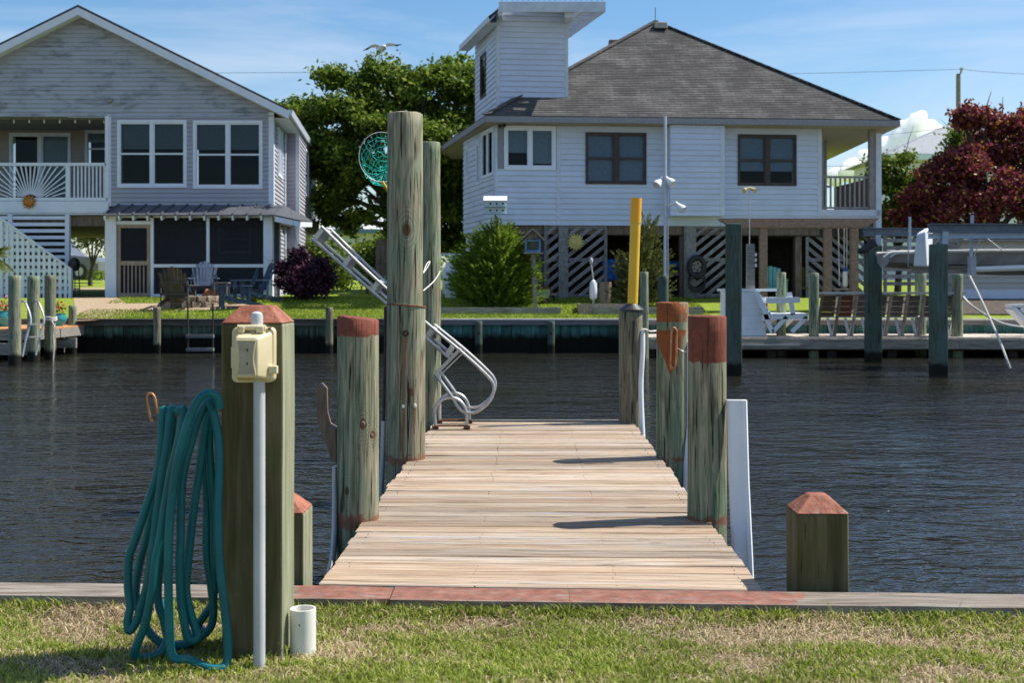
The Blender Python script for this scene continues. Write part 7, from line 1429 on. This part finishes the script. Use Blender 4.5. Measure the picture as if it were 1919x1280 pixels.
# ------------------------------------------------------------------ chairs and fire pit
def adirondack(label, p, face, m0, scale=1.0):
    rt = thing('adirondack_chair', label, 'chair', p); T = Matrix.Translation(p) @ Matrix.Rotation(face, 4, 'Z') @ Matrix.Scale(scale, 4)
    for k in range(7):                        # front of the chair is -Y
        f = (k - 3) / 3; x_ = f * .25; top = 1.06 - .16 * f * f; fan = 1 + .22; mb = MB(T); mb.hexa([(x_ * .8 - .035, .28, .30), (x_ * .8 + .035, .28, .30), (x_ * .8 + .035, .305, .30), (x_ * .8 - .035, .305, .30), (x_ * fan - .040, .56, top), (x_ * fan + .040, .56, top), (x_ * fan + .040, .585, top), (x_ * fan - .040, .585, top)]); mb.build('back_slat', m0, rt)
    for k in range(6): mb = MB(T); y_ = -.34 + k * .115; mb.box(-.28, .28, y_, y_ + .1, .37 - k * .022, .395 - k * .022); mb.build('seat_slat', m0, rt)
    for s in (-1, 1):
        mb = MB(T); mb.prism([(s * .30, -.45), (s * .44, -.45), (s * .44, .2), (s * .38, .42), (s * .30, .42)], 'z', .57, .60); mb.build('arm', m0, rt)
        mb = MB(T); mb.box(s * .345 - .015, s * .345 + .015, -.38, -.28, 0, .57); mb.build('front_leg', m0, rt)
        mb = MB(T); mb.hexa([(s * .30 - .014, -.38, .25), (s * .30 + .014, -.38, .25), (s * .30 + .014, .75, .0), (s * .30 - .014, .75, .0), (s * .30 - .014, -.38, .37), (s * .30 + .014, -.38, .37), (s * .30 + .014, .75, .10), (s * .30 - .014, .75, .10)]); mb.build('rear_leg', m0, rt)
        mb = MB(T); mb.box(s * .345 - .012, s * .345 + .012, .32, .38, .1, .57); mb.build('arm_support', m0, rt)
    for z_, y_ in ((.62, .44), (.32, .33)): mb = MB(T); mb.box(-.34, .34, y_, y_ + .03, z_, z_ + .07); mb.build('back_rail', m0, rt)
M_CHB = mottled('dark_brown_chair', (.055, .045, .038), (.10, .085, .07), 6, bump=.2); M_CHN = mottled('navy_chair', (.035, .055, .10), (.06, .09, .15), 6, rough=.5); M_CHG = mottled('slate_blue_chair', (.07, .095, .14), (.11, .14, .20), 6, rough=.5)
adirondack('dark brown slatted armchair with its back to the canal by the fire pit', gpt(334, 577), R(180), M_CHB); adirondack('slate blue slatted armchair behind the fire pit, facing the canal', gpt(379, 562), R(8), M_CHG); adirondack('navy slatted armchair facing left, right of the fire pit', gpt(440, 578), R(-72), M_CHN); adirondack('navy slatted armchair tucked behind the other navy one', gpt(470, 566), R(-60), M_CHN)
ft = thing('side_table', 'small grey side table between the navy armchairs', 'table', gpt(416, 566)); p = gpt(416, 566); mb = MB(); mb.box(p.x - .22, p.x + .22, p.y - .2, p.y + .2, p.z + .50, p.z + .53); mb.build('top', M_OLDWOOD, ft)
for dx in (-.18, .14):
    for dy in (-.16, .12): mb = MB(); mb.box(p.x + dx, p.x + dx + .04, p.y + dy, p.y + dy + .04, p.z - .03, p.z + .50); mb.build('leg', M_OLDWOOD, ft)
fpit = thing('fire_pit', 'low round fire pit of rough tan stones on the gravel', 'fire pit', gpt(349, 577)); pc = gpt(349, 577); pc = Vector((pc.x, pc.y + .62, pc.z)); M_STONE = mottled('tan_rough_stone', (.17, .13, .095), (.42, .34, .25), 7, bump=.9, bd=.03, rnd=(.75, 1.2))
for row in range(2):
    for k in range(16):
        a = 2 * math.pi * (k + .5 * row) / 16; c_ = pc + Vector((.60 * math.cos(a), .55 * math.sin(a), .08 + row * .15)); mb = MB(Matrix.Translation(c_) @ Matrix.Rotation(a, 4, 'Z')); w_ = .115 + random.uniform(-.015, .01); vs = [(sx2 * .11 + random.uniform(-.02, .02), sy2 * w_ + random.uniform(-.012, .012), sz2 * .072 + random.uniform(-.012, .012)) for sz2 in (-1, 1) for sx2, sy2 in ((-1, -1), (1, -1), (1, 1), (-1, 1))]; mb.hexa(vs); mb.build('stone', M_STONE, fpit, bevel=.018)
tc_ = thing('clay_pot', 'tipped terracotta pot on the far side of the fire pit', 'pot', pc + Vector((.3, .5, .3))); c_ = pc + Vector((.32, .55, .26)); mb = MB(); mb.tube([c_ + Vector((-.14, 0, .15)), c_ + Vector((.14, 0, -.02))], [.13, .20], 16); mb.build('bowl', flat('terracotta', (.33, .12, .06)), tc_, True)
# ------------------------------------------------------------------ gull
gu = thing('gull', 'white gull with dark wing tips gliding above the live oak', 'bird', at(716, 89, 36)); Yu = 36.0; b = at(716, 90, Yu); vs = []; fs = []; n = 10
stn = [(-.28, .008, .0), (-.2, .05, 0), (-.08, .085, .0), (.06, .09, .0), (.16, .065, .015), (.22, .05, .025), (.27, .035, .02), (.32, .008, .01)]
axis = Vector((.35, -.93, .0)).normalized(); sidev = Vector((.93, .35, 0)).normalized()
for (s, r_, dz) in stn:
    for k in range(n): a = 2 * math.pi * k / n; vs.append(b + axis * s + sidev * r_ * 1.3 * math.cos(a) + Vector((0, 0, dz + r_ * .9 * math.sin(a))))
for i in range(len(stn) - 1):
    for k in range(n): fs.append((i * n + k, i * n + (k + 1) % n, (i + 1) * n + (k + 1) % n, (i + 1) * n + k))
fs += [tuple(range(n))[::-1], tuple((len(stn) - 1) * n + k for k in range(n))]
mb = MB(); mb.add(vs, fs)
def wing(pts):
    vs = []
    for (px_, py_, ch, th) in pts: p = at(px_, py_, Yu); cv_ = Vector((.12, -.75, .42)) * ch; vs += [p + cv_ * .5, p + Vector((0, 0, th)), p - cv_ * .5, p - Vector((0, 0, th * .4))]
    m = len(pts); mb.add(vs, [(i * 4 + j, i * 4 + (j + 1) % 4, i * 4 + 4 + (j + 1) % 4, i * 4 + 4 + j) for i in range(m - 1) for j in range(4)] + [(0, 1, 2, 3), tuple((m - 1) * 4 + j for j in (3, 2, 1, 0))])
wing([(712, 88, .17, .02), (704, 85, .17, .018), (696, 86, .15, .014), (688, 91, .11, .010), (680, 94.5, .02, .004)]); wing([(718, 87, .17, .02), (727, 83, .17, .018), (735, 83, .14, .012), (744, 84.5, .10, .008), (753, 82, .02, .004)])
t = NT('gull_feathers'); gx = t.sep(t.coord())[0]; dist = t.math('ABSOLUTE', t.math('SUBTRACT', gx, b.x + .01)); cc = t.ramp(dist, [(.36, (.78, .78, .78)), (.42, (.05, .05, .055))]); M_GULL = t.done(cc, .7, .2); mb.build('body', M_GULL, gu, True, ang=50)
# ------------------------------------------------------------------ cumulus cloud
mb = MB(); rnd = random.Random(12)
def puff(c, r):
    base = len(mb.v); n_, m_ = 20, 12
    mb.ball(c, r, n_, m_)
    for i in range(base, len(mb.v)):
        v = Vector(mb.v[i]); d = (v - Vector(c)).normalized(); k = mnoise.fractal(v * (2.2 / r) , 1.0, 2.0, 4); mb.v[i] = tuple(v + d * r * .22 * k)
for (px_, py_, rp) in ((1715, 232, 20), (1700, 245, 22), (1735, 243, 22), (1755, 258, 22), (1690, 268, 26), (1725, 266, 28), (1665, 270, 18), (1650, 285, 20), (1680, 292, 26), (1715, 292, 28), (1755, 285, 26), (1630, 300, 22), (1610, 310, 20), (1650, 312, 24), (1590, 322, 20), (1570, 330, 18), (1785, 290, 24), (1700, 315, 30), (1760, 315, 30)):
    for k in range(3): p = at(px_ + rnd.gauss(0, rp * .45) * (k > 0), py_ + rnd.gauss(0, rp * .4) * (k > 0), 1500); p.y += rnd.gauss(0, 12); puff(tuple(p), rp * 1500 / F * (1 if k == 0 else rnd.uniform(.4, .7)))
t = NT('cloud_vapour'); t.b.inputs['Subsurface Weight'].default_value = 1.0; t.b.inputs['Subsurface Scale'].default_value = 60; t.b.inputs['Subsurface Radius'].default_value = (1, 1, 1); M_CLOUD = t.done((.92, .93, .95), 1.0, 0.0)
o = mb.build('cumulus_cloud', M_CLOUD, None, True, ang=180); rm = o.modifiers.new('merge', 'REMESH'); rm.mode = 'VOXEL'; rm.voxel_size = 2.2; rm.use_smooth_shade = True; sm_ = o.modifiers.new('soften', 'SMOOTH'); sm_.iterations = 3; sm_.factor = .5; tag(o, 'bright cumulus cloud behind the porch of the white house', 'cloud', kind='stuff')
# ------------------------------------------------------------------ near grass
def blades(name, n, hmin, hmax, wid, lean, mat, keep, seed, label):
    g = np.random.default_rng(seed); x = g.uniform(-3.1, 3.1, n * 3); tt = g.uniform(0, 1, n * 3) ** 1.15 * 1.75; y = 5.04 + CAP_S * x - .215 - tt
    pr = keep(x, y, tt, g); sel = g.uniform(0, 1, n * 3) < pr; x, y, tt = x[sel][:n], y[sel][:n], tt[sel][:n]; m = len(x); h = g.uniform(hmin, hmax, m) * (1 + .5 * np.exp(-tt / .05)); a = g.uniform(0, 2 * np.pi, m); lx = np.cos(a) * lean * g.uniform(.3, 1, m) * h; ly = np.sin(a) * lean * g.uniform(.3, 1, m) * h; b_ = a + g.normal(np.pi / 2, .6, m); w = wid * g.uniform(.6, 1.3, m); wx, wy = np.cos(b_) * w, np.sin(b_) * w; z0 = gnz(tt) - .014
    P = np.empty((m, 5, 3)); P[:, 0] = np.stack([x - wx, y - wy, z0], 1); P[:, 1] = np.stack([x + wx, y + wy, z0], 1); P[:, 2] = np.stack([x + wx * .8 + lx * .35, y + wy * .8 + ly * .35, z0 + h * .6], 1); P[:, 3] = np.stack([x - wx * .8 + lx * .35, y - wy * .8 + ly * .35, z0 + h * .6], 1); P[:, 4] = np.stack([x + lx, y + ly, z0 + h * (1 - .25 * lean)], 1)
    me = bpy.data.meshes.new(name); me.vertices.add(m * 5); me.vertices.foreach_set('co', P.reshape(-1).astype(np.float32)); idx = np.arange(m, dtype=np.int32)[:, None] * 5; lv = np.concatenate([idx + 0, idx + 1, idx + 2, idx + 3, idx + 3, idx + 2, idx + 4], 1); me.loops.add(m * 7); me.loops.foreach_set('vertex_index', lv.reshape(-1)); me.polygons.add(m * 2); ls = np.stack([np.arange(m) * 7, np.arange(m) * 7 + 4], 1).reshape(-1); me.polygons.foreach_set('loop_start', ls.astype(np.int32)); me.polygons.foreach_set('loop_total', np.tile(np.array([4, 3], dtype=np.int32), m)); me.update(); me.validate(); me.materials.append(mat); o = bpy.data.objects.new(name, me); COL.objects.link(o); tag(o, label, 'grass', kind='stuff'); return o
def patch(x, y, s, ph): return .5 + .5 * np.sin(x * s + ph + 1.7 * np.sin(y * s * 1.6 + ph)) * np.cos(y * s * 2.1 + 2 * ph + 1.3 * np.sin(x * s * .7))
M_GRASS = leaf_mat('lawn_blades', [(0, (.14, .19, .02)), (.5, (.28, .36, .045)), (.85, (.42, .47, .09)), (1, (.58, .54, .20))], .45, .55); M_STRAW = leaf_mat('dry_straw_blades', [(0, (.16, .11, .06)), (.5, (.44, .33, .19)), (1, (.70, .58, .40))], .2, .7)
blades('green_grass', 150000, .018, .055, .0026, .8, M_GRASS, lambda x, y, t_, g: np.clip((.25 * patch(x, y, 2.2, 0) + .45 * patch(x, y, 5.1, 2) + .3 * patch(x, y, 11, 4)) * 2.3 - .58 - .35 * np.exp(-((t_ - .16) / .13) ** 2) + .5 * np.exp(-t_ / .03), .02, 1), 31, 'short green grass on the near lawn')
blades('dry_grass', 90000, .012, .05, .0018, 2.2, M_STRAW, lambda x, y, t_, g: np.clip(1.15 - (.25 * patch(x, y, 2.2, 0) + .45 * patch(x, y, 5.1, 2) + .3 * patch(x, y, 11, 4)) * 1.3 + .2 * np.exp(-((t_ - .16) / .13) ** 2), .1, 1), 32, 'dry straw coloured grass on the near lawn')
blades('tall_grass', 2600, .04, .11, .0026, .9, M_GRASS, lambda x, y, t_, g: np.where(t_ < .06, .8 * patch(x, y, 3.3, 1) ** 2, np.where((np.abs(x + .86) < .28) & (np.abs(y - 4.35) < .16), .4, .004)), 33, 'taller tufts of grass along the cap board and the hose post')
def far_blades():
    n = 60000; g = np.random.default_rng(40); x = g.uniform(-11.2, 4.5, n); y = 29.66 + g.uniform(0, 1, n) ** 1.3 * 6; z = np.array([gz(v) for v in y]); C = np.stack([x, y, z + .012], 1); a = g.uniform(0, 6.283, n); h = g.uniform(.02, .045, n); U_ = np.stack([g.normal(0, .012, n), g.normal(0, .012, n), h], 1); V_ = np.stack([np.cos(a) * .012, np.sin(a) * .012, np.zeros(n)], 1)
    inpath = (y > 30.2) & (y < 33) & (x > X(150, 31.5)) & (x < X(495, 31.5)) & (np.abs(y - 31.9) < .55); keepm = ~inpath; o = quads_obj('far_grass', C[keepm], U_[keepm], V_[keepm], leaf_mat('far_lawn_blades', [(0, (.15, .22, .02)), (.6, (.28, .36, .04)), (1, (.42, .46, .10))], .45), None); tag(o, 'short grass on the far lawn', 'grass', kind='stuff')
far_blades()
